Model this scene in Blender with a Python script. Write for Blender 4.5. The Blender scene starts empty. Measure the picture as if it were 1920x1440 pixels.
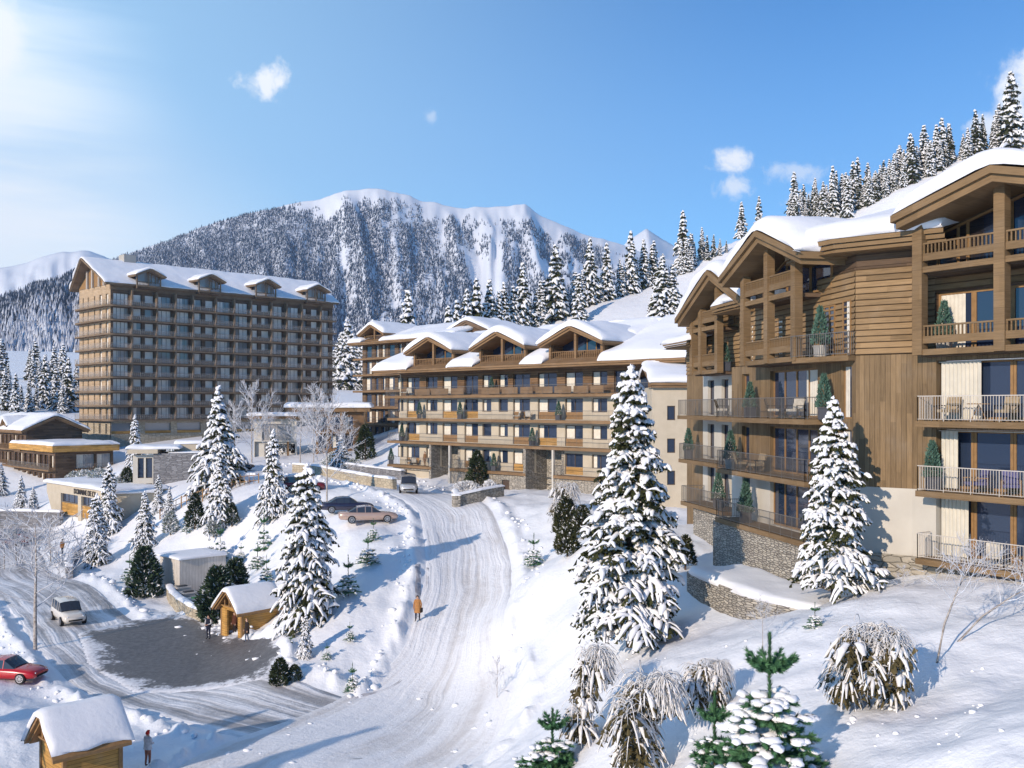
import bpy, math, random
import numpy as np
from mathutils import Vector
R = math.radians
S = bpy.context.scene
COL = S.collection
K = 1810.0          # focal length in photo pixels
EYE = 17.3          # camera height above the car park
RNG = random.Random(7)

# ------------------------------------------------------------------ camera
cd = bpy.data.cameras.new("camera"); cam = bpy.data.objects.new("camera", cd); COL.objects.link(cam)
cam.location = (0, 0, EYE); cam.rotation_euler = (R(90), 0, 0)
cd.sensor_width = 36; cd.lens = 36 * K / 1920; cd.shift_y = 42 / 1920; cd.clip_start = 0.5; cd.clip_end = 20000
S.camera = cam
S.view_settings.view_transform = 'Standard'; S.view_settings.look = 'None'
S.view_settings.exposure = 0.16; S.view_settings.gamma = 1.0
S.cycles.max_bounces = 6; S.cycles.diffuse_bounces = 3; S.cycles.glossy_bounces = 3; S.cycles.transmission_bounces = 3
S.cycles.transparent_max_bounces = 6; S.cycles.volume_bounces = 0

# ------------------------------------------------------------------ sun and sky
SUN_AZ, SUN_EL = 217.5, 20.0       # compass azimuth clockwise from +Y
sd = bpy.data.lights.new("sun", 'SUN'); sun = bpy.data.objects.new("sun", sd); COL.objects.link(sun)
sd.energy = 4.2; sd.angle = R(0.6); sd.color = (1.0, 0.83, 0.66)
sdir = Vector((math.sin(R(SUN_AZ)) * math.cos(R(SUN_EL)), math.cos(R(SUN_AZ)) * math.cos(R(SUN_EL)), math.sin(R(SUN_EL))))
sun.rotation_euler = sdir.to_track_quat('Z', 'Y').to_euler()

class NT:
    """small helper round a node tree"""
    def __init__(s, tree): s.t = tree; s.n = tree.nodes; s.l = tree.links
    def node(s, typ, **kw):
        nd = s.n.new(typ)
        for k, v in kw.items(): setattr(nd, k, v)
        return nd
    def link(s, a, b): s.l.new(a, b)
    def put(s, sock, v):
        if hasattr(v, 'default_value') and hasattr(v, 'is_output'): s.l.new(v, sock)
        else: sock.default_value = v
    def math(s, op, a, b=0.0, c=None, clamp=False):
        nd = s.n.new('ShaderNodeMath'); nd.operation = op; nd.use_clamp = clamp
        s.put(nd.inputs[0], a); s.put(nd.inputs[1], b)
        if c is not None: s.put(nd.inputs[2], c)
        return nd.outputs[0]
    def mix(s, f, a, b, blend='MIX'):
        nd = s.n.new('ShaderNodeMix'); nd.data_type = 'RGBA'; nd.blend_type = blend
        s.put(nd.inputs[0], f)
        for i, v in ((6, a), (7, b)):
            if isinstance(v, tuple) and len(v) == 3: v = v + (1,)
            s.put(nd.inputs[i], v)
        return nd.outputs[2]
    def smooth(s, x, a, b, lo=0.0, hi=1.0):
        nd = s.n.new('ShaderNodeMapRange'); nd.interpolation_type = 'SMOOTHSTEP'
        s.put(nd.inputs[0], x)
        for i, v in ((1, a), (2, b), (3, lo), (4, hi)): nd.inputs[i].default_value = v
        return nd.outputs[0]
    def noise(s, vec, scale, detail=3.0, rough=0.55, dist=0.0):
        nd = s.n.new('ShaderNodeTexNoise')
        if vec is not None: s.l.new(vec, nd.inputs['Vector'])
        nd.inputs['Scale'].default_value = scale; nd.inputs['Detail'].default_value = detail
        nd.inputs['Roughness'].default_value = rough; nd.inputs['Distortion'].default_value = dist
        return nd.outputs['Fac']
    def mapping(s, vec, scale=(1, 1, 1), loc=(0, 0, 0)):
        nd = s.n.new('ShaderNodeMapping'); s.l.new(vec, nd.inputs['Vector'])
        nd.inputs['Scale'].default_value = scale; nd.inputs['Location'].default_value = loc
        return nd.outputs[0]

world = bpy.data.worlds.new("World"); S.world = world; world.use_nodes = True
wt = NT(world.node_tree); wt.n.clear()
wo = wt.node('ShaderNodeOutputWorld'); bg = wt.node('ShaderNodeBackground'); wt.link(bg.outputs[0], wo.inputs[0])
sky = wt.node('ShaderNodeTexSky'); sky.sky_type = 'NISHITA'; sky.sun_disc = False
sky.sun_elevation = R(SUN_EL); sky.sun_rotation = R(SUN_AZ); sky.altitude = 1600; sky.air_density = 1.0; sky.dust_density = 0.3; sky.ozone_density = 2.2
tc = wt.node('ShaderNodeTexCoord'); sx = wt.node('ShaderNodeSeparateXYZ'); wt.link(tc.outputs['Generated'], sx.inputs[0])
AZ = wt.math('ARCTAN2', sx.outputs[0], sx.outputs[1]); EL = wt.math('ARCSINE', sx.outputs[2])
SKYK = 0.105
col = wt.mix(1.0, sky.outputs[0], (0.36, 1.03, 1.52), 'MULTIPLY')
# thin white veil of cirrus to the left and along the horizon
veil_az = wt.smooth(AZ, 0.36, -0.60)
veil_el = wt.smooth(EL, 0.46, 0.0)
wisp = wt.noise(wt.mapping(tc.outputs['Generated'], (1.2, 1.2, 9.0)), 1.7, 4.0, 0.6)
veil = wt.math('ADD', wt.math('MULTIPLY', veil_az, 0.60), wt.math('MULTIPLY', veil_el, 0.34))
far_left = wt.smooth(AZ, -0.30, -0.56)
veil = wt.math('ADD', veil, wt.math('MULTIPLY', far_left, wt.math('MULTIPLY', wt.smooth(wisp, 0.34, 0.72), 0.30)))
veil = wt.math('MINIMUM', wt.math('MULTIPLY', veil, 1.0), 0.97)
veil = wt.math('MULTIPLY', veil, wt.smooth(AZ, 1.5, 1.0))          # the veil lies ahead, not behind the camera
veil = wt.math('MULTIPLY', veil, wt.smooth(AZ, -1.6, -1.1))
hz = 1.16 / SKYK
col = wt.mix(veil, col, (0.50 * hz, 0.79 * hz, 1.02 * hz))
wv = wt.smooth(veil, 0.55, 0.95)
col = wt.mix(wv, col, (0.88 * hz, 0.94 * hz, 1.0 * hz))
# small fair-weather clouds, each at its own bearing and height
def puff(px, py, rx, ry, dens, sc):
    global col
    a0 = math.atan((px - 960) / K); e0 = math.atan((762 - py) / K * math.cos(a0))
    dx = wt.math('DIVIDE', wt.math('SUBTRACT', AZ, a0), rx / K); dy = wt.math('DIVIDE', wt.math('SUBTRACT', EL, e0), ry / K)
    r2 = wt.math('ADD', wt.math('MULTIPLY', dx, dx), wt.math('MULTIPLY', dy, dy))
    rr = wt.math('SQRT', r2)
    nz = wt.noise(tc.outputs['Generated'], sc, 6.0, 0.62, 0.3)
    v = wt.math('ADD', wt.math('SUBTRACT', 1.0, rr), wt.math('MULTIPLY', wt.math('SUBTRACT', nz, 0.5), 2.4))
    m = wt.math('MULTIPLY', wt.smooth(v, 0.25, 0.95), dens)
    col = wt.mix(m, col, (0.93 * hz, 0.95 * hz, 0.98 * hz))
for a in ((500, 160, 66, 46, .95, 34), (1372, 300, 76, 36, .95, 30), (1380, 348, 56, 32, .7, 34), (1500, 322, 80, 34, .5, 32), (1520, 385, 90, 40, .9, 30),
          (1900, 190, 70, 100, 1.0, 24), (1940, 130, 60, 70, 1.0, 22), (1850, 240, 50, 30, .8, 30), (808, 218, 20, 18, .35, 50), (-10, 60, 60, 110, .8, 14)): puff(*a)
wt.link(col, bg.inputs[0]); bg.inputs[1].default_value = SKYK

# ------------------------------------------------------------------ materials
def hexc(r, g, b):
    f = lambda c: ((c / 255 + .055) / 1.055) ** 2.4 if c > 10 else c / 255 / 12.92
    return (f(r), f(g), f(b))
def mat(name, color, rough=0.7, spec=0.3, metal=0.0):
    m = bpy.data.materials.new(name); m.use_nodes = True
    b = m.node_tree.nodes['Principled BSDF']
    b.inputs['Base Color'].default_value = tuple(color) + (1,); b.inputs['Roughness'].default_value = rough
    b.inputs['Specular IOR Level'].default_value = spec; b.inputs['Metallic'].default_value = metal
    return m
def nt_of(m): return NT(m.node_tree), m.node_tree.nodes['Principled BSDF']
def bump(t, b, h, strength, dist):
    bn = t.node('ShaderNodeBump'); bn.inputs['Strength'].default_value = strength; bn.inputs['Distance'].default_value = dist
    t.link(h, bn.inputs['Height']); t.link(bn.outputs[0], b.inputs['Normal'])
def noisy(name, c1, c2, scale=3.0, rough=0.8, bmp=0.0, bdist=0.02, spec=0.25, coord='Object', detail=4.0, metal=0.0):
    m = mat(name, c1, rough, spec, metal); t, b = nt_of(m)
    tcn = t.node('ShaderNodeTexCoord')
    f = t.noise(tcn.outputs[coord], scale, detail)
    t.link(t.mix(t.smooth(f, .3, .7), c1, c2), b.inputs['Base Color'])
    if bmp: bump(t, b, t.noise(tcn.outputs[coord], scale * 4, 4), bmp, bdist)
    return m
def wood(name, base, axis='h', width=0.2, gap=0.06, var=0.5, rough=0.75, bstr=0.5):
    """boards: axis h = boards run along u and stack in v; v = boards stand upright"""
    m = mat(name, base, rough, 0.2); t, b = nt_of(m)
    uv = t.node('ShaderNodeUVMap'); sp = t.node('ShaderNodeSeparateXYZ'); t.link(uv.outputs[0], sp.inputs[0])
    a, c = (sp.outputs[1], sp.outputs[0]) if axis == 'h' else (sp.outputs[0], sp.outputs[1])
    q = t.math('DIVIDE', a, width); idx = t.math('FLOOR', q); fr = t.math('FRACT', q)
    wn = t.node('ShaderNodeTexWhiteNoise', noise_dimensions='2D')
    cb = t.node('ShaderNodeCombineXYZ'); t.link(idx, cb.inputs[0])
    seg = t.math('FLOOR', t.math('ADD', t.math('DIVIDE', c, 3.4), t.math('MULTIPLY', idx, 0.37))); t.link(seg, cb.inputs[1])
    t.link(cb.outputs[0], wn.inputs['Vector'])
    cg = t.node('ShaderNodeCombineXYZ'); t.link(t.math('MULTIPLY', a, 22.0), cg.inputs[0]); t.link(t.math('MULTIPLY', c, 1.3), cg.inputs[1]); t.link(t.math('MULTIPLY', idx, 3.7), cg.inputs[2])
    grain = t.noise(cg.outputs[0], 1.0, 4.0, 0.6)
    cl = t.node('ShaderNodeCombineXYZ'); t.link(t.math('MULTIPLY', a, .6), cl.inputs[0]); t.link(t.math('MULTIPLY', c, .5), cl.inputs[1])
    wide = t.noise(cl.outputs[0], 1.0, 3.0)
    k = t.math('ADD', t.math('MULTIPLY', t.math('SUBTRACT', wn.outputs[0], .5), var), t.math('MULTIPLY', t.math('SUBTRACT', grain, .5), 1.0))
    k = t.math('ADD', k, t.math('MULTIPLY', t.math('SUBTRACT', wide, .5), .6))
    k = t.math('MAXIMUM', t.math('ADD', k, 1.0), 0.25)
    v = t.node('ShaderNodeVectorMath', operation='SCALE'); v.inputs[0].default_value = base; t.link(k, v.inputs['Scale'])
    grey = t.mix(t.smooth(wide, .5, .8, 0, .3), v.outputs[0], (base[0] * .9, base[0] * .82, base[0] * .72))
    g = t.math('MULTIPLY', t.math('LESS_THAN', fr, gap), 0.75)
    t.link(t.mix(g, grey, (base[0] * .12, base[1] * .1, base[2] * .1)), b.inputs['Base Color'])
    h = t.math('ADD', t.math('MULTIPLY', t.math('GREATER_THAN', fr, gap), 1.0), t.math('MULTIPLY', grain, .25))
    bump(t, b, h, bstr, 0.02)
    return m
def stone(name, c1, c2, mortar, su=1.7, sv=5.0, depth=0.05, joint=0.06):
    m = mat(name, c1, 0.9, 0.2); t, b = nt_of(m)
    uv = t.node('ShaderNodeUVMap'); nz = t.node('ShaderNodeTexNoise'); t.link(uv.outputs[0], nz.inputs['Vector']); nz.inputs['Scale'].default_value = 1.6; nz.inputs['Detail'].default_value = 3
    ad = t.node('ShaderNodeVectorMath', operation='ADD'); sc = t.node('ShaderNodeVectorMath', operation='SCALE'); sc.inputs['Scale'].default_value = 0.16
    t.link(nz.outputs['Color'], sc.inputs[0]); t.link(sc.outputs[0], ad.inputs[0]); t.link(uv.outputs[0], ad.inputs[1])
    mp = t.mapping(ad.outputs[0], (su, sv, 1))
    vo = t.node('ShaderNodeTexVoronoi', voronoi_dimensions='2D'); t.link(mp, vo.inputs['Vector']); vo.inputs['Scale'].default_value = 1.0; vo.inputs['Randomness'].default_value = .85
    ve = t.node('ShaderNodeTexVoronoi', voronoi_dimensions='2D', feature='DISTANCE_TO_EDGE'); t.link(mp, ve.inputs['Vector']); ve.inputs['Scale'].default_value = 1.0; ve.inputs['Randomness'].default_value = .85
    wn = t.node('ShaderNodeTexWhiteNoise', noise_dimensions='3D'); t.link(vo.outputs['Color'], wn.inputs['Vector'])
    fine = t.noise(uv.outputs[0], 14, 4)
    cc = t.mix(wn.outputs[0], c1, c2); cc = t.mix(t.smooth(fine, .35, .8, 0, .45), cc, (c1[0] * .5, c1[1] * .5, c1[2] * .5))
    j = t.smooth(ve.outputs['Distance'], joint * .4, joint, 1, 0)
    t.link(t.mix(j, cc, mortar), b.inputs['Base Color'])
    h = t.math('ADD', t.math('MINIMUM', t.math('MULTIPLY', ve.outputs['Distance'], 3.0), .6), t.math('MULTIPLY', fine, .3))
    h = t.math('ADD', h, t.math('MULTIPLY', wn.outputs[0], .5))
    bump(t, b, h, 1.0, depth)
    return m
def snow_mat(name, c=(0.80, 0.815, 0.84), s1=0.35, s2=3.0, b1=0.5, d1=0.25):
    m = mat(name, c, 0.55, 0.25); t, b = nt_of(m)
    tcn = t.node('ShaderNodeNewGeometry')
    p = tcn.outputs['Position']
    h = t.math('ADD', t.noise(p, s1, 4, .6), t.math('MULTIPLY', t.noise(p, s2, 4, .65), .22))
    h = t.math('ADD', h, t.math('MULTIPLY', t.noise(p, 16, 2), .035))
    bump(t, b, h, b1, d1)
    t.link(t.mix(t.smooth(t.noise(p, .12, 3), .35, .7), c, (c[0] * .955, c[1] * .965, c[2] * .985)), b.inputs['Base Color'])
    return m
M = {}
M['snow'] = snow_mat('snow_ground', s1=.5, s2=4.5, b1=.55, d1=.28)
M['roof_snow'] = snow_mat('roof_snow', (0.81, 0.82, .845), s1=.45, s2=2.4, b1=.35, d1=.22)
M['tree_snow'] = mat('tree_snow', (0.82, 0.83, .855), .6, .2)
M['frost'] = noisy('frost', (.70, .72, .77), (.46, .46, .48), 2.5, .7)
M['chalet_wood'] = wood('larch_cladding', (.235, .156, .080), 'h', .265, .13, .5)
M['beam_wood'] = wood('beam_wood', (.185, .122, .063), 'h', .62, .012, .25, bstr=.2)
M['board_wood'] = wood('upright_boards', (.190, .130, .070), 'v', .22, .06, .38)
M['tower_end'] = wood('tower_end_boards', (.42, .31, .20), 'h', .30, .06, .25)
M['mid_wood'] = wood('mid_cladding', (.175, .108, .060), 'h', .24, .14, .5)
M['mid_beam'] = wood('mid_beam', (.21, .132, .070), 'h', .5, .02, .2, bstr=.2)
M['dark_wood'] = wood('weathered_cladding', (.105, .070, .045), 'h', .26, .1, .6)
M['gold_wood'] = wood('golden_boards', (.46, .26, .075), 'h', .17, .1, .5)
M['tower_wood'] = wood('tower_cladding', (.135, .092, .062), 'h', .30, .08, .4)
M['tower_beam'] = wood('tower_beam', (.19, .138, .092), 'h', .6, .02, .25, bstr=.2)
M['stone'] = stone('dry_stone', (.50, .46, .39), (.27, .25, .22), (.07, .065, .06), 2.3, 9.5, .06, .09)
M['rubble'] = stone('rubble_stone', (.44, .40, .33), (.27, .25, .21), (.11, .10, .08), 1.5, 4.2, .06, .06)
M['greystone'] = stone('grey_stone', (.30, .30, .31), (.17, .17, .18), (.07, .07, .075), 1.4, 5.0)
M['sandstone'] = stone('pale_stone', (.50, .44, .33), (.35, .30, .22), (.19, .16, .12), 1.3, 3.0, .04)
M['stucco'] = noisy('cream_render', (.50, .44, .345), (.45, .395, .305), 1.1, .9, .25, .01)
M['white_render'] = noisy('white_render', (.53, .505, .45), (.48, .455, .405), .9, .9, .2, .01)
M['greige'] = noisy('grey_render', (.42, .40, .36), (.37, .35, .32), .8, .9, .2, .01)
M['soffit'] = noisy('grey_soffit', (.33, .31, .28), (.28, .26, .24), 1.0, .8)
M['frame'] = noisy('oak_frame', (.30, .175, .075), (.24, .14, .06), 5, .6)
M['dark_frame'] = noisy('bronze_frame', (.09, .065, .05), (.07, .05, .04), 4, .6)
M['glass'] = mat('window_glass', (.022, .036, .07), .04, 1.0)
M['glass2'] = mat('tower_glass', (.27, .27, .27), .06, .9)
M['curtain'] = noisy('pale_curtain', (.70, .66, .57), (.60, .56, .48), 3, .9)
M['drape'] = noisy('white_drape', (.64, .61, .53), (.56, .535, .465), 2, .9)
M['metal'] = mat('rail_metal', (.20, .185, .17), .45, .5, .6)
M['rail_white'] = mat('rail_pale', (.50, .46, .41), .45, .5)
M['bark'] = noisy('bark', (.12, .085, .06), (.06, .045, .035), 8, .95, .6, .03)
M['asphalt'] = mat('asphalt', (.1, .1, .11), .55, .4)
M['rubber'] = mat('tyre_rubber', (.015, .015, .017), .8, .2)
M['rim'] = mat('alloy_rim', (.55, .55, .57), .3, .5, .8)
M['black'] = mat('dark_interior', (.018, .016, .015), .8, .1)
M['lamp'] = mat('lamp_glass', (.75, .77, .8), .15, .6)
M['letter'] = mat('sign_letter', (.035, .03, .03), .6, .3)
M['cypress'] = noisy('cypress_leaf', (.10, .19, .145), (.04, .09, .07), 9, .8)
M['needle'] = noisy('spruce_needle', (.060, .062, .018), (.020, .028, .012), 2.2, .85)
M['needle_green'] = noisy('fir_needle', (.085, .20, .085), (.035, .11, .055), 4, .8)
M['leaf_dark'] = noisy('evergreen_leaf', (.045, .062, .024), (.016, .028, .014), 5, .85)
M['dry_leaf'] = noisy('dry_leaf', (.11, .085, .035), (.05, .045, .02), 6, .85)
M['strand'] = noisy('frosted_strand', (.81, .81, .82), (.62, .60, .58), 5, .75)
M['skin'] = mat('skin', (.55, .34, .25), .6, .3)
def cloth(name, c): return noisy(name, c, tuple(x * .75 for x in c), 9, .9)
def paint(name, c, metal=0.0):
    m = mat(name, c, .25, .5, metal); m.node_tree.nodes['Principled BSDF'].inputs['Coat Weight'].default_value = .6
    return m
M['tower_fr'] = noisy('tower_frame', (.16, .13, .10), (.12, .10, .08), 4, .6)
M['blind'] = noisy('tower_blind', (.84, .81, .75), (.68, .65, .60), .6, .7)
M['rail_grey'] = mat('rail_grey', (.30, .27, .24), .5, .4)
def see_through(name, c, k):
    m = mat(name, c, .2, .6); t = NT(m.node_tree); b = t.n['Principled BSDF']; out = [n for n in t.n if n.type == 'OUTPUT_MATERIAL'][0]
    tr = t.node('ShaderNodeBsdfTransparent'); mx = t.node('ShaderNodeMixShader'); mx.inputs[0].default_value = k
    t.link(tr.outputs[0], mx.inputs[1]); t.link(b.outputs[0], mx.inputs[2]); t.link(mx.outputs[0], out.inputs[0]); return m
M['rail_panel'] = see_through('rail_glass', (.34, .32, .30), .16)
for n_, c_ in (('bin_grey', (.05, .055, .06)), ('bin_dark', (.03, .03, .035)), ('bin_green', (.03, .16, .06)), ('bin_yellow', (.72, .42, .02))): M[n_] = mat(n_, c_, .5, .4)
M['shed_wood'] = wood('shed_boards', (.50, .47, .43), 'v', .3, .05, .15)
M['cypress_dark'] = noisy('pine_needle', (.06, .095, .045), (.02, .042, .026), 3, .85)
M['frosty_leaf'] = noisy('frosty_leaf', (.16, .20, .15), (.30, .34, .32), 6, .8)
M['birch'] = noisy('birch_bark', (.50, .46, .42), (.20, .17, .15), 7, .8)
# asphalt showing through thin snow
def lot_mat():
    m = mat('wet_asphalt', (.07, .07, .08), .5, .4); t, b = nt_of(m)
    at = t.node('ShaderNodeAttribute', attribute_name='bare'); g = t.node('ShaderNodeNewGeometry'); p = g.outputs['Position']
    n = t.noise(t.mapping(p, (1, 1.0, 1)), .35, 6, .65); n2 = t.noise(p, 2.6, 5, .7)
    v = t.math('ADD', at.outputs['Fac'], t.math('ADD', t.math('MULTIPLY', t.math('SUBTRACT', n, .5), 1.3), t.math('MULTIPLY', t.math('SUBTRACT', n2, .5), .7)))
    f = t.smooth(v, .42, .62)
    asph = t.mix(t.smooth(n2, .3, .75), (.075, .072, .075), (.15, .145, .15))
    slush = t.mix(t.smooth(n2, .4, .7), (.72, .73, .76), (.55, .55, .58))
    t.link(t.mix(f, slush, asph), b.inputs['Base Color'])
    bump(t, b, t.math('SUBTRACT', n2, t.math('MULTIPLY', f, .8)), .5, .08)
    return m
M['lot'] = lot_mat()
def road_mat(lo=.58, dirt=(.58, .56, .55)):
    m = mat('packed_snow', (.7, .71, .74), .6, .25); t, b = nt_of(m)
    uv = t.node('ShaderNodeUVMap'); g = t.node('ShaderNodeNewGeometry'); p = g.outputs['Position']
    wob = t.node('ShaderNodeTexNoise'); t.link(p, wob.inputs['Vector']); wob.inputs['Scale'].default_value = .22; wob.inputs['Detail'].default_value = 2
    sc = t.node('ShaderNodeVectorMath', operation='SCALE'); t.link(wob.outputs['Color'], sc.inputs[0]); sc.inputs['Scale'].default_value = .75
    ad = t.node('ShaderNodeVectorMath', operation='ADD'); t.link(sc.outputs[0], ad.inputs[0]); t.link(uv.outputs[0], ad.inputs[1])
    st = t.noise(t.mapping(ad.outputs[0], (1.0, .03, 1)), 1.0, 3, .55)
    st2 = t.noise(t.mapping(ad.outputs[0], (5, .09, 1)), 1.0, 2, .5)
    lump = t.noise(p, 1.3, 5, .72); fine = t.noise(p, 5.0, 4, .75); patch = t.noise(p, .14, 3, .6)
    d = t.math('ADD', t.math('MULTIPLY', st, .62), t.math('ADD', t.math('MULTIPLY', st2, .16), t.math('ADD', t.math('MULTIPLY', lump, .18), t.math('MULTIPLY', patch, .26))))
    c = t.mix(t.smooth(d, lo, lo + .22), (.79, .80, .825), dirt)
    t.link(t.mix(t.smooth(fine, .55, .8, 0, .3), c, (.62, .60, .585)), b.inputs['Base Color'])
    h = t.math('ADD', t.math('MULTIPLY', st, -1.1), t.math('ADD', t.math('MULTIPLY', lump, .40), t.math('MULTIPLY', fine, .22)))
    h = t.math('ADD', h, t.math('MULTIPLY', st2, -.30))
    bump(t, b, h, .8, .22)
    return m
M['road'] = road_mat(); M['lane'] = road_mat(.50, (.30, .30, .31))
# ------------------------------------------------------------------ object helpers
def tag(o, label=None, cat=None, group=None, kind=None):
    for k, v in (('label', label), ('category', cat), ('group', group), ('kind', kind)):
        if v: o[k] = v
    return o
def empty(name, loc, label=None, cat=None, group=None, rz=0.0):
    o = bpy.data.objects.new(name, None); COL.objects.link(o); o.location = loc; o.rotation_euler = (0, 0, rz); o.empty_display_size = .3
    return tag(o, label, cat, group)
def mesh_obj(name, me, parent=None, loc=(0, 0, 0)):
    o = bpy.data.objects.new(name, me); COL.objects.link(o); o.location = loc
    if parent: o.parent = parent
    return o
def copy_tree(o, parent=None):
    c = o.copy(); COL.objects.link(c)
    if parent: c.parent = parent
    for ch in [x for x in bpy.data.objects if x.parent == o]: copy_tree(ch, c)
    return c
def np_mesh(name, v, faces, mats, midx=None, smooth=False, uv=None):
    """faces: list of index tuples or (n,k) array"""
    me = bpy.data.meshes.new(name)
    v = np.asarray(v, dtype=np.float32)
    if isinstance(faces, np.ndarray):
        nf, k = faces.shape; li = faces.ravel().astype(np.int32); st = np.arange(nf, dtype=np.int32) * k
    else:
        ln = np.array([len(f) for f in faces], dtype=np.int32); nf = len(faces)
        li = np.array([i for f in faces for i in f], dtype=np.int32); st = np.concatenate([[0], np.cumsum(ln)[:-1]]).astype(np.int32) if nf else np.zeros(0, np.int32)
    me.vertices.add(len(v)); me.vertices.foreach_set('co', v.ravel())
    me.loops.add(len(li)); me.loops.foreach_set('vertex_index', li)
    me.polygons.add(nf); me.polygons.foreach_set('loop_start', st)
    if midx is not None: me.polygons.foreach_set('material_index', np.asarray(midx, dtype=np.int32))
    if smooth is True: me.polygons.foreach_set('use_smooth', np.ones(nf, dtype=bool))
    elif smooth is not False: me.polygons.foreach_set('use_smooth', np.asarray(smooth, dtype=bool))
    for m in (mats if isinstance(mats, (list, tuple)) else [mats]): me.materials.append(m)
    if uv is not None:
        ul = me.uv_layers.new(name='UVMap'); ul.data.foreach_set('uv', np.asarray(uv, dtype=np.float32).ravel())
    me.update(calc_edges=True)
    return me

# ------------------------------------------------------------------ value noise
def _hash(ix, iy, seed):
    h = (ix.astype(np.int64) * 374761393 + iy.astype(np.int64) * 668265263 + seed * 974711) & 0xffffffff
    h = ((h ^ (h >> 13)) * 1274126177) & 0xffffffff
    return ((h ^ (h >> 16)) & 0xffff) / 65535.0
def vnoise(x, y, seed=0):
    x = np.asarray(x, float); y = np.asarray(y, float)
    ix = np.floor(x); iy = np.floor(y); fx = x - ix; fy = y - iy
    fx = fx * fx * (3 - 2 * fx); fy = fy * fy * (3 - 2 * fy)
    a = _hash(ix, iy, seed); b = _hash(ix + 1, iy, seed); c = _hash(ix, iy + 1, seed); d = _hash(ix + 1, iy + 1, seed)
    return (a * (1 - fx) + b * fx) * (1 - fy) + (c * (1 - fx) + d * fx) * fy - .5
def fbm(x, y, oct=4, seed=0, gain=.5):
    s = 0; a = 1.0
    for i in range(oct):
        s = s + a * vnoise(x * 2 ** i + 17.3 * i, y * 2 ** i - 9.1 * i, seed + i); a *= gain
    return s
def sstep(x, a, b):
    t = np.clip((x - a) / (b - a), 0, 1); return t * t * (3 - 2 * t)

# ------------------------------------------------------------------ ground shape
CP = []
def pz(px, py, d): CP.append(((px - 960) / K * d, d, EYE - (py - 762) / K * d))
def wz(x, y, z): CP.append((x, y, z))
# car park and lower road (level 0)
for x, y, z in ((-60, 20, 0), (-25, 15, 0), (-5, 20, 0), (-80, 50, .2), (-22, 46, 0), (-35, 60, 0), (-8, 47, 0), (-28, 72, 0), (-40, 78, 0), (-50, 90, 0), (-18, 62, 0),
                (-75, 100, .4), (-60, 112, .4), (-60, 128, .6), (-75, 128, .6), (-95, 130, .8), (-130, 70, 0), (-130, 140, 1.5), (-37, 88, .3), (-28.3, 92, .3), (-26, 90.5, .4), (-31, 95, .6), (-29, 88, .2), (-24.5, 87.5, .5), (-60, 121, .4), (-53, 119, .5), (-66, 124, .4), (-47, 112, .6), (-42, 104, .5), (-70, 134, 1.2), (-20, 71, .1), (-46, 105, .5), (-54, 117, .6)): wz(x, y, z)
# the road climbing to the terrace
for p in ((620, 1440, 46.2), (760, 1360, 52.5), (840, 1260, 61), (868, 1170, 67), (880, 1090, 74), (870, 1020, 81.5), (850, 960, 90), (790, 925, 101), (780, 1290, 58),
          (640, 1300, 58.3), (480, 1240, 65.5), (800, 1160, 66.5), (800, 1080, 72.5), (800, 1020, 79), (940, 1000, 84), (960, 1060, 75), (950, 1150, 66), (930, 1250, 59),
          (700, 985, 84), (640, 975, 86), (766, 925, 100), (900, 945, 90), (735, 915, 113), (620, 895, 121), (560, 905, 112), (470, 886, 136), (830, 935, 97), (1000, 955, 84), (960, 930, 92), (1080, 962, 79)): pz(*p)
# bank between the car park and the terrace
for p in ((560, 1235, 62), (600, 1110, 70.5), (575, 1160, 66), (700, 1000, 80), (400, 980, 100), (300, 1085, 92), (450, 1060, 88), (350, 925, 113), (530, 930, 100), (250, 1000, 110), (480, 1150, 76),
          (640, 1240, 61), (700, 1180, 65), (700, 1090, 71), (520, 1010, 89), (470, 915, 108), (330, 955, 110), (270, 960, 116), (420, 1120, 82), (500, 1180, 71.5)): pz(*p)
# right bank
for p in ((1000, 1400, 47.5), (960, 1300, 55), (1100, 1300, 42), (1300, 1400, 30), (1600, 1400, 26), (1900, 1400, 22), (1700, 1092, 39), (1900, 1112, 35), (1500, 1150, 38.5), (1560, 1105, 39.5), (1400, 1172, 43),
          (1300, 1180, 45), (1180, 1192, 45), (1020, 1060, 60), (1060, 1035, 62), (1060, 1120, 53), (1090, 1010, 63), (1300, 1120, 47.5), (1500, 1250, 33), (1750, 1240, 30.5), (1200, 1300, 37), (1000, 1200, 57), (980, 1100, 63)): pz(*p)
for x, y, z in ((15, 15, 9.5), (5, 16, 7), (0, 30, 2.5), (-2, 40, .6), (30, 15, 11), (22, 30, 10.6), (30, 40, 10.6), (40, 30, 11), (12.5, 50, 8.2), (11, 58, 8.3), (20, 60, 8.5), (14, 75, 8.4), (30, 80, 9), (50, 60, 11),
                (6, 70, 8.2), (8, 80, 8.4), (1, 92, 8), (-8, 105, 7.6), (15, 92, 8.5), (-14, 125, 8), (-30, 120, 8.6), (-30, 140, 8.8), (-45, 150, 9.6), (-55, 140, 8.8), (-55, 165, 10.2), (-60, 190, 10.6), (-80, 180, 8), (-20, 150, 10.5), (-20, 180, 11.5),
                (-90, 160, 3.4), (-75, 150, 2.6), (-78, 140, 2.4), (-65, 148, 4.4), (-110, 165, 3.5), (-62, 134, 5.0), (-56, 131, 6.2), (-50, 126, 6.6), (-100, 190, 8), (-130, 190, 8), (-60, 215, 12), (-10, 200, 12.5), (-110, 215, 11), (20, 150, 12), (60, 120, 14), (40, 110, 11.5),
                (90, 60, 14), (90, 20, 14), (60, 20, 13), (0, 215, 14), (-160, 215, 11), (-160, 100, 1)): wz(x, y, z)
CP = np.array(CP)
def _kern(r2): return np.sqrt(r2 + 30.0)
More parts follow.
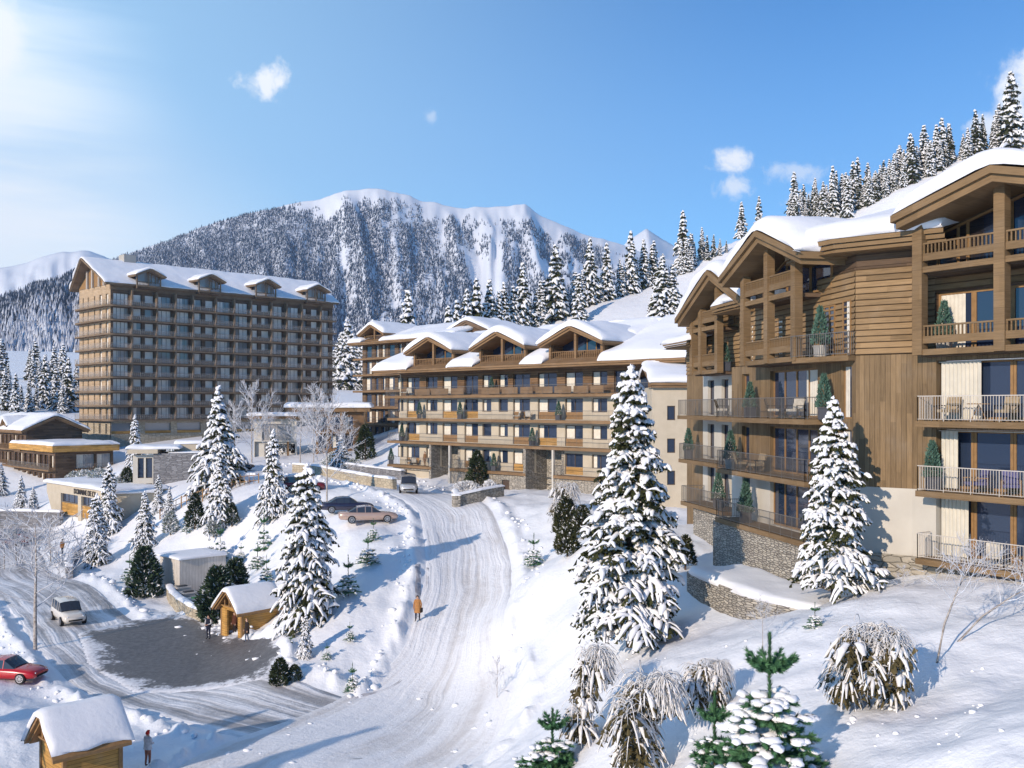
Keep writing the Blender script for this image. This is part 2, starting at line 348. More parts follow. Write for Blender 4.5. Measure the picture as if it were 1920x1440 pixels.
_d2 = ((CP[:, None, :2] - CP[None, :, :2]) ** 2).sum(-1)
_n = len(CP); _A = np.zeros((_n + 3, _n + 3)); _A[:_n, :_n] = _kern(_d2) - np.eye(_n) * 0.9
_A[:_n, _n] = 1; _A[:_n, _n + 1:] = CP[:, :2]; _A[_n, :_n] = 1; _A[_n + 1:, :_n] = CP[:, :2].T
_sol = np.linalg.solve(_A, np.concatenate([CP[:, 2], [0, 0, 0]]))
def h_near(X, Y):
    sh = X.shape; x = X.ravel(); y = Y.ravel(); out = np.empty(len(x))
    for i in range(0, len(x), 20000):
        a = x[i:i + 20000]; b = y[i:i + 20000]
        k = _kern((a[:, None] - CP[None, :, 0]) ** 2 + (b[:, None] - CP[None, :, 1]) ** 2)
        out[i:i + 20000] = k @ _sol[:_n] + _sol[_n] + _sol[_n + 1] * a + _sol[_n + 2] * b
    return out.reshape(sh)
# the hillside on the right: skyline height by bearing
HX = np.array([780, 880, 980, 1110, 1200, 1290, 1370, 1480, 1600, 1700, 1800, 1920, 2150, 2600, 4000])
HY = np.array([690, 640, 608, 562, 535, 500, 455, 412, 385, 335, 295, 258, 205, 160, 100])
HD = np.array([175, 190, 195, 205, 212, 225, 232, 240, 242, 242, 240, 240, 230, 210, 180])
def ground(X, Y):
    X = np.asarray(X, float); Y = np.asarray(Y, float)
    rad = np.hypot(X, Y)
    w = sstep(rad, 205, 255)
    xc = np.clip(X, -170, 110); yc = np.clip(Y, 10, 235)
    zn = np.clip(h_near(xc, yc), -.5, 30)
    zn = np.where(zn < 1.2, zn * .55, zn) if False else zn
    back = 12.5 + np.clip(rad - 215, 0, 500) * .09 * sstep(np.abs(np.arctan2(X, Y)), 2.6, 1.6)
    z = zn * (1 - w) + np.maximum(back, zn * 0) * w
    q = np.where(Y > 20, X / np.maximum(Y, 1) * K + 960, -5000)
    dr = sum(np.interp(q + o, HX, HD) for o in (-90, -45, 0, 45, 90)) / 5
    hy = sum(np.interp(q + o, HX, HY) for o in (-60, -30, 0, 30, 60)) / 5
    zr = EYE + (762 - hy) / K * dr + fbm(X * .02, Y * .02, 3, 91) * 5 * sstep(Y, 110, 190)
    s = np.clip((Y - 108) / (dr - 108), 0, 1)
    f = s ** 1.25 * (1 - .12 * s) / .88
    hill = 9 + (zr - 9) * f - np.clip(Y - dr, 0, 200) * .16
    on = sstep(q, 640, 960) * sstep(Y, 100, 125)
    z = np.where(on > 0, z + np.maximum(hill - z, 0) * on, z)
    return z
def gz(x, y): return float(ground(np.array([float(x)]), np.array([float(y)]))[0])
def hit(px, py, dmin=14, dmax=420):
    """where the sight line through a photo pixel meets the ground"""
    d = np.arange(dmin, dmax, .2); X = (px - 960) / K * d; Z = EYE - (py - 762) / K * d
    g = ground(X, d); i = np.argmax(g >= Z)
    if g[i] < Z[i]: i = len(d) - 1
    return float(X[i]), float(d[i]), float(g[i])

# ------------------------------------------------------------------ roads
def spline(pts, step):
    pts = np.array(pts, float); out = []
    P = np.vstack([2 * pts[0] - pts[1], pts, 2 * pts[-1] - pts[-2]])
    for i in range(1, len(P) - 2):
        n = max(2, int(np.linalg.norm(P[i + 1] - P[i]) / step))
        for k in range(n):
            t = k / n
            out.append(.5 * ((2 * P[i]) + (-P[i - 1] + P[i + 1]) * t + (2 * P[i - 1] - 5 * P[i] + 4 * P[i + 1] - P[i + 2]) * t * t + (-P[i - 1] + 3 * P[i] - 3 * P[i + 1] + P[i + 2]) * t ** 3))
    out.append(P[-2]); return np.array(out)
def xy(px, d): return ((px - 960) / K * d, d)
ROAD = spline([(-14, 30), xy(560, 45), xy(745, 52), xy(835, 60.5), xy(866, 67), xy(878, 74), xy(868, 81.5), xy(845, 90), xy(770, 102), xy(650, 120), xy(540, 131), xy(440, 140)], .8)
LOTROAD = spline([(-4, 49.5), (-8, 51.5), (-16, 56.5), (-24, 63), (-30.5, 71), (-36, 79), (-43, 89), (-52, 100), (-62, 115), (-80, 122), (-110, 125)], .8)
def dist_line(X, Y, L):
    out = np.full(X.shape, 1e9)
    for i in range(0, len(L) - 1, 2):
        a = L[i]; b = L[min(i + 2, len(L) - 1)]; ab = b - a; l2 = (ab ** 2).sum() + 1e-9
        t = np.clip(((X - a[0]) * ab[0] + (Y - a[1]) * ab[1]) / l2, 0, 1)
        out = np.minimum(out, np.hypot(X - a[0] - t * ab[0], Y - a[1] - t * ab[1]))
    return out
LOT = np.array([xy(400, 75.5), xy(330, 79), xy(255, 77.5), xy(165, 73.5), xy(185, 66.5), xy(270, 60.5), xy(400, 60.2), xy(490, 60.5), xy(520, 62.5), xy(505, 66.5), xy(450, 69.7)])
def inside(X, Y, P):
    c = np.zeros(X.shape, bool); j = len(P) - 1
    for i in range(len(P)):
        xi, yi = P[i]; xj, yj = P[j]
        m_ = ((yi > Y) != (yj > Y)) & (X < (xj - xi) * (Y - yi) / (yj - yi + 1e-12) + xi); c ^= m_; j = i
    return c
def edge_dist(X, Y, P):
    L = np.vstack([P, P[:1]]); out = np.full(X.shape, 1e9)
    for i in range(len(L) - 1):
        a, b = L[i], L[i + 1]; ab = b - a; t = np.clip(((X - a[0]) * ab[0] + (Y - a[1]) * ab[1]) / (ab ** 2).sum(), 0, 1)
        out = np.minimum(out, np.hypot(X - a[0] - t * ab[0], Y - a[1] - t * ab[1]))
    return out
def lot_dist(X, Y): return edge_dist(X, Y, LOT) * np.where(inside(X, Y, LOT), -1, 1)
def ground_fine(X, Y):
    z = ground(X, Y)
    near = sstep(np.hypot(X, Y), 170, 90)
    d1 = dist_line(X, Y, ROAD); d2 = dist_line(X, Y, LOTROAD)
    d = np.minimum(np.minimum(d1 - 3.4 - 3 * sstep(Y, 60, 50), d2 - 4.2), np.where(near > 0, lot_dist(X, Y), 99))
    off = sstep(d, 0.1, 2.2)
    z = z + near * off * (fbm(X * .22, Y * .22, 3, 3) * .55 + fbm(X * .9, Y * .9, 3, 8) * .16)
    z = z + near * (1 - off) * (fbm(X * 1.1, Y * 1.1, 3, 11) * .05)
    lump = np.clip(fbm(X * 1.3, Y * 1.3, 3, 21) + .32, 0, 1)
    z = z + near * np.exp(-((d - .75) / .55) ** 2) * (.12 + .62 * lump) * sstep(np.hypot(X, Y), 28, 42)
    return z
# ------------------------------------------------------------------ ground sheet
M['trodden'] = noisy('trodden_snow', (.50, .50, .53), (.26, .26, .29), 2.2, .8, .5, .05)  # dirty track snow, darkened further to paint in the shade of a trench
az = np.concatenate([np.linspace(-180, -46, 45)[:-1], np.linspace(-46, 46, 660), np.linspace(46, 180, 45)[1:]])
rad = np.concatenate([[1.5, 4, 7], 9 * (1.0088 ** np.arange(0, 470)), [620, 800, 1100, 1600, 2600, 4200, 7000]])
A, RR = np.meshgrid(np.radians(az), rad); GX = RR * np.sin(A); GY = RR * np.cos(A)
GZ = ground_fine(GX, GY)
na, nr = len(az), len(rad)
idx = np.arange(na * nr).reshape(nr, na)
q = np.stack([idx[:-1, :-1], idx[1:, :-1], idx[1:, 1:], idx[:-1, 1:]], -1).reshape(-1, 4)[:, ::-1]
me = np_mesh('snow_ground', np.stack([GX, GY, GZ], -1).reshape(-1, 3), q, M['snow'], smooth=True)
tag(mesh_obj('ground', me), kind='structure')
def ribbon(name, L, w, m, lift, nw=9, dz=None, wfun=None):
    tan = np.gradient(L, axis=0); tan /= np.linalg.norm(tan, axis=1)[:, None]; nor = np.stack([-tan[:, 1], tan[:, 0]], 1)
    s = np.concatenate([[0], np.cumsum(np.linalg.norm(np.diff(L, axis=0), axis=1))])
    ws = np.linspace(-1, 1, nw); ww = w if wfun is None else wfun(s)
    X = L[:, None, 0] + nor[:, None, 0] * ws[None] * (ww if np.isscalar(ww) else ww[:, None]); Y = L[:, None, 1] + nor[:, None, 1] * ws[None] * (ww if np.isscalar(ww) else ww[:, None])
    Z = ground(X, Y) + lift + fbm(X * 1.1, Y * 1.1, 3, 31) * .05
    ed_ = sstep(np.abs(ws), .80, 1.0)[None] + np.clip(1 - np.minimum(s, s[-1] - s) / 1.5, 0, 1)[:, None]
    Z = Z - (lift + .42) * np.clip(ed_, 0, 1) ** 1.5
    n, k = X.shape; id2 = np.arange(n * k).reshape(n, k)
    f = np.stack([id2[:-1, :-1], id2[:-1, 1:], id2[1:, 1:], id2[1:, :-1]], -1).reshape(-1, 4)
    U = np.stack([np.broadcast_to(ws[None] * w, X.shape), np.broadcast_to(s[:, None], X.shape)], -1).reshape(-1, 2)
    return np_mesh(name, np.stack([X, Y, Z], -1).reshape(-1, 3), f[:, ::-1] if True else f, m, smooth=True, uv=U[f[:, ::-1].ravel()])
tag(mesh_obj('road', ribbon('road', ROAD, 3.9, M['road'], .09, 23, wfun=lambda s: 3.9 + 3.6 * sstep(s, 36, 22))), kind='structure')
tag(mesh_obj('lane', ribbon('lane', LOTROAD, 4.6, M['lane'], .075, 23)), kind='structure')
# the cleared car park
gx = np.arange(-38, -8, .4); gy = np.arange(52, 84, .4); LX, LY = np.meshgrid(gx, gy)
poly = LOT
ins = inside(LX, LY, poly); ed = edge_dist(LX, LY, poly) * np.where(ins, 1, -1)
bare = np.clip(.46 + ed * .20, 0, .92)
hutside = np.clip(1 - np.hypot((LX + 19.5) / 6, (LY - 67) / 7.0), 0, 1) * .45
bare = np.clip(bare + hutside * (ed > -.3), 0, 1.1)
LZ = ground(LX, LY) + .16 - .5 * sstep(ed, -.5, -1.4)
keep = ed > -1.6
id3 = np.arange(LX.size).reshape(LX.shape)
f = np.stack([id3[:-1, :-1], id3[:-1, 1:], id3[1:, 1:], id3[1:, :-1]], -1).reshape(-1, 4); kk = keep.ravel()[f].all(1)
me = np_mesh('car_park', np.stack([LX, LY, LZ], -1).reshape(-1, 3), f[kk], M['lot'], smooth=True)
at = me.attributes.new('bare', 'FLOAT', 'POINT'); at.data.foreach_set('value', bare.ravel().astype(np.float32))
tag(mesh_obj('car_park_pavement', me), kind='structure')
# lumps of ploughed snow along the road edges and round the car park
def blobs(name, pts, seed):
    rg = np.random.default_rng(seed)
    t = (1 + 5 ** .5) / 2
    iv = np.array([(-1, t, 0), (1, t, 0), (-1, -t, 0), (1, -t, 0), (0, -1, t), (0, 1, t), (0, -1, -t), (0, 1, -t), (t, 0, -1), (t, 0, 1), (-t, 0, -1), (-t, 0, 1)]) / math.hypot(1, t)
    ifc = np.array([(0, 11, 5), (0, 5, 1), (0, 1, 7), (0, 7, 10), (0, 10, 11), (1, 5, 9), (5, 11, 4), (11, 10, 2), (10, 7, 6), (7, 1, 8), (3, 9, 4), (3, 4, 2), (3, 2, 6), (3, 6, 8), (3, 8, 9), (4, 9, 5), (2, 4, 11), (6, 2, 10), (8, 6, 7), (9, 8, 1)])
    V = []; F = []
    for k, (x, y, z, s) in enumerate(pts):
        d = iv * (1 + rg.uniform(-.28, .28, (12, 1))) * s * np.array([rg.uniform(.8, 1.3), rg.uniform(.8, 1.3), rg.uniform(.55, .85)])
        V.append(d + np.array([x, y, z + s * .15])); F.append(ifc + 12 * k)
    return np_mesh(name, np.vstack(V), np.vstack(F), M['tree_snow'], smooth=True)
rg = np.random.default_rng(5); pts = []
for L, w, n in ((ROAD, 4.3, 420), (LOTROAD, 5.0, 420)):
    for _ in range(n):
        i = rg.integers(2, len(L) - 2); tn = L[i + 1] - L[i - 1]; tn /= np.linalg.norm(tn); sd_ = rg.choice([-1, 1]); o = w + abs(rg.normal(0, .7))
        x = L[i, 0] - tn[1] * o * sd_; y = L[i, 1] + tn[0] * o * sd_
        pts.append((x, y, 0, rg.uniform(.06, .24) * (1.5 if rg.random() < .1 else 1)))
for _ in range(90):
    pts.append((rg.normal(-22, 1.3), rg.normal(74.5, 1.5), 0, rg.uniform(.08, .34)))
for _ in range(70):
    px, py, = rg.uniform(1000, 1900), rg.uniform(1190, 1430); x, y, z = hit(px, py) if _ < 60 else hit(rg.normal(1690, 60), rg.normal(1370, 45)); pts.append((x, y, 0, rg.uniform(.03, .10)))
P4 = np.array(pts); P4[:, 2] = ground_fine(P4[:, 0], P4[:, 1])
tag(mesh_obj('snow_rubble', blobs('snow_rubble', P4, 3)), 'loose lumps of ploughed snow along the road edges', 'snow', kind='stuff')
# narrow trodden track beside the road, dark colour standing in for trench shade
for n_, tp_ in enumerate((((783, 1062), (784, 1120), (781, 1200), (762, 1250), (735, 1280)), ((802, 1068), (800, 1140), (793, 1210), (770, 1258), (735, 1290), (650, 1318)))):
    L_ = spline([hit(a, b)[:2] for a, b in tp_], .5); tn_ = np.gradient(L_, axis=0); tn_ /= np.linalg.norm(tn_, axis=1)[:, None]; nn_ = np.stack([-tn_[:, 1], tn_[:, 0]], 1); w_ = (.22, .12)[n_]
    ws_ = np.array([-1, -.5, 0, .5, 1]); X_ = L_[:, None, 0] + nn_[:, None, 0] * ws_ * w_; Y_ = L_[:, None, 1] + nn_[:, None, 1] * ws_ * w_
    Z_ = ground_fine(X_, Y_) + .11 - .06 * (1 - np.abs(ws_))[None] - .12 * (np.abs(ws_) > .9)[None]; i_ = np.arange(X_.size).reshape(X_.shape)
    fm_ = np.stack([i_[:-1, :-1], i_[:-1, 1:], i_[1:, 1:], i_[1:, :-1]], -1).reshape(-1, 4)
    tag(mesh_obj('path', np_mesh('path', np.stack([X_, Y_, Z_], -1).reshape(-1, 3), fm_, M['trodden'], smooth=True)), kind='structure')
# ------------------------------------------------------------------ mountains
def rock_snow(name, snow, dark, amt):
    m = mat(name, snow, .8, .1); t, b = nt_of(m); g = t.node('ShaderNodeNewGeometry'); p = g.outputs['Position']
    at = t.node('ShaderNodeAttribute', attribute_name='forest')
    n = t.noise(p, .085, 4, .7); n2 = t.noise(p, .006, 4, .6)
    v = t.math('ADD', at.outputs['Fac'], t.math('ADD', t.math('MULTIPLY', t.math('SUBTRACT', n, .5), 1.7), t.math('MULTIPLY', t.math('SUBTRACT', n2, .5), .7)))
    t.link(t.mix(t.math('MULTIPLY', t.smooth(v, .55, .8), amt), snow, dark), b.inputs['Base Color'])
    return m
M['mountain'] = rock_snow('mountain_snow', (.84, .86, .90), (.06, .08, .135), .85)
M['far_snow'] = mat('far_snow', (.86, .88, .92), .8, .1)
def mountain(name, prof, D, d0, z0, nx, ns, amp, seed, m, shape=1.15, fore=None, over=.35):
    px = np.linspace(prof[0][0], prof[-1][0], nx); py = np.interp(px, [p[0] for p in prof], [p[1] for p in prof])
    py = py + fbm(px * .02, px * 0, 4, seed) * 7
    s = np.concatenate([np.linspace(0, 1, ns), 1 + np.linspace(.05, over, 8)])
    PX, SS = np.meshgrid(px, s); PY = np.broadcast_to(py[None], PX.shape)
    d = d0 + (D - d0) * SS
    zr = EYE + (762 - PY) / K * D
    f = np.where(SS <= 1, np.clip(SS, 0, 1) ** shape, 1 - (SS - 1) * .9)
    Z = z0 + (zr - z0) * f
    rid = (.5 - np.abs(fbm(PX * .012 + SS * .8, SS * .9, 4, seed + 5)) * 1.6) + .8 * fbm(PX * .045, SS * 2.4, 3, seed + 9)
    e = np.clip(SS * (1 - SS) * 4, 0, 1)
    Z = Z + amp * rid * e
    X = (PX - 960) / K * d
    n, k = X.shape; i5 = np.arange(n * k).reshape(n, k)
    fc = np.stack([i5[:-1, :-1], i5[:-1, 1:], i5[1:, 1:], i5[1:, :-1]], -1).reshape(-1, 4)
    me = np_mesh(name, np.stack([X, d, Z], -1).reshape(-1, 3), fc, m, smooth=True)
    fo = fore(PX, SS) if fore else np.zeros(PX.shape)
    a_ = me.attributes.new('forest', 'FLOAT', 'POINT'); a_.data.foreach_set('value', fo.ravel().astype(np.float32))
    tag(mesh_obj(name, me), kind='structure')
    return X, d, Z, fo, PX, SS
PR_A = [(40, 560), (150, 520), (230, 480), (300, 455), (380, 425), (450, 405), (520, 386), (600, 372), (650, 356), (720, 358), (800, 375), (870, 387), (985, 381), (1012, 402), (1060, 425), (1150, 457), (1230, 485), (1330, 500), (1450, 530), (1600, 600)]
def fore_A(PX, SS):
    left = sstep(PX, 720, 420)
    v = .70 * left + .56 * (1 - left)
    v = v - sstep(SS, .80, .99) * (.55 * sstep(PX, 480, 620) + .1) 
    chute = np.abs(fbm(PX * .016 + SS * .5 + 3, SS * .35, 3, 77)) * 2
    v = v - sstep(chute, .26, .03) * .36 * sstep(PX, 380, 560)
    v = v - .22 * sstep(PX, 820, 930) * sstep(SS, .25, .6) + .24 * sstep(PX, 1040, 1100) * sstep(SS, .55, .8)
    return v
MA = mountain('mountain', PR_A, 2500, 1250, 50, 420, 150, 34, 3, M['mountain'], 1.1, fore_A)
PR_B = [(-260, 640), (-100, 600), (0, 562), (70, 540), (150, 512), (240, 500), (330, 520), (420, 560), (560, 640)]
def fore_B(PX, SS): return .80 - sstep(SS, .42, .22) * .75 + fbm(PX * .02, SS * 4, 3, 61) * .5
MB_ = mountain('hills', PR_B, 1300, 640, 46, 200, 80, 14, 13, M['mountain'], 1.0, fore_B)
mountain('far_mountain', [(-300, 540), (-60, 506), (0, 500), (45, 494), (100, 478), (150, 467), (190, 478), (235, 496), (300, 520), (420, 600)], 3500, 2000, 60, 120, 30, 40, 23, M['far_snow'], 1.0)
mountain('far_mountain', [(1080, 560), (1150, 480), (1178, 452), (1212, 430), (1240, 448), (1275, 470), (1330, 500), (1430, 580)], 3500, 2000, 60, 90, 30, 40, 29, M['far_snow'], 1.0)
# forest on the mountains: far-off mass of conifers, one object for each mountain
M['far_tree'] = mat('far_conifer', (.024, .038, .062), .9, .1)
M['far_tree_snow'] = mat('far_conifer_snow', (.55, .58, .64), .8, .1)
def forest(name, data, n, hmin, hmax, seed, label, bias=.5, white=.35):
    X, Y, Z, F, PX, SS = data; rg = np.random.default_rng(seed); V = []; FC = []; MI = []
    r, c = X.shape; ii = rg.integers(0, r - 10, n * 4); jj = rg.integers(0, c - 1, n * 4)
    cl = fbm(PX * .05, SS * 14, 3, seed)
    p = np.clip((F + cl * .7 - .18) * 1.7, 0, 1)
    ok = rg.random(len(ii)) < p[ii, jj]; ii = ii[ok][:n]; jj = jj[ok][:n]; m_ = len(ii)
    u = rg.random(m_); w = rg.random(m_)
    def lerp(G): return (G[ii, jj] * (1 - u) + G[ii, jj + 1] * u) * (1 - w) + (G[ii + 1, jj] * (1 - u) + G[ii + 1, jj + 1] * u) * w
    bx, by, bz = lerp(X), lerp(Y), lerp(Z)
    h = rg.uniform(hmin, hmax, m_); rd = h * rg.uniform(.16, .24, m_); ph = rg.random(m_) * 6.28
    ns = 5; V = np.zeros((m_, 2 * ns + 2, 3))
    for tier, (z0, z1, rs) in enumerate(((-.05, .68, 1.0), (.38, 1.0, .66))):
        for k in range(ns):
            a = ph + k * 6.2832 / ns + tier * .6
            V[:, tier * (ns + 1) + k] = np.stack([bx + np.cos(a) * rd * rs, by + np.sin(a) * rd * rs, bz + h * z0], 1)
        V[:, tier * (ns + 1) + ns] = np.stack([bx, by, bz + h * z1], 1)
    F0 = np.array([(t_ * (ns + 1) + k, t_ * (ns + 1) + (k + 1) % ns, t_ * (ns + 1) + ns) for t_ in range(2) for k in range(ns)])
    FA = (F0[None] + (np.arange(m_) * (2 * ns + 2))[:, None, None]).reshape(-1, 3)
    mi = (rg.random(len(FA)) < white).astype(int)
    me = np_mesh(name, V.reshape(-1, 3), FA, [M['far_tree'], M['far_tree_snow']], mi)
    tag(mesh_obj(name, me), label, 'forest', kind='stuff')
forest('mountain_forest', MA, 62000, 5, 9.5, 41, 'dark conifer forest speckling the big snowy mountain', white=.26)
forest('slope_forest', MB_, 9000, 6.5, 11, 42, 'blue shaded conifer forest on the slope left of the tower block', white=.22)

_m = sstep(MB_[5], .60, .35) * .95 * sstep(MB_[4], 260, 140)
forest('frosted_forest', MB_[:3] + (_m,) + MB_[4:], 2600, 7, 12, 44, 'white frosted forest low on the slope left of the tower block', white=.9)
# ------------------------------------------------------------------ building tools
class Fr:
    """plan frame: t along a facade, n outward from it"""
    def __init__(s, o, u, side=1):
        l = math.hypot(*u); s.o = o; s.u = (u[0] / l, u[1] / l); s.n = (-s.u[1] * side, s.u[0] * side)
    def p(s, t, n, z): return (s.o[0] + t * s.u[0] + n * s.n[0], s.o[1] + t * s.u[1] + n * s.n[1], z)
    def tpx(s, px, n=0.0):
        q = (px - 960) / K
        return (q * (s.o[1] + n * s.n[1]) - (s.o[0] + n * s.n[0])) / (s.u[0] - q * s.u[1])
    def zpx(s, t, n, py):
        return EYE + (762 - py) / K * s.p(t, n, 0)[1]
    def ang(s): return math.atan2(s.u[1], s.u[0])
class MB:
    def __init__(s): s.v = []; s.f = []; s.uv = []; s.m = []; s.sm = []
    def face(s, pts, uvs, m=0, smooth=False):
        b = len(s.v); s.v += pts; s.f.append(tuple(range(b, b + len(pts)))); s.uv += uvs; s.m.append(m); s.sm.append(smooth)
    def box(s, fr, t0, t1, n0, n1, z0, z1, m=0, skip=''):
        P = fr.p
        if t1 < t0: t0, t1 = t1, t0
        if n1 < n0: n0, n1 = n1, n0
        flip = fr.u[0] * fr.n[1] - fr.u[1] * fr.n[0] < 0
        def add(pts, uvs):
            if flip: pts, uvs = pts[::-1], uvs[::-1]
            s.face(pts, uvs, m)
        add([P(t1, n1, z0), P(t0, n1, z0), P(t0, n1, z1), P(t1, n1, z1)], [(t1, z0), (t0, z0), (t0, z1), (t1, z1)])
        add([P(t0, n0, z0), P(t1, n0, z0), P(t1, n0, z1), P(t0, n0, z1)], [(t0, z0), (t1, z0), (t1, z1), (t0, z1)])
        add([P(t0, n1, z0), P(t0, n0, z0), P(t0, n0, z1), P(t0, n1, z1)], [(n1, z0), (n0, z0), (n0, z1), (n1, z1)])
        add([P(t1, n0, z0), P(t1, n1, z0), P(t1, n1, z1), P(t1, n0, z1)], [(n0, z0), (n1, z0), (n1, z1), (n0, z1)])
        if 't' not in skip: add([P(t0, n0, z1), P(t1, n0, z1), P(t1, n1, z1), P(t0, n1, z1)], [(t0, n0), (t1, n0), (t1, n1), (t0, n1)])
        if 'b' not in skip: add([P(t0, n1, z0), P(t1, n1, z0), P(t1, n0, z0), P(t0, n0, z0)], [(t0, n1), (t1, n1), (t1, n0), (t0, n0)])
    def bar(s, a, b, r, m=0, sides=4, r2=None):
        """round-ish bar between two world points"""
        a = Vector(a); b = Vector(b); d = (b - a); L = d.length
        if L < 1e-6: return
        d /= L; up = Vector((0, 0, 1)) if abs(d.z) < .9 else Vector((1, 0, 0)); x = d.cross(up).normalized(); y = d.cross(x)
        r2 = r if r2 is None else r2; ra = []; rb = []
        for k in range(sides):
            an = 6.28318 * (k + .5) / sides; o = x * math.cos(an) + y * math.sin(an)
            ra.append(tuple(a + o * r)); rb.append(tuple(b + o * r2))
        for k in range(sides):
            j = (k + 1) % sides
            s.face([ra[k], ra[j], rb[j], rb[k]], [(0, k * r), (0, j * r), (L, j * r), (L, k * r)], m, sides > 4)
        s.face(ra[::-1], [(0, 0)] * sides, m); s.face(rb, [(0, 0)] * sides, m)
    def quad(s, a, b, c, d, m=0, uv=None): s.face([a, b, c, d], uv or [(0, 0), (1, 0), (1, 1), (0, 1)], m)
    def wall(s, fr, t0, t1, z0, z1, ops=(), n=0.0, reveal=.25, m=0, mr=None):
        """facade with openings (a, b, c, d) = t range, z range"""
        mr = m if mr is None else mr
        ops = [(max(a, t0), min(b, t1), max(c, z0), min(d, z1)) for a, b, c, d in ops]; ops = [o for o in ops if o[1] > o[0] + .02 and o[3] > o[2] + .02]
        ts = sorted({t0, t1} | {o[0] for o in ops} | {o[1] for o in ops}); zs = sorted({z0, z1} | {o[2] for o in ops} | {o[3] for o in ops})
        P = fr.p; flip = fr.u[0] * fr.n[1] - fr.u[1] * fr.n[0] < 0
        def add(pts, uvs, mm):
            if flip: pts, uvs = pts[::-1], uvs[::-1]
            s.face(pts, uvs, mm)
        for i in range(len(ts) - 1):
            a, b = ts[i], ts[i + 1]; run = None
            for j in range(len(zs) - 1):
                c, d = zs[j], zs[j + 1]; mt, mz = (a + b) / 2, (c + d) / 2
                hole = any(o[0] < mt < o[1] and o[2] < mz < o[3] for o in ops)
                if not hole: run = (run[0], d) if run else (c, d)
                if run and (hole or j == len(zs) - 2):
                    add([P(b, n, run[0]), P(a, n, run[0]), P(a, n, run[1]), P(b, n, run[1])], [(b, run[0]), (a, run[0]), (a, run[1]), (b, run[1])], m); run = None
        for a, b, c, d in ops:
            i = n - reveal
            add([P(a, n, c), P(a, i, c), P(a, i, d), P(a, n, d)][::-1], [(n, c), (i, c), (i, d), (n, d)][::-1], mr)
            add([P(b, i, c), P(b, n, c), P(b, n, d), P(b, i, d)][::-1], [(i, c), (n, c), (n, d), (i, d)][::-1], mr)
            add([P(a, i, d), P(b, i, d), P(b, n, d), P(a, n, d)][::-1], [(a, i), (b, i), (b, n), (a, n)][::-1], mr)
            add([P(a, n, c), P(b, n, c), P(b, i, c), P(a, i, c)][::-1], [(a, n), (b, n), (b, i), (a, i)][::-1], mr)
    def planks(s, pts, z0, z1, h=.27, m=0, proud=.075):
        """lapped horizontal boards along a plan polyline given as (x, y) points, outward to the left of travel"""
        u = 0.0
        for (ax, ay), (bx, by) in zip(pts[:-1], pts[1:]):
            L = math.hypot(bx - ax, by - ay); nx, ny = -(by - ay) / L, (bx - ax) / L
            z = z0
            while z < z1 - .01:
                zt = min(z + h, z1); lo = proud; hi = proud * .25
                a0 = (ax + nx * lo, ay + ny * lo, z + .018); b0 = (bx + nx * lo, by + ny * lo, z + .018); a1 = (ax + nx * hi, ay + ny * hi, zt); b1 = (bx + nx * hi, by + ny * hi, zt)
                s.face([a0, a1, b1, b0], [(u, z - z0 + .01), (u, zt - z0 - .01), (u + L, zt - z0 - .01), (u + L, z - z0 + .01)], m)
                ai = (ax, ay, z + .018); bi = (bx, by, z + .018)
                s.face([ai, a0, b0, bi], [(u, z + .01), (u, z + .02), (u + L, z + .02), (u + L, z + .01)], m)
                z = zt
            u += L
    def build(s, name, mats, parent=None, base=(0, 0, 0), smooth=None):
        v = np.array(s.v, float) - np.array(base)
        me = np_mesh(name, v, s.f, mats, s.m, s.sm if smooth is None else smooth, s.uv)
        return mesh_obj(name, me, parent, (0, 0, 0) if parent else base)

def edge_list(L, r, step, k=5):
    e = [r * (1 - math.cos(math.pi / 2 * i / k)) for i in range(k + 1)]
    n = max(1, int((L - 2 * r) / step)); mid = [r + (L - 2 * r) * i / n for i in range(1, n)]
    return np.array(e + mid + [L - x for x in e[::-1]]) / L
def snow_sheet(P, lu, lv, th, r=.45, step=.6, seed=1, bulge=.18, wob=.20):
    """thick snow over a surface P(u, v) -> (x, y, z) arrays; round shoulders at all edges"""
    r = min(r, lu * .45, lv * .45)
    us = edge_list(lu, r, step); vs = edge_list(lv, r, step); U, V = np.meshgrid(us, vs, indexing='ij')
    def prof(d): return np.sqrt(np.clip(1 - (1 - np.clip(d / r, 0, 1)) ** 2, 0, 1))
    du = lu * np.minimum(U, 1 - U); dv = lv * np.minimum(V, 1 - V); h = prof(du) * prof(dv)
    # shoulders push outwards a little half-way up
    bu = bulge * np.sin(np.pi * np.clip(prof(du), 0, 1)) * np.sign(U - .5) * (du < r); bv = bulge * np.sin(np.pi * np.clip(prof(dv), 0, 1)) * np.sign(V - .5) * (dv < r)
    jit = 1 + 2.2 * fbm(U * lu * .7 + seed, V * lv * .7, 2, seed + 40); bu = bu * jit + .10 * fbm(V * lv * .45, U * 0 + seed, 2, seed + 50) * (du < .01) * np.sign(U - .5); bv = bv * jit + .10 * fbm(U * lu * .45, V * 0 + seed, 2, seed + 60) * (dv < .01) * np.sign(V - .5)
    x, y, z = P(U + bu / lu, V + bv / lv)
    z = z + h * (th * (1 + fbm(U * lu * .35 + seed * 7.1, V * lv * .35, 3, seed) * wob * 2.2)) + .012
    n, k = x.shape; i = np.arange(n * k).reshape(n, k)
    f = np.stack([i[:-1, :-1], i[1:, :-1], i[1:, 1:], i[:-1, 1:]], -1).reshape(-1, 4)
    v = np.stack([x, y, z], -1).reshape(-1, 3)
    a, b, c = v[f[len(f) // 2, 0]], v[f[len(f) // 2, 1]], v[f[len(f) // 2, 2]]
    if np.cross(b - a, c - a)[2] < 0: f = f[:, ::-1]
    return v, f
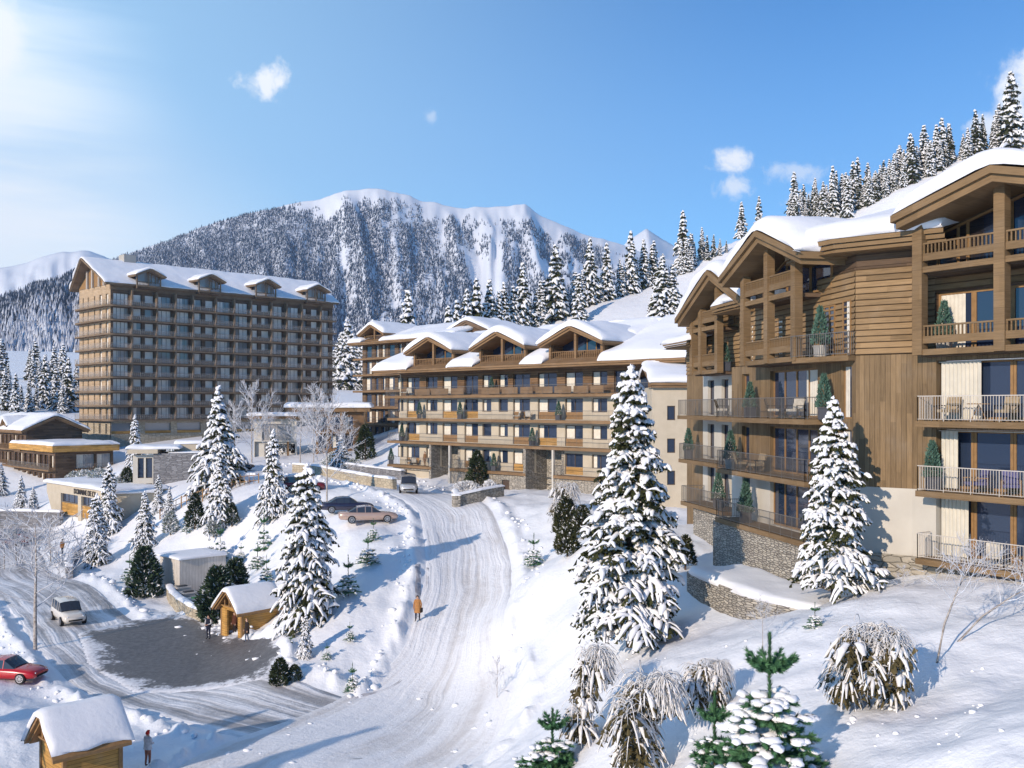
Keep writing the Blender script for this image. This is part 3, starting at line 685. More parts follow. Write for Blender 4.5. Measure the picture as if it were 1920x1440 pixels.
def snow_obj(sheets, parent, base, name='snow_cover', m='roof_snow'):
    V = []; F = []; o = 0
    for v, f in sheets: V.append(v - np.array(base)); F.append(f + o); o += len(v)
    return mesh_obj(name, np_mesh(name, np.vstack(V), np.vstack(F), M[m], smooth=True), parent)
def gable(fr, tc, hw, nf, nb, ze, za, parent, base, woodm, wt_=.28, th=.6, prow=.0, name='roof', zb=None, snow=True, lay=2, seed=1, hwb=None):
    """gabled roof, ridge along n from nf (front) back to nb; boards in two stepped layers, snow on top"""
    mb = MB(); hwb = hwb or hw
    def pt(v, n, dz): return fr.p(tc + v * hw, n + (prow * (1 - abs(v)) if n == nf else 0), za - (za - ze) * abs(v) + dz)
    for L in range(lay):
        ins = .16 * L; top = -(wt_ * L); bot = -(wt_ * (L + 1))
        for sg in (-1, 1):
            v1 = sg * (1 - ins / hw)
            a, b, c, d = pt(0, nf, top), pt(v1, nf, top), pt(v1, nb, top), pt(0, nb, top)
            e, f_, g, h = pt(0, nf, bot), pt(v1, nf, bot), pt(v1, nb, bot), pt(0, nb, bot)
            if L:
                off = lambda p: tuple(np.array(p) - np.array(fr.n + (0,)) * ins)
                a, b, e, f_ = off(a), off(b), off(e), off(f_)
            sl = math.hypot(hw, za - ze); ln = abs(nf - nb)
            def q(p1, p2, p3, p4, uv):
                mb.face([p1, p2, p3, p4], uv)
            q(a, b, c, d, [(0, 0), (0, sl), (ln, sl), (ln, 0)]); q(e, h, g, f_, [(0, 0), (ln, 0), (ln, sl), (0, sl)])
            q(a, e, f_, b, [(0, L * .31), (0, L * .31 + .29), (sl, L * .31 + .29), (sl, L * .31)]); q(d, c, g, h, [(0, 0), (sl, 0), (sl, .3), (0, .3)])
            q(b, f_, g, c, [(0, L * .31), (0, L * .31 + .29), (ln, L * .31 + .29), (ln, L * .31)])
    o = mb.build(name, [M[woodm]], parent, base)
    if snow:
        inset = .12
        def P(U, V):
            v = (V - .5) * 2 * (1 - inset / hw)
            n = nf + (nb - nf) * U + prow * (1 - np.abs(v)) * (1 - U); t = tc + v * hw
            av = np.sqrt(v * v + .012) - .11 * (1 - np.clip(np.abs(v), 0, 1))
            return fr.o[0] + t * fr.u[0] + n * fr.n[0], fr.o[1] + t * fr.u[1] + n * fr.n[1], za - (za - ze) * av
        v, f = snow_sheet(P, abs(nf - nb), 2 * hw, th, r=min(.75, th * 1.1), step=.55, seed=seed)
        return o, (v, f)
    return o, None

def window(name, fr, a, b, c, d, n, parent, base, sec=2, cur=0.0, fm='frame', gm='glass', fw=.07, split=True, low=0.0, cm='curtain', seed=0):
    """window set in an opening at depth n: frame (with mullions), glass, curtain; one mesh when split is False"""
    f = MB(); g = MB(); h = MB(); D = .09
    f.box(fr, a, a + fw, n - D, n, c, d); f.box(fr, b - fw, b, n - D, n, c, d); f.box(fr, a + fw, b - fw, n - D, n, d - fw, d); f.box(fr, a + fw, b - fw, n - D, n, c, c + fw)
    for i in range(1, sec):
        t = a + (b - a) * i / sec; f.box(fr, t - fw * .6, t + fw * .6, n - D, n - .002, c + fw, d - fw)
    if low: f.box(fr, a + fw, b - fw, n - D, n - .004, c + fw, c + low)
    g.box(fr, a + fw * .5, b - fw * .5, n - D * .75, n - D * .45, c + fw * .5, d - fw * .5)
    cl = []
    if cur:
        w = (b - a - 2 * fw) * abs(cur); t0 = a + fw if cur > 0 else b - fw - w
        k = max(4, int(w / .09)); rr = random.Random(seed)
        pts = [(t0 + w * i / k, n - D * .40 + (.020 if i % 2 else .004)) for i in range(k + 1)]
        for (ta, na_), (tb, nb_) in zip(pts[:-1], pts[1:]):
            h.face([fr.p(ta, na_, c + fw), fr.p(tb, nb_, c + fw), fr.p(tb, nb_, d - fw), fr.p(ta, na_, d - fw)], [(ta, c), (tb, c), (tb, d), (ta, d)])
    if not split:
        for src, k in ((g, 1), (h, 2)):
            for fc in src.f:
                i0 = fc[0]; f.face(src.v[i0:i0 + len(fc)], src.uv[i0:i0 + len(fc)], k)
        return f.build(name, [M[fm], M[gm], M[cm]], parent, base)
    o = f.build(name, [M[fm]], parent, base)
    g.build('pane', [M[gm]], o, base).parent = o
    if cur: h.build('curtain', [M[cm]], o, base)
    return o
def rail(mb, fr, pts, z, h=1.0, step=.12, r=.014, post=1.5, top=.03, m=0, low=.08, mtop=None):
    """baluster railing along (t, n) points standing at height z"""
    mtop = m if mtop is None else mtop
    for (ta, na_), (tb, nb_) in zip(pts[:-1], pts[1:]):
        L = math.hypot(tb - ta, nb_ - na_)
        if L < .05: continue
        A = lambda k, zz: fr.p(ta + (tb - ta) * k, na_ + (nb_ - na_) * k, zz)
        mb.bar(A(0, z + h), A(1, z + h), top, mtop); mb.bar(A(0, z + low), A(1, z + low), r * 1.3, m)
        nb2 = max(1, int(L / step))
        for i in range(nb2 + 1):
            big = i % max(1, int(post / step)) == 0 or i == nb2
            mb.bar(A(i / nb2, z if big else z + low), A(i / nb2, z + h), r * 1.7 if big else r, m)
def deck(mb, fr, t0, t1, n0, n1, z, th=.22, m=0): mb.box(fr, t0, t1, n0, n1, z - th, z, m)
def relief_text(txt, size): return txt
# ------------------------------------------------------------------ timber chalet block on the right
Z1, Z2, Z3, Z4, Z5 = 11.08, 13.85, 16.7, 19.55, 22.65
LW = Fr((13.1, 45.2), (-.19, .982)); LW2 = Fr((14.77, 45.52), (-.19, .982))
FF = Fr((16.73, 40.0), (.545, -.838), -1)
W0, W1, W2 = (14.5, 45.8), (15.1, 42.4), (17.0, 41.0)
FA = Fr(W1, (W0[0] - W1[0], W0[1] - W1[1])); FB = Fr(W2, (W1[0] - W2[0], W1[1] - W2[1]))
LA, LB = math.dist(W0, W1), math.dist(W1, W2)
RBASE = (16.0, 45.0, 9.5)
RBo = empty('apartment_chalet', RBASE, 'tall timber and cream apartment chalet at the right edge with thick snow on stepped gables', 'building')
def prism(mb, pts, z0, z1, m=0, mside=None):
    n = len(pts); mside = m if mside is None else mside
    mb.face([(x, y, z1) for x, y in pts], [(x, y) for x, y in pts], m); mb.face([(x, y, z0) for x, y in pts[::-1]], [(x, y) for x, y in pts[::-1]], m)
    u = 0
    for i in range(n):
        a, b = pts[i], pts[(i + 1) % n]; L = math.dist(a, b)
        mb.face([(a[0], a[1], z0), (b[0], b[1], z0), (b[0], b[1], z1), (a[0], a[1], z1)], [(u, z0), (u + L, z0), (u + L, z1), (u, z1)], mside); u += L
wn = -.77
FTE = 9.0
# --- main walls
bw = MB(); BW = [bw]; cw = MB(); pk = MB(); dk = MB()
f_op = FF.tpx(1755, wn)
opF = [(f_op, FTE, Z + .04, Z + 2.5) for Z in (Z1, Z2, Z3)]
bw.wall(FF, -.69, FTE, Z2 - .05, Z4 - .02, opF, wn, .75); cw.wall(FF, -.69, FTE, 9.0, Z2 - .05, opF[:1], wn, .75)
bw.wall(FB, 0, LB, Z2 - .05, Z4 - .02); cw.wall(FB, 0, LB, 9.0, Z2 - .05)
ad = (.35, 1.25); opA = [(ad[0], ad[1], Z3 + .05, Z3 + 2.45), (ad[0], ad[1], Z2 + .05, Z2 + 2.4)]
bw.wall(FA, 0, LA, Z2 - .05, Z4 - .02, opA, 0, .3); cw.wall(FA, 0, LA, 9.0, Z2 - .05)
tw0, tw1 = LW.tpx(1534, -1.5), LW.tpx(1444, -1.5); td0, td1 = LW.tpx(1405, -1.5), LW.tpx(1391, -1.5)
tc0 = LW.tpx(1372, -1.5)
wnL = [(tw0, tw1, Z3 + .05, Z3 + 2.45), (td0, td1, Z3 + .05, Z3 + 2.4), (tw0, tw1, Z2 + .05, Z2 + 2.4), (td0, td1, Z2 + .05, Z2 + 2.35)]
wnL1 = [(tw0, tw1, Z1 + .05, Z1 + 2.4), (LW.tpx(1406, -1.5), LW.tpx(1392, -1.5), Z1 + .05, Z1 + 2.3)]
bw.wall(LW, .2, tc0, Z2 - .3, Z4, wnL, -1.5, .35); cw.wall(LW, .2, tc0, 8.0, Z2 - .3, wnL1, -1.5, .3)
# cream wing further along
t2a, t2b = tc0 - .4, LW2.tpx(1318, -1.5)
w2 = []
for Z in (Z1, Z2, Z3):
    for a, b, s in ((1366, 1353, .05), (1339, 1327, .05)): w2.append((LW2.tpx(a, -1.5), LW2.tpx(b, -1.5), Z + s, Z + 2.3))
cw.wall(LW2, t2a, t2b, 8.0, Z4 - .1, w2, -1.5, .3)
t2c = LW2.tpx(1288, -1.5)
bw = MB(); BW.append(bw); bw.wall(LW2, t2b, t2c, 9.0, Z4 - .1, (), -1.5)
cw.box(LW2, t2c - .3, t2c, -12, -1.6, 8.0, Z4 + 3, 0)
pk.planks([FF.p(FTE, wn, 0)[:2], ], 0, 0) if False else None
pk.planks([W2, W1, W0], Z4, 23.3, .265); pk.planks([LW.p(.3, -1.5, 0)[:2], LW.p(9.0, -1.5, 0)[:2]], Z4, Z5 + .1, .265)
pk.planks([LW2.p(8.5, -1.5, 0)[:2], LW2.p(t2c, -1.5, 0)[:2]], Z4 - .1, Z5 + .6, .265)
fw_ = -1.75; f4 = FF.tpx(1754, fw_)
pk.planks([FF.p(f4, fw_, 0)[:2], FF.p(-.7, fw_, 0)[:2]], Z4, Z5 + .35, .265)
pk.planks([FF.p(FTE, fw_, 0)[:2], FF.p(f4, fw_, 0)[:2]], 22.2, Z5 + .35, .265)
for b_ in BW: b_.build('board_wall', [M['board_wood']], RBo, RBASE)
cw.build('rendered_wall', [M['white_render']], RBo, RBASE)
# dark backing behind boards, the shaded strip under the eave, floors and end walls
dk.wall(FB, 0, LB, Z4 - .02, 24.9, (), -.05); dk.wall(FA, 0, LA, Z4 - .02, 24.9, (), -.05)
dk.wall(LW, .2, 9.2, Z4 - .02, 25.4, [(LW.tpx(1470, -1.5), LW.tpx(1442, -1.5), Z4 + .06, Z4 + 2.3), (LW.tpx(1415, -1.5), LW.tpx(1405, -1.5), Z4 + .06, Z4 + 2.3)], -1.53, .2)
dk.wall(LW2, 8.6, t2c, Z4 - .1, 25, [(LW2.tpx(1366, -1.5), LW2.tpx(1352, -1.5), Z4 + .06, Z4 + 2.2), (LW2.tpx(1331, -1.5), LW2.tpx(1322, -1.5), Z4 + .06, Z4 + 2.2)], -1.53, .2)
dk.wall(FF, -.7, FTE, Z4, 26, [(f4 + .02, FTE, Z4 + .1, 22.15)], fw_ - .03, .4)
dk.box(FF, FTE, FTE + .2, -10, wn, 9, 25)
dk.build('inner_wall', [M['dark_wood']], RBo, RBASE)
# planks need openings: doors and windows at the timber level stand 6 cm proud of them
pk.build('plank_cladding', [M['chalet_wood']], RBo, RBASE)
# --- stone base
sb = MB(); rb = MB()
sb.box(LW, -1.3, 9.6, -1.7, -.10, 5.5, Z1 - .22); sb.box(LW2, 8.2, LW2.tpx(1300, -.1), -1.6, -.10, 6.5, Z1 - .22)
for fr, a, b, n in ((FF, -.72, FTE, wn), (FB, -.04, LB + .04, 0), (FA, -.05, LA, 0)): rb.box(fr, a, b, n + .002, n + .09, 8.6, 10.95)
sb.build('stone_base', [M['stone']], RBo, RBASE); rb.build('rubble_base', [M['rubble']], RBo, RBASE)
# --- windows
def win(*a, **k): return window('window', *a, parent=RBo, base=RBASE, **k)
for i, Z in enumerate((Z1, Z2, Z3)):
    n = wn - .55
    ts = [f_op, FF.tpx(1826, n), FF.tpx(1900, n), FF.tpx(1900, n) + 1.9, FTE]
    for k in range(4): win(FF, ts[k] + .01, ts[k + 1] - .01, Z + .06, Z + 2.48, n, sec=1, fw=.11)
    dm = MB(); w = (1.28, .82, 1.75)[i]; t0 = FF.tpx(1763, wn - .2); kk = int(w / .085)
    for q_ in range(kk):
        a_, b_ = t0 + w * q_ / kk, t0 + w * (q_ + 1) / kk; na_, nb_ = (wn - .22 + (.06 if q_ % 2 else -.05)), (wn - .22 + (.06 if (q_ + 1) % 2 else -.05))
        dm.face([FF.p(a_, na_, Z + .08), FF.p(b_, nb_, Z + .08), FF.p(b_, nb_, Z + 2.42), FF.p(a_, na_, Z + 2.42)], [(a_, 0), (b_, 0), (b_, 2), (a_, 2)])
    dm.bar(FF.p(t0 - .2, wn - .22, Z + 2.44), FF.p(FTE, wn - .22, Z + 2.44), .02)
    dm.build('drape', [M['drape']], RBo, RBASE)
for a, b in zip(*(lambda L: (L[:-1], L[1:]))([f4 + .02, FF.tpx(1826, fw_ - .2), FF.tpx(1898, fw_ - .2), FF.tpx(1898, fw_ - .2) + 1.9, FTE])): win(FF, a, b, Z4 + .12, 22.13, fw_ - .2, sec=1, fw=.11, cur=.8 if a < f4 + .3 else 0)
for o in opA: win(FA, *o, -.15, sec=1, cur=-.5)
for o in (wnL[0], wnL[2], wnL1[0]): win(LW, *o, -1.7, sec=4, cur=.3 if o[2] > 14 else 0, fw=.09)
for o in (wnL[1], wnL[3], wnL1[1]): win(LW, *o, -1.7, sec=1)
for k, o in enumerate(w2): win(LW2, *o, -1.7, sec=1, fm='dark_frame', cur=.5 if k % 2 == 0 else 0)
for a, b in ((1470, 1442), (1415, 1405)): win(LW, LW.tpx(a, -1.5), LW.tpx(b, -1.5), Z4 + .06, Z4 + 2.3, -1.44, sec=3 if a == 1470 else 1, cur=.4)
for a, b in ((1366, 1352), (1331, 1322)): win(LW2, LW2.tpx(a, -1.5), LW2.tpx(b, -1.5), Z4 + .06, Z4 + 2.2, -1.44, sec=1)
win(FA, .3, 1.0, Z4 + .06, Z4 + 2.5, .09, sec=1, cur=.5); win(FA, 1.7, 3.2, Z4 + .06, Z4 + 2.4, .09, sec=3)
# --- decks with railings
def balcony(fr, t0, t1, n0, n1, Z, ends=(True, True), metal='metal', h=1.02, glassy=False, deckm='beam_wood', over=1.2):
    d = MB(); d.box(fr, t0, t1, n0, n1, Z - .24, Z); o = d.build('balcony', [M[deckm]], RBo, RBASE)
    r = MB(); e = .06; pts = []
    if ends[0]: pts.append((t0 + e, n0 + .1))
    pts += [(t0 + e, n1 - e), (t1 - e, n1 - e)]
    if ends[1]: pts.append((t1 - e, n0 + .1))
    rail(r, fr, pts, Z, h, .115, .011, over, .024); r.build('railing', [M[metal]], o, RBASE); return o
for Z in (Z1, Z2, Z3): balcony(FF, FF.tpx(1716, .35), FTE, wn + (.0 if Z > 12 else .1), .35, Z, (True, False), 'rail_white')
a0 = LW.tpx(1342, 0)
balcony(LW, -1.2, a0, -1.5, 0, Z3, (True, True)); balcony(LW, -1.2, a0, -1.5, 0, Z2); balcony(LW, -1.1, a0 + .1, -1.5, 0, Z1)
b0 = LW2.tpx(1346, .2)
for Z, e in ((Z3, 1270), (Z2, 1272), (Z1, 1276)): balcony(LW2, b0 - .6, LW2.tpx(e, .2), -1.5, .2, Z)
# deck wrapping round to the plank wall with the big planter
d = MB(); poly_ = [(13.1, 45.2), (14.05, 43.15), (14.72, 42.25), (15.08, 42.42), (14.52, 45.75), (13.5, 45.9)]
prism(d, poly_, Z4 - .24, Z4 - .003); o = d.build('balcony', [M['beam_wood']], RBo, RBASE)
r = MB()
for a, b in zip(poly_[:3], poly_[1:4]):
    fr = Fr(a, (b[0] - a[0], b[1] - a[1])); rail(r, fr, [(0, .0 - .05), (math.dist(a, b), -.05)], Z4, 1.02, .12, .012, 1.2, .022)
r.build('railing', [M['metal']], o, RBASE)
# --- timber frames: posts, beams, wooden rails
def frame_bay(fr, posts, z0, z5, ztop, w=.40, n=0.0, dep=.40, ndeck=-1.5, decks=True, lo=.34):
    for t, zt in zip(posts, ztop):
        p = MB(); p.box(fr, t - w / 2, t + w / 2, n - dep, n, z0 - .12, zt); p.build('post', [M['beam_wood']], RBo, RBASE)
    for a, b in zip(posts[:-1], posts[1:]):
        a, b = (a, b) if a < b else (b, a); a += w / 2; b -= w / 2
        for Z in (z0, z5):
            g = MB(); g.box(fr, a, b, n - .30, n - .06, Z - .14, Z + .10); g.box(fr, a, b, n - .22, n - .08, Z + lo, Z + lo + .30)
            o = g.build('beam', [M['beam_wood']], RBo, RBASE)
            q_ = MB(); k = max(2, int((b - a) / .17))
            for i in range(k + 1):
                t = a + .03 + (b - a - .06) * i / k; q_.box(fr, t - .025, t + .025, n - .18, n - .12, Z + lo + .29, Z + 1.02)
            q_.box(fr, a, b, n - .20, n - .10, Z + 1.021, Z + 1.09); q_.build('railing', [M['beam_wood']], o, RBASE)
    for Z in (z0, z5):
        g = MB(); a, b = min(posts), max(posts); g.box(fr, a, b, ndeck, n - .31, Z - .2, Z); g.build('floor_deck', [M['dark_wood']], RBo, RBASE)
tA, tB = FF.tpx(1719, 0), FF.tpx(1873, 0)
tipF, apxF = FF.tpx(1669, .9), FF.tpx(1856, .9); zeF, zaF = FF.zpx(tipF, .9, 405), FF.zpx(apxF, .9, 309)
hwF = apxF - tipF
def roofz(t, tc, hw, ze, za): return za - (za - ze) * min(1, abs(t - tc) / hw)
pF = [tA, tB, tB + (tB - tA), tB + 2 * (tB - tA)]
frame_bay(FF, pF, Z4, 22.95, [roofz(t, apxF, hwF, zeF, zaF) - .5 for t in pF], .44, 0, .42, fw_)
tl, tr = LW.tpx(1348, .8), LW.tpx(1500, .8); tcG = (tl + tr) / 2; hwG = (tl - tr) / 2
zeG = (LW.zpx(tl, .8, 520) + LW.zpx(tr, .8, 472)) / 2; zaG = LW.zpx(tcG, .8, 432)
pG = [LW.tpx(p, 0) for p in (1486, 1435, 1391)]
frame_bay(LW, pG, Z4, Z5, [roofz(t, tcG, hwG, zeG, zaG) - .5 for t in pG], .42)
tcH = LW2.tpx(1326, .8); tlH = LW2.tpx(1266, .8); hwH = tlH - tcH; zaH = LW2.zpx(tcH, .8, 506); zeH = LW2.zpx(tlH, .8, 598)
pH = [LW2.tpx(p, 0) for p in (1342, 1311, 1295)]
frame_bay(LW2, pH, Z4 - .1, Z5 - .5, [roofz(t, tcH, hwH, zeH, zaH) - .5 for t in pH], .42)
# glazed gables behind the frames
def gable_glass(fr, n, t0, t1, z0, tc, hw, ze, za, mull, drop=.75):
    zz = lambda t: roofz(t, tc, hw, ze, za) - drop
    g = MB(); f = MB(); tt = sorted({t0, t1, tc if t0 < tc < t1 else t0} | {m_ for m_ in mull if t0 < m_ < t1})
    for a, b in zip(tt[:-1], tt[1:]):
        g.face([fr.p(a, n - .05, z0), fr.p(b, n - .05, z0), fr.p(b, n - .05, max(z0, zz(b))), fr.p(a, n - .05, max(z0, zz(a)))], [(a, z0), (b, z0), (b, zz(b)), (a, zz(a))])
        f.bar(fr.p(a, n, zz(a)), fr.p(b, n, zz(b)), .07); f.bar(fr.p(a, n, z0 + .07), fr.p(b, n, z0 + .07), .07)
    for t in tt: f.bar(fr.p(t, n, z0), fr.p(t, n, max(z0 + .1, zz(t))), .07)
    o = f.build('window', [M['frame']], RBo, RBASE); g.build('pane', [M['glass']], o, RBASE)
gable_glass(FF, fw_ + .02, FF.tpx(1760, fw_), FTE - .3, 23.0, apxF, hwF, zeF, zaF, [FF.tpx(p, fw_) for p in (1797, 1815, 1898)])
gable_glass(LW, -1.46, tr + 1.3, tl - 1.3, Z5 + .05, tcG, hwG, zeG, zaG, [tcG - 1.2, tcG + 1.2])
gable_glass(LW2, -1.46, tcH - hwH + 1.4, tlH - 1.4, Z5 - .4, tcH, hwH, zeH, zaH, [tcH - 1.2, tcH + 1.2])
# --- roofs
sheets = []
for fr, tc, hw, nf, nb, ze, za, th, sd_ in ((FF, apxF, hwF, .9, -11, zeF, zaF, .72, 1), (LW, tcG, hwG, .85, -10, zeG, zaG, .72, 2), (LW2, tcH, hwH, .85, -9, zeH, zaH, .7, 3)):
    o, sh = gable(fr, tc, hw, nf, nb, ze, za, RBo, RBASE, 'beam_wood', .3, th, .0, seed=sd_); sheets.append(sh)
def eave_roof(pts, back, dz, zb, fh=.62, th=.7, seed=5, snow=True):
    """roof between gables: fascia along plan points, rising towards the back"""
    mb = MB(); P_ = [np.array(p, float) for p in pts]; B_ = [np.array(p, float) for p in back]
    for (a, b, c, d) in zip(P_[:-1], P_[1:], B_[:-1], B_[1:]):
        L = np.linalg.norm(b - a)
        for k in range(3):
            z0 = zb + fh * k / 3; z1 = zb + fh * (k + 1) / 3 - .012; inn = .12 * (2 - k); da = (c - a) / np.linalg.norm(c - a) * inn; db = (d - b) / np.linalg.norm(d - b) * inn
            a_, b_ = a + da, b + db
            mb.face([(a_[0], a_[1], z0), (b_[0], b_[1], z0), (b_[0], b_[1], z1), (a_[0], a_[1], z1)], [(0, .02), (L, .02), (L, .22), (0, .22)])
            a2, b2 = a + da * .0 + (c - a) * .02, b + (d - b) * .02
            mb.face([(a_[0], a_[1], z1), (b_[0], b_[1], z1), (b2[0], b2[1], z1), (a2[0], a2[1], z1)], [(0, 0), (L, 0), (L, .1), (0, .1)])
        mb.face([(a[0], a[1], zb + .002), (b[0], b[1], zb + .002), (d[0], d[1], zb + .002), (c[0], c[1], zb + .002)], [(0, 0), (L, 0), (L, 4), (0, 4)])
        mb.face([(a[0], a[1], zb + fh), (b[0], b[1], zb + fh), (d[0], d[1], zb + fh + dz), (c[0], c[1], zb + fh + dz)], [(0, 0), (L, 0), (L, 4), (0, 4)])
    mb.build('roof', [M['beam_wood']], RBo, RBASE)
    cum = np.concatenate([[0], np.cumsum([np.linalg.norm(b - a) for a, b in zip(P_[:-1], P_[1:])])]); T = cum[-1]; PA = np.array(P_); BA = np.array(B_)
    wid = np.linalg.norm(BA[0] - PA[0])
    def P(U, V):
        s = np.clip(U, 0, 1) * T
        ax = np.interp(s, cum, PA[:, 0]); ay = np.interp(s, cum, PA[:, 1]); bx = np.interp(s, cum, BA[:, 0]); by = np.interp(s, cum, BA[:, 1])
        return ax + (bx - ax) * V, ay + (by - ay) * V, zb + fh + dz * V
    if snow: sheets.append(snow_sheet(P, T, wid, th, .7, .5, seed))
eave_roof([(12.9, 45.9), (13.05, 44.6), (13.45, 43.3), (14.0, 42.2), (16.75, 40.05), (17.6, 39.4)], [(19.5, 50.5), (20, 49.5), (20.6, 48.6), (21.2, 47.6), (23, 45.5), (24, 44.6)], 2.1, 24.0)
p2 = [LW2.p(t, .55, 0)[:2] for t in (7.5, 10, 12.5)]; q2 = [LW2.p(t, -7, 0)[:2] for t in (7.5, 10, 12.5)]
eave_roof(p2, q2, 2.2, 22.75, .5, .55, 6)
p3 = [LW2.p(t, .3, 0)[:2] for t in (17, 19, 21.5)]; q3 = [LW2.p(t, -6, 0)[:2] for t in (17, 19, 21.5)]
eave_roof(p3, q3, 1.2, 21.2, .35, .5, 8)
snow_obj(sheets, RBo, RBASE)
# --- walled terrace below the chalet
TB = (8.0 + 1.5, 45.5, 7.0)
tw = empty('terrace_wall', TB, 'low angular dry stone terrace wall with snow on top below the timber chalet', 'wall')
pl = [(px_ - 960) / K * d_ for px_, d_ in ((1288, 49.5), (1400, 43.2), (1548, 39.6))]; PT = [(pl[0], 49.5), (pl[1], 43.2), (pl[2], 39.6)]
w = MB(); zt = 8.85
for a, b in zip(PT[:-1], PT[1:]):
    fr = Fr(a, (b[0] - a[0], b[1] - a[1])); w.box(fr, -.02, math.dist(a, b) + .02, 0, .5, 5.8, zt)
w.build('stonework', [M['stone']], tw, TB)
IN = [LW.p(6, -.2, 0)[:2], LW.p(0.2, -.2, 0)[:2], (14.4, 41.9)]
def Pter(U, V):
    cs = np.array([0, .55, 1]); o_ = np.array(PT); i_ = np.array(IN)
    ax = np.interp(U, cs, o_[:, 0]); ay = np.interp(U, cs, o_[:, 1]); bx = np.interp(U, cs, i_[:, 0]); by = np.interp(U, cs, i_[:, 1])
    return ax + (bx - ax) * V, ay + (by - ay) * V, zt - .15 + 0 * U
snow_obj([snow_sheet(Pter, 11, 4.5, .42, .4, .4, 9)], tw, TB, 'snow_cap')
# ------------------------------------------------------------------ long apartment building in the middle
MF = Fr((-14.9, 120.0), (1, -1), -1)
zx = lambda z: 620 + z * .3542
MBASE = (1.0, 104.0, 7.3)
MBo = empty('apartment_building', MBASE, 'long cream apartment building with three snowy gabled dormers and rows of balconies', 'building')
ML = 45.0; mn = -1.4
ZL = [10.1, 13.05, 15.85, 18.6]
def tz(z, n=mn): return MF.tpx(zx(z), n)
cw = MB(); ww = MB(); opsW = []
kinds = [(350, 385, 0), (403, 470, 1), (505, 565, 0), (592, 670, 1), (708, 780, 1), (803, 850, 0), (889, 938, 0), (965, 1055, 1), (1096, 1197, 1), (1240, 1335, 1), (1382, 1464, 0), (1500, 1560, 1), (1610, 1680, 1), (1730, 1790, 0)]
rec = [(tz(531, 0), tz(531, 0) + 3.3), (tz(1031, 0), tz(1031, 0) + 4.0)]
allw = []
for L, Z in enumerate(ZL):
    for a, b, full in kinds:
        ta, tb = tz(a), tz(b)
        if L == 0 and any(r0 - .4 < (ta + tb) / 2 < r1 + .4 for r0, r1 in rec): continue
        o = (ta, tb, Z + (.08 if full else .85), Z + 2.28); allw.append((L, full, o))
for L, Z in enumerate(ZL[:3]):
    ops_ = [o for l, f, o in allw if l == L]
    if L == 0: ops_ += [(r0, r1, 7, 13.1) for r0, r1 in rec]
    cw.wall(MF, 0, ML, Z - (.0), ZL[L + 1] - .0, ops_, mn, .3)
ww.wall(MF, 0, ML, 18.6, 21.6, [o for l, f, o in allw if l == 3], mn, .3)
cw.build('rendered_wall', [M['stucco']], MBo, MBASE); ww.build('timber_wall', [M['mid_wood']], MBo, MBASE)
ew = MB()
for t in (0, ML): ew.box(MF, t - (.0 if t else .25), t + (.25 if t == 0 else .0) - (.25 if t == 0 else .25) if False else t + .001 + (.2 if t else 0), -13, mn - .002, 7, 21.5)
ew.box(MF, 0, ML, -13.2, -13, 7, 21.5); ew.build('end_wall', [M['stucco']], MBo, MBASE)
rs = random.Random(3)
for k, (L, full, o) in enumerate(allw):
    window('window', MF, *o, mn - .2, MBo, MBASE, sec=2 if o[1] - o[0] > 1.7 else 1, cur=rs.choice([.3, .45, -.35, .5, .25, 0]), fm='dark_frame', fw=.08, split=False, seed=k, low=0)
# timber apron panels in front of the tall windows
for L, full, o in allw:
    if full and L < 3:
        a = MB(); a.box(MF, o[0] + .05, o[1] - .05, mn - .19, mn - .13, o[2], o[2] + .78); a.build('apron_panel', [M['gold_wood' if (o[0] * 7 + L) % 3 < 1.4 else 'frame']], MBo, MBASE)
def mdeck(t0, t1, Z, n1=0.0, parent=MBo, base=MBASE, fr=MF, nb=mn, beam='mid_beam', th=.30, panels=(), step=.16):
    d = MB(); d.box(fr, t0, t1, nb, n1, Z - th, Z); o = d.build('balcony', [M[beam]], parent, base)
    r = MB(); rail(r, fr, [(t0 + .06, nb + .05), (t0 + .06, n1 - .06), (t1 - .06, n1 - .06), (t1 - .06, nb + .05)], Z, 1.0, step, .010, 2.2, .028)
    r.build('railing', [M['metal']], o, base)
    if panels:
        for a, b in panels: q = MB(); q.box(fr, a, b, n1 - .16, n1 - .10, Z + .06, Z + .80); q.build('timber_panel', [M['mid_beam']], o, base)
    return o
mdeck(-1.0, ML + .5, ZL[1]); mdeck(-1.0, ML + .5, ZL[2])
pan = [(tz(a, 0), tz(b, 0)) for a, b in ((442, 520), (528, 618), (632, 700), (795, 890), (902, 985), (1000, 1065), (1080, 1170), (1180, 1268), (1282, 1360), (1372, 1440), (1560, 1640))]
mdeck(-1.6, ML + .8, ZL[3], panels=pan)
dl = [-1.0, rec[0][0] - .02], [rec[0][1] + .02, rec[1][0] - .02], [rec[1][1] + .02, ML + .5]
for a, b in dl: mdeck(a, b, ZL[0])
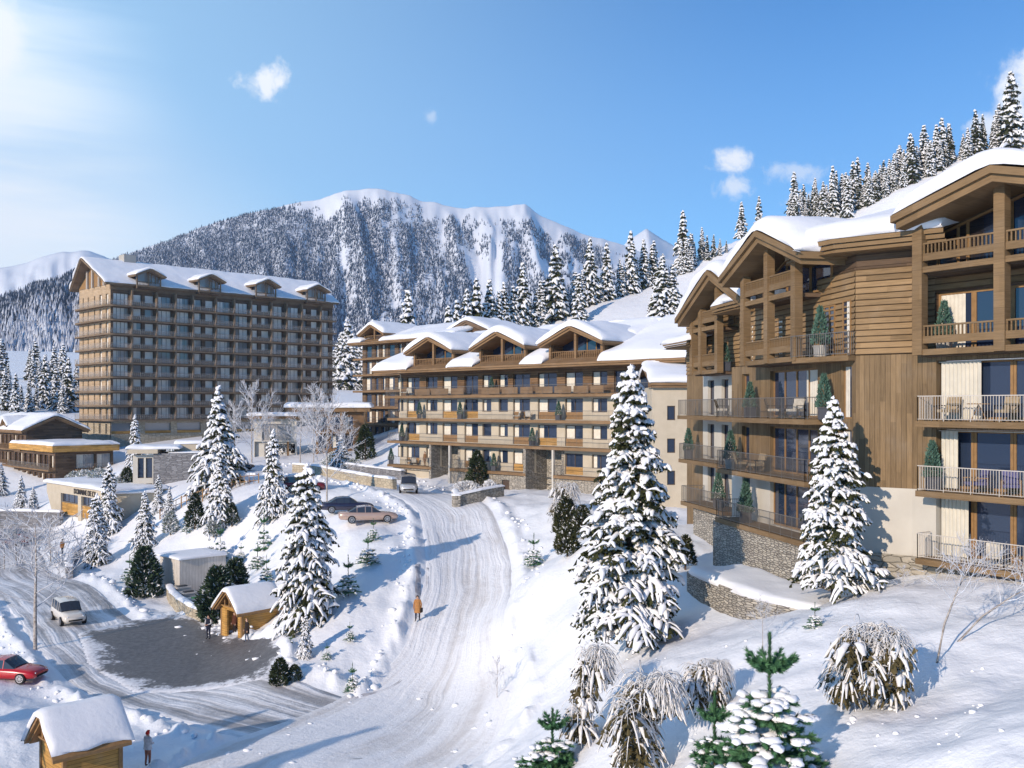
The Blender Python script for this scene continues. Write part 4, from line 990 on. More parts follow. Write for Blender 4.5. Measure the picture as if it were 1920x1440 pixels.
# stone ground floor with two stair recesses
sw = MB(); ren = MB()
sw.wall(MF, -.2, ML, 6.0, 9.8, [(r0, r1, 6, 9.8) for r0, r1 in rec] + [(tz(395, -.3), tz(520, -.3), 6, 9.55), (tz(905, -.3), tz(945, -.3), 6, 9.2)], -.3, .35)
for r0, r1 in rec:
    sw.box(MF, r0 - .35, r0 - .001, -3.4, -.02, 6.0, 12.74); sw.box(MF, r0, r1, -3.6, -3.4, 6, 12.74); sw.box(MF, r1 + .001, r1 + .35, -3.4, -1.35, 6.0, 12.74)
    st = MB()
    for k in range(8): st.box(MF, r0 + .1, r1 - .1, -3.3 + 0, -.4 - k * .32, 6.5 + k * .17, 6.75 + .17 * (k + 1))
    st.build('stair', [M['stucco']], MBo, MBASE)
    co = MB(); co.box(MF, r1 - .22, r1 + .02, -.30, -.04, 6.2, 12.74); co.build('column', [M['white_render']], MBo, MBASE)
ren.box(MF, tz(395, -.3), tz(520, -.3), -.64, -.58, 6, 9.55); ren.build('garage_panel', [M['stucco']], MBo, MBASE)
dr = MB(); dr.box(MF, tz(905, -.3), tz(945, -.3), -.62, -.56, 6, 9.2); dr.build('door', [M['dark_frame']], MBo, MBASE)
sw.build('stone_base', [M['stone']], MBo, MBASE)
# roof: wide eave, dormers
dorm = [(tz(405, .9) + tz(640, .9)) / 2, (tz(745, .9) + tz(1030, .9)) / 2, (tz(1112, .9) + tz(1440, .9)) / 2]
def mono_roof(fr, t0, t1, nf, nb, ze, zr, parent, base, gaps=(), gap_n=-4.5, fas=.42, th=.6, seed=1, wm='mid_beam', step=.8):
    mb = MB()
    P = fr.p
    mb.face([P(t0, nf, ze), P(t1, nf, ze), P(t1, nb, zr), P(t0, nb, zr)], [(t0, 0), (t1, 0), (t1, 9), (t0, 9)])
    for k in range(2):
        z0, z1, i = ze - fas * (k + 1) / 2, ze - fas * k / 2 - .01, .12 * k
        mb.box(fr, t0 + i, t1 - i, nf - .5, nf - i, z0, z1)
    mb.face([P(t0, nf - .3, ze - fas), P(t1, nf - .3, ze - fas), P(t1, nf - 3, ze - fas + .02), P(t0, nf - 3, ze - fas + .02)], [(t0, 0), (t1, 0), (t1, 3), (t0, 3)])
    for t in (t0, t1): mb.face([P(t, nf, ze), P(t, nb, zr), P(t, nb, zr - fas), P(t, nf, ze - fas)], [(0, 0), (9, 0), (9, .4), (0, .4)])
    mb.face([P(t0, nb, zr), P(t1, nb, zr), P(t1, nb - 8, ze), P(t0, nb - 8, ze)], [(t0, 0), (t1, 0), (t1, 9), (t0, 9)])
    mb.build('roof', [M[wm]], parent, base)
    segs = []; cur = t0
    for a, b in gaps: segs.append((cur, a, nf)); segs.append((a, b, gap_n)); cur = b
    segs.append((cur, t1, nf)); out = []
    for k, (a, b, f) in enumerate(segs):
        zf = ze + (zr - ze) * (nf - f) / (nf - nb)
        def Pp(U, V, a=a, b=b, f=f, zf=zf):
            t = a + (b - a) * U; n = f + (nb - .6 - f) * V; z = zf + (zr - zf) * V
            return fr.o[0] + t * fr.u[0] + n * fr.n[0], fr.o[1] + t * fr.u[1] + n * fr.n[1], z
        out.append(snow_sheet(Pp, b - a, math.hypot(f - nb, zr - zf), th, .6, step, seed + k))
    a, b = t0, t1
    def Pb(U, V):
        t = a + (b - a) * U; n = nb + .4 - 8 * V; return fr.o[0] + t * fr.u[0] + n * fr.n[0], fr.o[1] + t * fr.u[1] + n * fr.n[1], zr - .1 - (zr - ze) * V
    out.append(snow_sheet(Pb, b - a, 9, th, .6, 1.2, seed + 9))
    return out
sh = mono_roof(MF, -2.4, ML - .4, 1.3, -9.5, 21.75, 26.3, MBo, MBASE, [(c - 3.7, c + 3.7) for c in dorm], seed=3, th=.75)
def dormer(fr, c, hw, nf, nb, ze, za, zfl, parent, base, wm, th, seed, post=3.5, zlow=None, glassn=-1.7, pw=.3, boxw='mid_wood', lean=.0, gm='glass'):
    global sheets_tmp
    o, s = gable(fr, c, hw, nf, nb, ze, za, parent, base, wm, .22, th, .0, seed=seed, name='dormer_roof')
    d = MB()
    for t in (c - post, c + post): d.box(fr, t - .12, t + .12, nb, -.25, zfl - .3, ze + .1)
    d.box(fr, c - post, c + post, nb, nf - 1.0, zfl - .4, zfl); d.build('dormer_wall', [M[boxw]], parent, base)
    g = MB(); zz = lambda t: roofz(t, c, hw, ze, za) - .5
    f = MB(); tt = [c - post + .1, c - post * .35, c, c + post * .35, c + post * .7, c + post - .1]
    for a, b in zip(tt[:-1], tt[1:]): g.face([fr.p(a, glassn, zfl), fr.p(b, glassn, zfl), fr.p(b, glassn, zz(b)), fr.p(a, glassn, zz(a))], [(a, zfl), (b, zfl), (b, zz(b)), (a, zz(a))])
    for t in tt[2:]: f.bar(fr.p(t, glassn + .05, zfl), fr.p(t, glassn + .05, zz(t)), .07)
    wo_ = f.build('window', [M['frame']], parent, base); g.build('pane', [M[gm]], wo_, base)
    for t in (c - post, c, c + post):
        p = MB(); p.box(fr, t - pw / 2, t + pw / 2, nf - 1.25, nf - 1.25 + pw, zfl - .4, zz(t) + .1); p.build('post', [M[wm]], parent, base)
    b = MB(); b.box(fr, c - post + .15, c + post - .15, nf - 1.2, nf - 1.0, zfl - .35, zfl + .28); b.box(fr, c - post + .15, c + post - .15, nf - 1.18, nf - 1.08, zfl + .95, zfl + 1.03)
    n_ = int(2 * post / .28)
    for i in range(n_): t = c - post + .2 + (2 * post - .4) * i / (n_ - 1); b.box(fr, t - .035, t + .035, nf - 1.16, nf - 1.10, zfl + .28, zfl + .95)
    b.build('railing', [M[wm]], parent, base)
    return s
for k, c in enumerate(dorm): sh.append(dormer(MF, c, 4.4, 1.2, -9.5, 23.75, 25.45, 21.95, MBo, MBASE, 'mid_beam', .78, 20 + k))
snow_obj(sh, MBo, MBASE)

# ------------------------------------------------------------------ link block between the long building and the timber chalet
KF = Fr((12.2, 84.2), (1, -.04), -1); KB = (15.0, 86.0, 8.0)
KO = empty('link_block', KB, 'plain cream block with small blue windows and a snowy lean-to roof behind the big spruce', 'building')
k = MB(); kops = [(KF.tpx(1251, 0), KF.tpx(1266, 0), z, z + 1.25) for z in (16.1, 13.25, 10.45)]
k.wall(KF, 0, 9, 6.5, 19.0, kops, 0, .2); k.box(KF, 0, .02, -8, -.002, 6.5, 19); k.build('rendered_wall', [M['stucco']], KO, KB)
for o in kops: window('window', KF, *o, -.12, KO, KB, sec=1, fm='dark_frame', split=False)
snow_obj(mono_roof(KF, -.2, 9.5, .6, -6, 19.35, 21.2, KO, KB, seed=33, th=.55), KO, KB)

# ------------------------------------------------------------------ rear wing to the left of the long building
QF = Fr((-26.9, 168.0), (1, -1), -1); QB = (-20, 165, 11)
QO = empty('apartment_wing', QB, 'six storey timber apartment wing with balconies standing behind the long cream building', 'building')
QL = 26.0; q = MB(); qz = [11.6, 14.4, 17.2, 20.0, 22.8, 25.6]; qo = []
for Z in qz:
    t = .8; i = 0
    while t < QL - 2:
        w = 1.0 if i % 3 else 1.7; qo.append((t, t + w, Z + .1, Z + 2.25)); t += w + .9; i += 1
q.wall(QF, 0, QL, 9, 28.4, qo, -1.2, .25); q.box(QF, -.2, 0, -12, -1.2, 9, 28.4); q.build('timber_wall', [M['tower_wood']], QO, QB)
for i, o in enumerate(qo[:100]): window('window', QF, *o, -1.38, QO, QB, sec=1, cur=(.6, 0, -.5)[i % 3], fm='frame', split=False, seed=i)
for Z in qz: mdeck(-1.4, QL, Z, 0, QO, QB, QF, -1.2, step=.3)
sq = mono_roof(QF, -1.6, QL, 1.0, -9, 28.3, 31.0, QO, QB, [(2.2, 7.6)], seed=51, th=.7)
sq.append(dormer(QF, 4.9, 3.7, 1.0, -9, 29.6, 31.2, 28.4, QO, QB, 'mid_beam', .7, 52, post=2.8))
o_, s_ = gable(QF, QF.tpx(850), 5.5, -2.5, -12, 29.0, 30.9, QO, QB, 'tower_wood', .3, .6, seed=55); sq.append(s_)
tq = QF.tpx(850); gw = MB(); gw.face([QF.p(tq - 5, -3.2, 28.8), QF.p(tq + 5, -3.2, 28.8), QF.p(tq, -3.2, 30.6)], [(0, 0), (11, 0), (5, 3)]); gw.build('gable_wall', [M['dark_wood']], QO, QB)
snow_obj(sq, QO, QB)
# ------------------------------------------------------------------ tower block
TF = Fr((-78.2, 188.0), (1, 1), -1); TE = Fr((-78.2, 188.0), (-1, 1), 1)
TBASE = (-58.0, 206.0, 10.5); TL = 51.5; TD = 15.6
TO = empty('tower_block', TBASE, 'ten storey timber tower block with a long snowy roof and four little dormers', 'building')
tx = lambda z: TF.tpx(z / 3.0)
TZ = [14.7 + 2.8 * i for i in range(9)]
bays = [(625, 725, 4), (745, 797, 1), (815, 865, 1), (885, 965, 3), (990, 1065, 3), (1087, 1135, 1), (1155, 1200, 1), (1213, 1297, 3), (1320, 1395, 3), (1410, 1450, 1), (1470, 1515, 1), (1520, 1590, 3), (1615, 1680, 3), (1695, 1725, 1), (1750, 1785, 1), (1800, 1850, 2)]
tw_ = MB(); ops = []; wins = []
for Z in TZ:
    for a, b, s in bays:
        o = (max(.5, tx(a)), tx(b), Z + (.12 if s > 1 else .85), Z + 2.42); ops.append(o); wins.append((TF, o, s))
tw_.wall(TF, 0, TL, 14.4, 41.2, ops, 0, .45)
eops = []
for Z in TZ:
    for a, b in ((1.1, 2.3), (4.2, 5.4), (7.4, 8.0), (10.6, 11.2), (13.2, 13.8)):
        o = (a, b, Z + .12, Z + 2.3); eops.append(o); wins.append((TE, o, 1))
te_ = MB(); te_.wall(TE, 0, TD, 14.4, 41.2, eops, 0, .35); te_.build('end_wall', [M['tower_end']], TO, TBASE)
tw_.box(TF, TL, TL + .1, -TD, 0, 10, 41.2); tw_.box(TF, 0, TL, -TD, -TD + .1, 10, 41.2)
tw_.build('timber_wall', [M['tower_wood']], TO, TBASE)
rs = random.Random(9)
order = list(range(len(wins))); order.sort(key=lambda i: (wins[i][0] is TE, -((wins[i][1][1] - wins[i][1][0])), i))
for j in order[:100]:
    fr, o, s = wins[j]; window('window', fr, *o, -.3, TO, TBASE, sec=s, cur=rs.choice([.8, .5, -.6, .97, .97, .97, .3, 0]), fm='tower_fr', gm='glass2', fw=.08, split=False, seed=j, cm='blind')
rest = MB()
for j in order[100:]:
    fr, o, s = wins[j]; a, b, c, d = o
    rest.box(fr, a, b, -.36, -.32, c, d, 1); rest.box(fr, a, a + .08, -.32, -.27, c, d, 0); rest.box(fr, b - .08, b, -.32, -.27, c, d, 0); rest.box(fr, a, b, -.32, -.275, d - .1, d, 0)
    if rs.random() < .7: rest.box(fr, a + .09, b - .09, -.318, -.30, c + .05, d - .1, 2)
ro = rest.build('window', [M['tower_fr'], M['glass2'], M['blind']], TO, TBASE); ro['kind'] = 'stuff'
# fins between the bays, balcony rings
for px_ in (733, 873, 978, 1076, 1205, 1308, 1402, 1517, 1602, 1688, 1795):
    f = MB(); t = tx(px_); f.box(TF, t - .16, t + .16, 0, 1.05, 14.4, 40.2); f.build('fin_wall', [M['tower_beam']], TO, TBASE)
def ring(off, rad=1.6, ext=1.0):
    P = []
    P.append(TF.p(TL + .3, off, 0)[:2])
    for k in range(7):                               # rounded corner between the front and the end face
        a = math.pi / 2 * k / 6; P.append(TF.p(-off + rad - rad * math.sin(a) - 0, off - rad + rad * math.cos(a), 0)[:2])
    P.append(TE.p(TD - 1, off, 0)[:2]); P.append(TE.p(TD + ext, off * .4, 0)[:2])
    return P
R1 = ring(1.25); back_ = [TE.p(TD + .8, -1, 0)[:2], TE.p(0.3, -.3, 0)[:2], TF.p(TL + .3, -.3, 0)[:2]]
for Z in TZ:
    d = MB(); prism(d, R1 + back_, Z - .3, Z); o = d.build('balcony', [M['tower_beam']], TO, TBASE)
    r = MB(); R2 = ring(1.2)
    for a, b in zip(R2[:-1], R2[1:]):
        fr = Fr(a, (b[0] - a[0], b[1] - a[1])); rail(r, fr, [(0, 0), (math.dist(a, b), 0)], Z, 1.0, .42, .016, 2.2, .03, low=.12)
        r.box(fr, 0, math.dist(a, b), -.01, .01, Z + .2, Z + .86, 1)
    r.build('railing', [M['rail_grey'], M['rail_panel']], o, TBASE)
# stone plinth with the ground floors
pl_ = MB(); po = [(tx(625), tx(735), 11.9, 14.0), (tx(815), tx(960), 11.9, 14.0), (tx(995), tx(1130), 11.9, 14.0), (tx(1170), tx(1300), 11.9, 14.0), (tx(1330), tx(1590), 11.9, 14.0), (tx(1620), tx(1850), 11.9, 14.0)]
pl_.wall(TF, 0, TL, 5.0, 14.4, po, .12, .5)
pe = [(a, b, z, z + 2.0) for z in (8.6, 11.9) for a, b in ((1.2, 2.2), (4.2, 5.4), (7.4, 8.0), (10.5, 11.2))]
pl_.wall(TE, -.12, TD, 5.0, 14.4, pe, .12, .45); pl_.build('stone_plinth', [M['sandstone']], TO, TBASE)
for o in po:
    lw_ = MB(); lw_.box(TF, o[0], o[1], -.36, -.3, o[2], o[3], 0); lw_.build('shop_window', [M['glass2']], TO, TBASE)
    lw_ = MB(); lw_.box(TF, o[0], o[1], -.1, .0, o[2], o[2] + .55, 0); lw_.build('sill_panel', [M['gold_wood']], TO, TBASE)
for o in pe: lw_ = MB(); lw_.box(TE, o[0], o[1], -.30, -.26, o[2], o[3], 0); lw_.build('plinth_window', [M['glass2']], TO, TBASE)
# roof
bd = MB(); bd.box(TF, -.1, TL + .2, -.2, .25, 40.15, 41.25); bd.build('eave_band', [M['tower_beam']], TO, TBASE)
zaT, zeT, hwT = 46.8, 41.3, 9.1
o_, s_ = gable(TE, 7.9, hwT, 1.5, -TL - 1.0, zeT, zaT, TO, TBASE, 'tower_beam', .24, .36, 1.2, seed=71)
st_ = [s_]
gg = MB(); fz = lambda t: roofz(t, 7.9, hwT, zeT, zaT) - .65
for a, b in ((0.2, 4), (4, 7.9), (7.9, 11.5), (11.5, 15.4)): gg.face([TE.p(a, .1, 41.2), TE.p(b, .1, 41.2), TE.p(b, .1, max(41.2, fz(b))), TE.p(a, .1, max(41.2, fz(a)))], [(a, 0), (b, 0), (b, 3), (a, 2)])
gg.build('gable_wall', [M['frame']], TO, TBASE)
for t in (2.2, 4.6, 7.9, 10.5):
    p = MB(); p.box(TE, t - .16, t + .16, .2, .55, 41.0, max(41.4, fz(t))); p.build('post', [M['rail_white']], TO, TBASE)
for k, (xc_, ya) in enumerate(((818, 320), (1160, 350), (1475, 378), (1757, 408))):
    t = tx(xc_); za = TF.zpx(t, .6, 400 + ya / 3) + .1
    st_.append(dormer(TF, t, 3.2, 2.7, -7, za - 1.35, za, 41.0, TO, TBASE, 'tower_beam', .42, 80 + k, post=2.4, glassn=.75, boxw='tower_wood', pw=.22, gm='glass2'))
snow_obj(st_, TO, TBASE)
ch = MB(); ch.box(TE, 6.6, 9.2, -8, -5.5, 45.5, 48.3); cho = ch.build('chimney', [M['greige']], TO, TBASE)
# ------------------------------------------------------------------ smaller buildings on the left
def flat_snow(fr, t0, t1, n0, n1, z, th, seed, r=.4):
    def P(U, V): t = t0 + (t1 - t0) * U; n = n0 + (n1 - n0) * V; return fr.o[0] + t * fr.u[0] + n * fr.n[0], fr.o[1] + t * fr.u[1] + n * fr.n[1], z + 0 * U
    return snow_sheet(P, abs(t1 - t0), abs(n1 - n0), th, min(r, th), .7, seed)
# flat roofed timber block
AO = (-75.7, 160.0); AB = (-78, 166, 3.2)
A1 = Fr(AO, (-1, 1), 1); A2 = Fr(AO, (1, 1), -1)
ao = empty('timber_block', AB, 'low flat roofed timber block with a golden fascia left of the tower block', 'building')
w = MB(); op1 = []
for z in (3.9, 7.0):
    for t in (.9, 3.4, 5.6, 8.2, 10.6, 13.2, 15.8, 18.0): op1.append((t, t + 1.5, z, z + 2.1))
op2 = [(3.4, 6.4, z, z + 2.3) for z in (3.8, 6.9)] + [(6.8, 9.2, z, z + 2.3) for z in (3.8, 6.9)]
w.wall(A1, 0, 20, .5, 9.8, op1, 0, .5); w.wall(A2, 0, 9.6, .5, 9.8, op2, 0, .5); w.build('timber_wall', [M['dark_wood']], ao, AB)
for i, o in enumerate(op1): window('window', A1, *o, -.35, ao, AB, sec=2, fm='frame', split=False, cur=(.4, 0, -.5)[i % 3], seed=i)
for o in op2: window('window', A2, *o, -.35, ao, AB, sec=2, fm='rail_white', gm='glass2', split=False, cur=.4)
f = MB(); prism(f, [A1.p(20.5, .7, 0)[:2], A1.p(-.7, .7, 0)[:2], A2.p(10.4, .7, 0)[:2], A2.p(10.4, -14, 0)[:2], A1.p(20.5, -10, 0)[:2]], 9.7, 10.75); f.build('roof', [M['gold_wood']], ao, AB)
d = MB(); d.box(A1, 0, 20, 0, 1.1, 6.5, 6.75); o = d.build('balcony', [M['mid_beam']], ao, AB); r = MB(); rail(r, A1, [(0.1, 1.05), (19.9, 1.05)], 6.75, .95, .3, .016, 2.2, .03); r.build('railing', [M['metal']], o, AB)
d = MB(); d.box(A2, 3.2, 9.4, 0, .9, 6.45, 6.7); o = d.build('balcony', [M['mid_beam']], ao, AB); r = MB(); rail(r, A2, [(3.3, .85), (9.3, .85)], 6.7, .95, .3, .016, 2.2, .03); r.build('railing', [M['metal']], o, AB)
snow_obj([flat_snow(A2, -.6, 10.3, .6, -15, 10.75, .55, 3)] + [flat_snow(A1, -.6, 20.4, .6, -9, 10.74, .55, 4)], ao, AB)
# gabled timber house behind it
GO = (-86.6, 172.0); GB = (-92, 180, 4); G2 = Fr(GO, (1, 1), -1); G1 = Fr(GO, (-1, 1), 1)
go = empty('gabled_house', GB, 'dark timber house with a broad snowy gable behind the flat roofed timber block', 'building')
w = MB(); w.wall(G2, 0, 9.8, 2, 13.4, (), 0); w.face([G2.p(0, 0, 13.4), G2.p(9.8, 0, 13.4), G2.p(4.9, 0, 15.2)], [(0, 13.4), (9.8, 13.4), (4.9, 15.2)])
op = [(1.0 + 2.1 * i, 2.2 + 2.1 * i, z, z + 1.9) for z in (4.2, 7.0, 10.2) for i in range(10)]; w.wall(G1, 0, 24, 2, 13.4, op, 0, .4); w.build('timber_wall', [M['dark_wood']], go, GB)
for i, o in enumerate(op): window('window', G1, *o, -.25, go, GB, sec=1, fm='frame', split=False, cur=(0, .5, -.5, 0)[i % 4], seed=i)
for z in (6.6, 9.6): d = MB(); d.box(G1, 0, 24, 0, 1, z - .22, z); o = d.build('balcony', [M['mid_beam']], go, GB); r = MB(); rail(r, G1, [(0.1, .95), (23.9, .95)], z, .95, .3, .02, 2, .03); r.build('railing', [M['mid_beam']], o, GB)
o_, s1 = gable(G2, 4.9, 6.0, .9, -24, 13.0, 15.6, go, GB, 'mid_beam', .28, .55, seed=8)
o_, s2 = gable(G1, 9.5, 1.9, .9, -5, 13.6, 15.4, go, GB, 'mid_beam', .2, .4, seed=9, name='dormer_roof')
p = MB(); p.box(G1, 9.35, 9.65, .4, .6, 12.4, 15.0); p.build('post', [M['mid_beam']], go, GB)
snow_obj([s1, s2], go, GB)
# entrance pavilion between the tower and the long building
C1 = Fr(((590 - 960) / K * 150, 150.0), (1, .12), -1); CB = (-25, 152, 10.4)
co = empty('pavilion', CB, 'low timber pavilion with a thick flat snow roof between the tower and the rear wing', 'building')
ca, cb = C1.tpx(592), C1.tpx(684)
w = MB(); op = [(ca + .4 + 2.0 * i, ca + 1.8 + 2.0 * i, z, z + 2.1) for z in (10.7, 13.6) for i in range(3)]; w.wall(C1, ca, cb, 9.5, 16.5, op, 0, .4); w.box(C1, cb - .15, cb, -8, -.002, 9.5, 16.5); w.build('timber_wall', [M['mid_wood']], co, CB)
for i, o in enumerate(op): window('window', C1, *o, -.25, co, CB, sec=1, fm='frame', split=False, cur=(0, .5)[i % 2], seed=i)
f = MB(); f.box(C1, C1.tpx(536), cb + .8, -9, .9, 16.45, 17.1); f.build('roof', [M['mid_beam']], co, CB)
for x in (540, 594, 640, 684): p = MB(); t = C1.tpx(x, .5); p.box(C1, t - .15, t + .15, .4, .7, 9.5, 16.44); p.build('post', [M['mid_beam']], co, CB)
d = MB(); d.box(C1, ca, cb, .01, .8, 13.1, 13.35); o = d.build('balcony', [M['mid_beam']], co, CB); r = MB(); rail(r, C1, [(ca, .75), (cb, .75)], 13.35, .95, .3, .02); r.build('railing', [M['mid_beam']], o, CB)
snow_obj([flat_snow(C1, C1.tpx(534), cb + 1.0, -9.1, 1.1, 17.1, .75, 5)], co, CB)
C2 = Fr(((476 - 960) / K * 148, 148.0), (1, .1), -1); DB = (-36, 150, 9)
do = empty('carport', DB, 'white fronted flat roofed carport below the tower block', 'building')
e = C2.tpx(556); w = MB(); w.wall(C2, 0, e, 11.9, 15.4, [(1.2, e - .8, 12.0, 14.6)], 0, .3); w.wall(C2, 0, e, 7, 11.9, [(1.5, e - .3, 7, 11.5)], -.6, 2.5); w.box(C2, 0, .1, -6, -.01, 7, 15.4); w.build('rendered_wall', [M['white_render']], do, DB)
window('window', C2, 1.2, e - .8, 12.0, 14.6, -.25, do, DB, sec=4, fm='rail_white', gm='glass2', split=False)
b = MB(); b.box(C2, 1.5, e - .3, -3.2, -3.0, 7, 11.5); b.build('garage_door', [M['black']], do, DB)
f = MB(); f.box(C2, -.8, e + .6, -6, .8, 15.4, 15.8); f.build('roof', [M['mid_beam']], do, DB); snow_obj([flat_snow(C2, -.9, e + .7, -6.1, .9, 15.8, .5, 6)], do, DB)
# small stone house on the terrace edge
S1 = Fr((-49.1, 125.0), (1, .18), -1); SB = (-44, 127, 6.5)
so = empty('stone_house', SB, 'small stone walled house with a cream roof edge on the bank below the tower block', 'building')
sa, se = S1.tpx(289), S1.tpx(376)
w = MB(); w.box(S1, sa, se, -5, .6, 5.0, 11.2); w.build('stone_wall', [M['greystone']], so, SB)
w = MB(); op = [(.6, 1.35, 5.4, 7.3), (1.6, 2.4, 5.4, 7.3), (.6, 1.35, 8.0, 10.6), (1.6, 2.4, 8.0, 10.6)]; w.wall(S1, 0, sa, 4.2, 11.0, op, 0, .3); w.box(S1, 0, .1, -5, -.01, 4.2, 11); w.build('rendered_wall', [M['white_render']], so, SB)
for o in op: window('window', S1, *o, -.2, so, SB, sec=1, fm='dark_frame', split=False)
f = MB(); f.box(S1, -.5, sa + .6, -5.5, 1.0, 11.22, 11.75); f.box(S1, S1.tpx(322), se + .8, -6, -2.0, 11.23, 12.3); f.build('roof', [M['stucco']], so, SB)
snow_obj([flat_snow(S1, -.5, sa + 3.2, -5.5, 1.0, 11.75, .5, 7), flat_snow(S1, S1.tpx(321), se + .9, -6.2, -1.9, 12.3, .45, 8), flat_snow(S1, sa + 2, se, -5, .6, 11.2, .2, 9)], so, SB)
# garage building with the sign
EF = Fr((-64.2, 133.2), (1, -1), -1); EB = (-57, 128, .6)
eo = empty('garage_building', EB, 'cream garage building with golden timber panels and dark lettering below the flat roofed block', 'building')
el = EF.tpx(212)
bays_ = [(EF.tpx(114), EF.tpx(146)), (EF.tpx(152), EF.tpx(178)), (EF.tpx(183), EF.tpx(206))]
op = [(a, b, 4.55, 5.7) for a, b in bays_] + [(a, b, .0, 2.95) for a, b in bays_] + [(a, b, 2.96, 4.54) for a, b in bays_]
w = MB(); w.wall(EF, EF.tpx(112.5), el, -1, 6.85, op, 0, .5)
w.face([EF.p(EF.tpx(112.5), 0, -1), EF.p(0, 0, 5.6), EF.p(0, 0, 6.85), EF.p(EF.tpx(112.5), 0, 6.85)], [(8, 0), (0, 5.6), (0, 6.85), (8, 6.85)])
w.box(EF, el - .1, el, -9, -.01, -1, 6.85); w.build('rendered_wall', [M['stucco']], eo, EB)
for a, b in bays_:
    window('window', EF, a, b, 4.55, 5.7, -.3, eo, EB, sec=3, fm='dark_frame', split=False)
    p = MB(); p.box(EF, a, b, -.3, -.2, 2.96, 4.54); p.build('timber_panel', [M['gold_wood']], eo, EB)
    p = MB(); p.box(EF, a, b, -3.5, -3.4, -1, 2.95); p.box(EF, a, a + .05, -3.4, -.5, -1, 2.95); p.build('garage_door', [M['greige']], eo, EB)
w2_ = Fr(EF.p(el, 0, 0)[:2], (1, .55), -1); w = MB(); w.box(w2_, 0, 5.5, -.6, 0, .0, 6.6); w.build('side_wall', [M['stucco']], eo, EB)
snow_obj([flat_snow(EF, -.4, el + .1, -7, .35, 6.85, .5, 12), flat_snow(w2_, -.3, 5.6, -5, .25, 6.6, .45, 13)], eo, EB)
cu = bpy.data.curves.new('sign_lettering', 'FONT'); cu.body = "DOMAINE DE L'A"; cu.size = .92; cu.extrude = .04; cu.space_character = 1.0; cu.offset = .012
to = bpy.data.objects.new('tmp', cu); COL.objects.link(to); dg = bpy.context.evaluated_depsgraph_get(); tme = bpy.data.meshes.new_from_object(to.evaluated_get(dg)); bpy.data.objects.remove(to)
tv = np.zeros(len(tme.vertices) * 3, np.float32); tme.vertices.foreach_get('co', tv); tv = tv.reshape(-1, 3)
t_a, t_b = EF.tpx(139.5), EF.tpx(181); sc_ = (t_b - t_a) / (tv[:, 0].max() - tv[:, 0].min())
nv = np.array([EF.p(t_a + (x - tv[:, 0].min()) * sc_, .05 + z, 5.92 + y * 1.0) for x, y, z in tv]) - np.array(EB)
tme.vertices.foreach_set('co', nv.astype(np.float32).ravel()); tme.materials.clear(); tme.materials.append(M['letter']); tme.update(); tme.name = 'sign_lettering'
mesh_obj('sign_lettering', tme, eo)
# walls on the left
def stone_wall(name, pts, h, label, m='stone', w_=.45, cap=.22, below=1.2, z=None, cat='wall', group=None):
    b_ = (pts[0][0], pts[0][1], gz(*pts[0])); o = empty(name, b_, label, cat, group); mb = MB(); sh_ = []
    zs = [gz(*p) for p in pts] if z is None else list(z)
    for i, (a, b) in enumerate(zip(pts[:-1], pts[1:])):
        fr = Fr(a, (b[0] - a[0], b[1] - a[1]), 1); L = math.dist(a, b); za, zb = zs[i], zs[i + 1]
        P = fr.p; c0, c1 = -.02, L + .02
        for n, flip in ((0, 1), (-w_, 0)):
            q = [P(c0, n, za - below), P(c1, n, zb - below), P(c1, n, zb + h), P(c0, n, za + h)]; mb.face(q, [(c0, za - below), (c1, zb - below), (c1, zb + h), (c0, za + h)])
        mb.face([P(c0, 0, za + h), P(c1, 0, zb + h), P(c1, -w_, zb + h), P(c0, -w_, za + h)], [(c0, 0), (c1, 0), (c1, w_), (c0, w_)])
        for c, zz in ((c0, za), (c1, zb)): mb.face([P(c, 0, zz - below), P(c, -w_, zz - below), P(c, -w_, zz + h), P(c, 0, zz + h)], [(0, zz - below), (w_, zz - below), (w_, zz + h), (0, zz + h)])
        def Pq(U, V, fr=fr, L=L, za=za, zb=zb):
            t = -.06 + (L + .12) * U; n = .06 - (w_ + .12) * V; return fr.o[0] + t * fr.u[0] + n * fr.n[0], fr.o[1] + t * fr.u[1] + n * fr.n[1], za + (zb - za) * U + h
        if cap: sh_.append(snow_sheet(Pq, L + .12, w_ + .12, cap, .25, .6, 3 + i, .05))
    mb.build('stonework', [M[m]], o, b_)
    if cap: snow_obj(sh_, o, b_, 'snow_cap')
    return o
def gpt(px, d): return ((px - 960) / K * d, d)
stone_wall('retaining_wall', [gpt(112, 127.5), gpt(60, 128.5), gpt(18, 129), gpt(-30, 129)], 2.7, 'grey stone retaining wall beside the garage building at the left', 'greystone', .6, .3, z=(.6, .6, .6, .6))
stone_wall('garden_wall', [gpt(736, 105), gpt(690, 110), gpt(640, 117), gpt(592, 124), gpt(548, 129)], 1.15, 'long pale stone garden wall with a snow cap left of the silver car', 'sandstone', .5, .25)
stone_wall('garden_wall', [gpt(752, 116), gpt(700, 121), gpt(645, 127)], 1.3, 'short grey stone wall behind the long pale garden wall', 'greystone', .5, .22)
stone_wall('planter_wall', [gpt(945, 94.5), gpt(900, 92), gpt(853, 90.3)], 1.15, 'low stone planter wall in front of the long building under dark evergreens', 'stone', .5, .18)
stone_wall('planter_wall', [gpt(853, 90.3), gpt(849, 93.5)], 1.15, 'short end wall of the stone planter beside the driveway', 'stone', .5, .18)
stone_wall('curved_wall', [gpt(166, 112), gpt(150, 109), gpt(138, 106), gpt(134, 101), gpt(137, 97)], 1.2, 'curved grey stone wall with a snow cap by the garage lane', 'greystone', .6, .35)
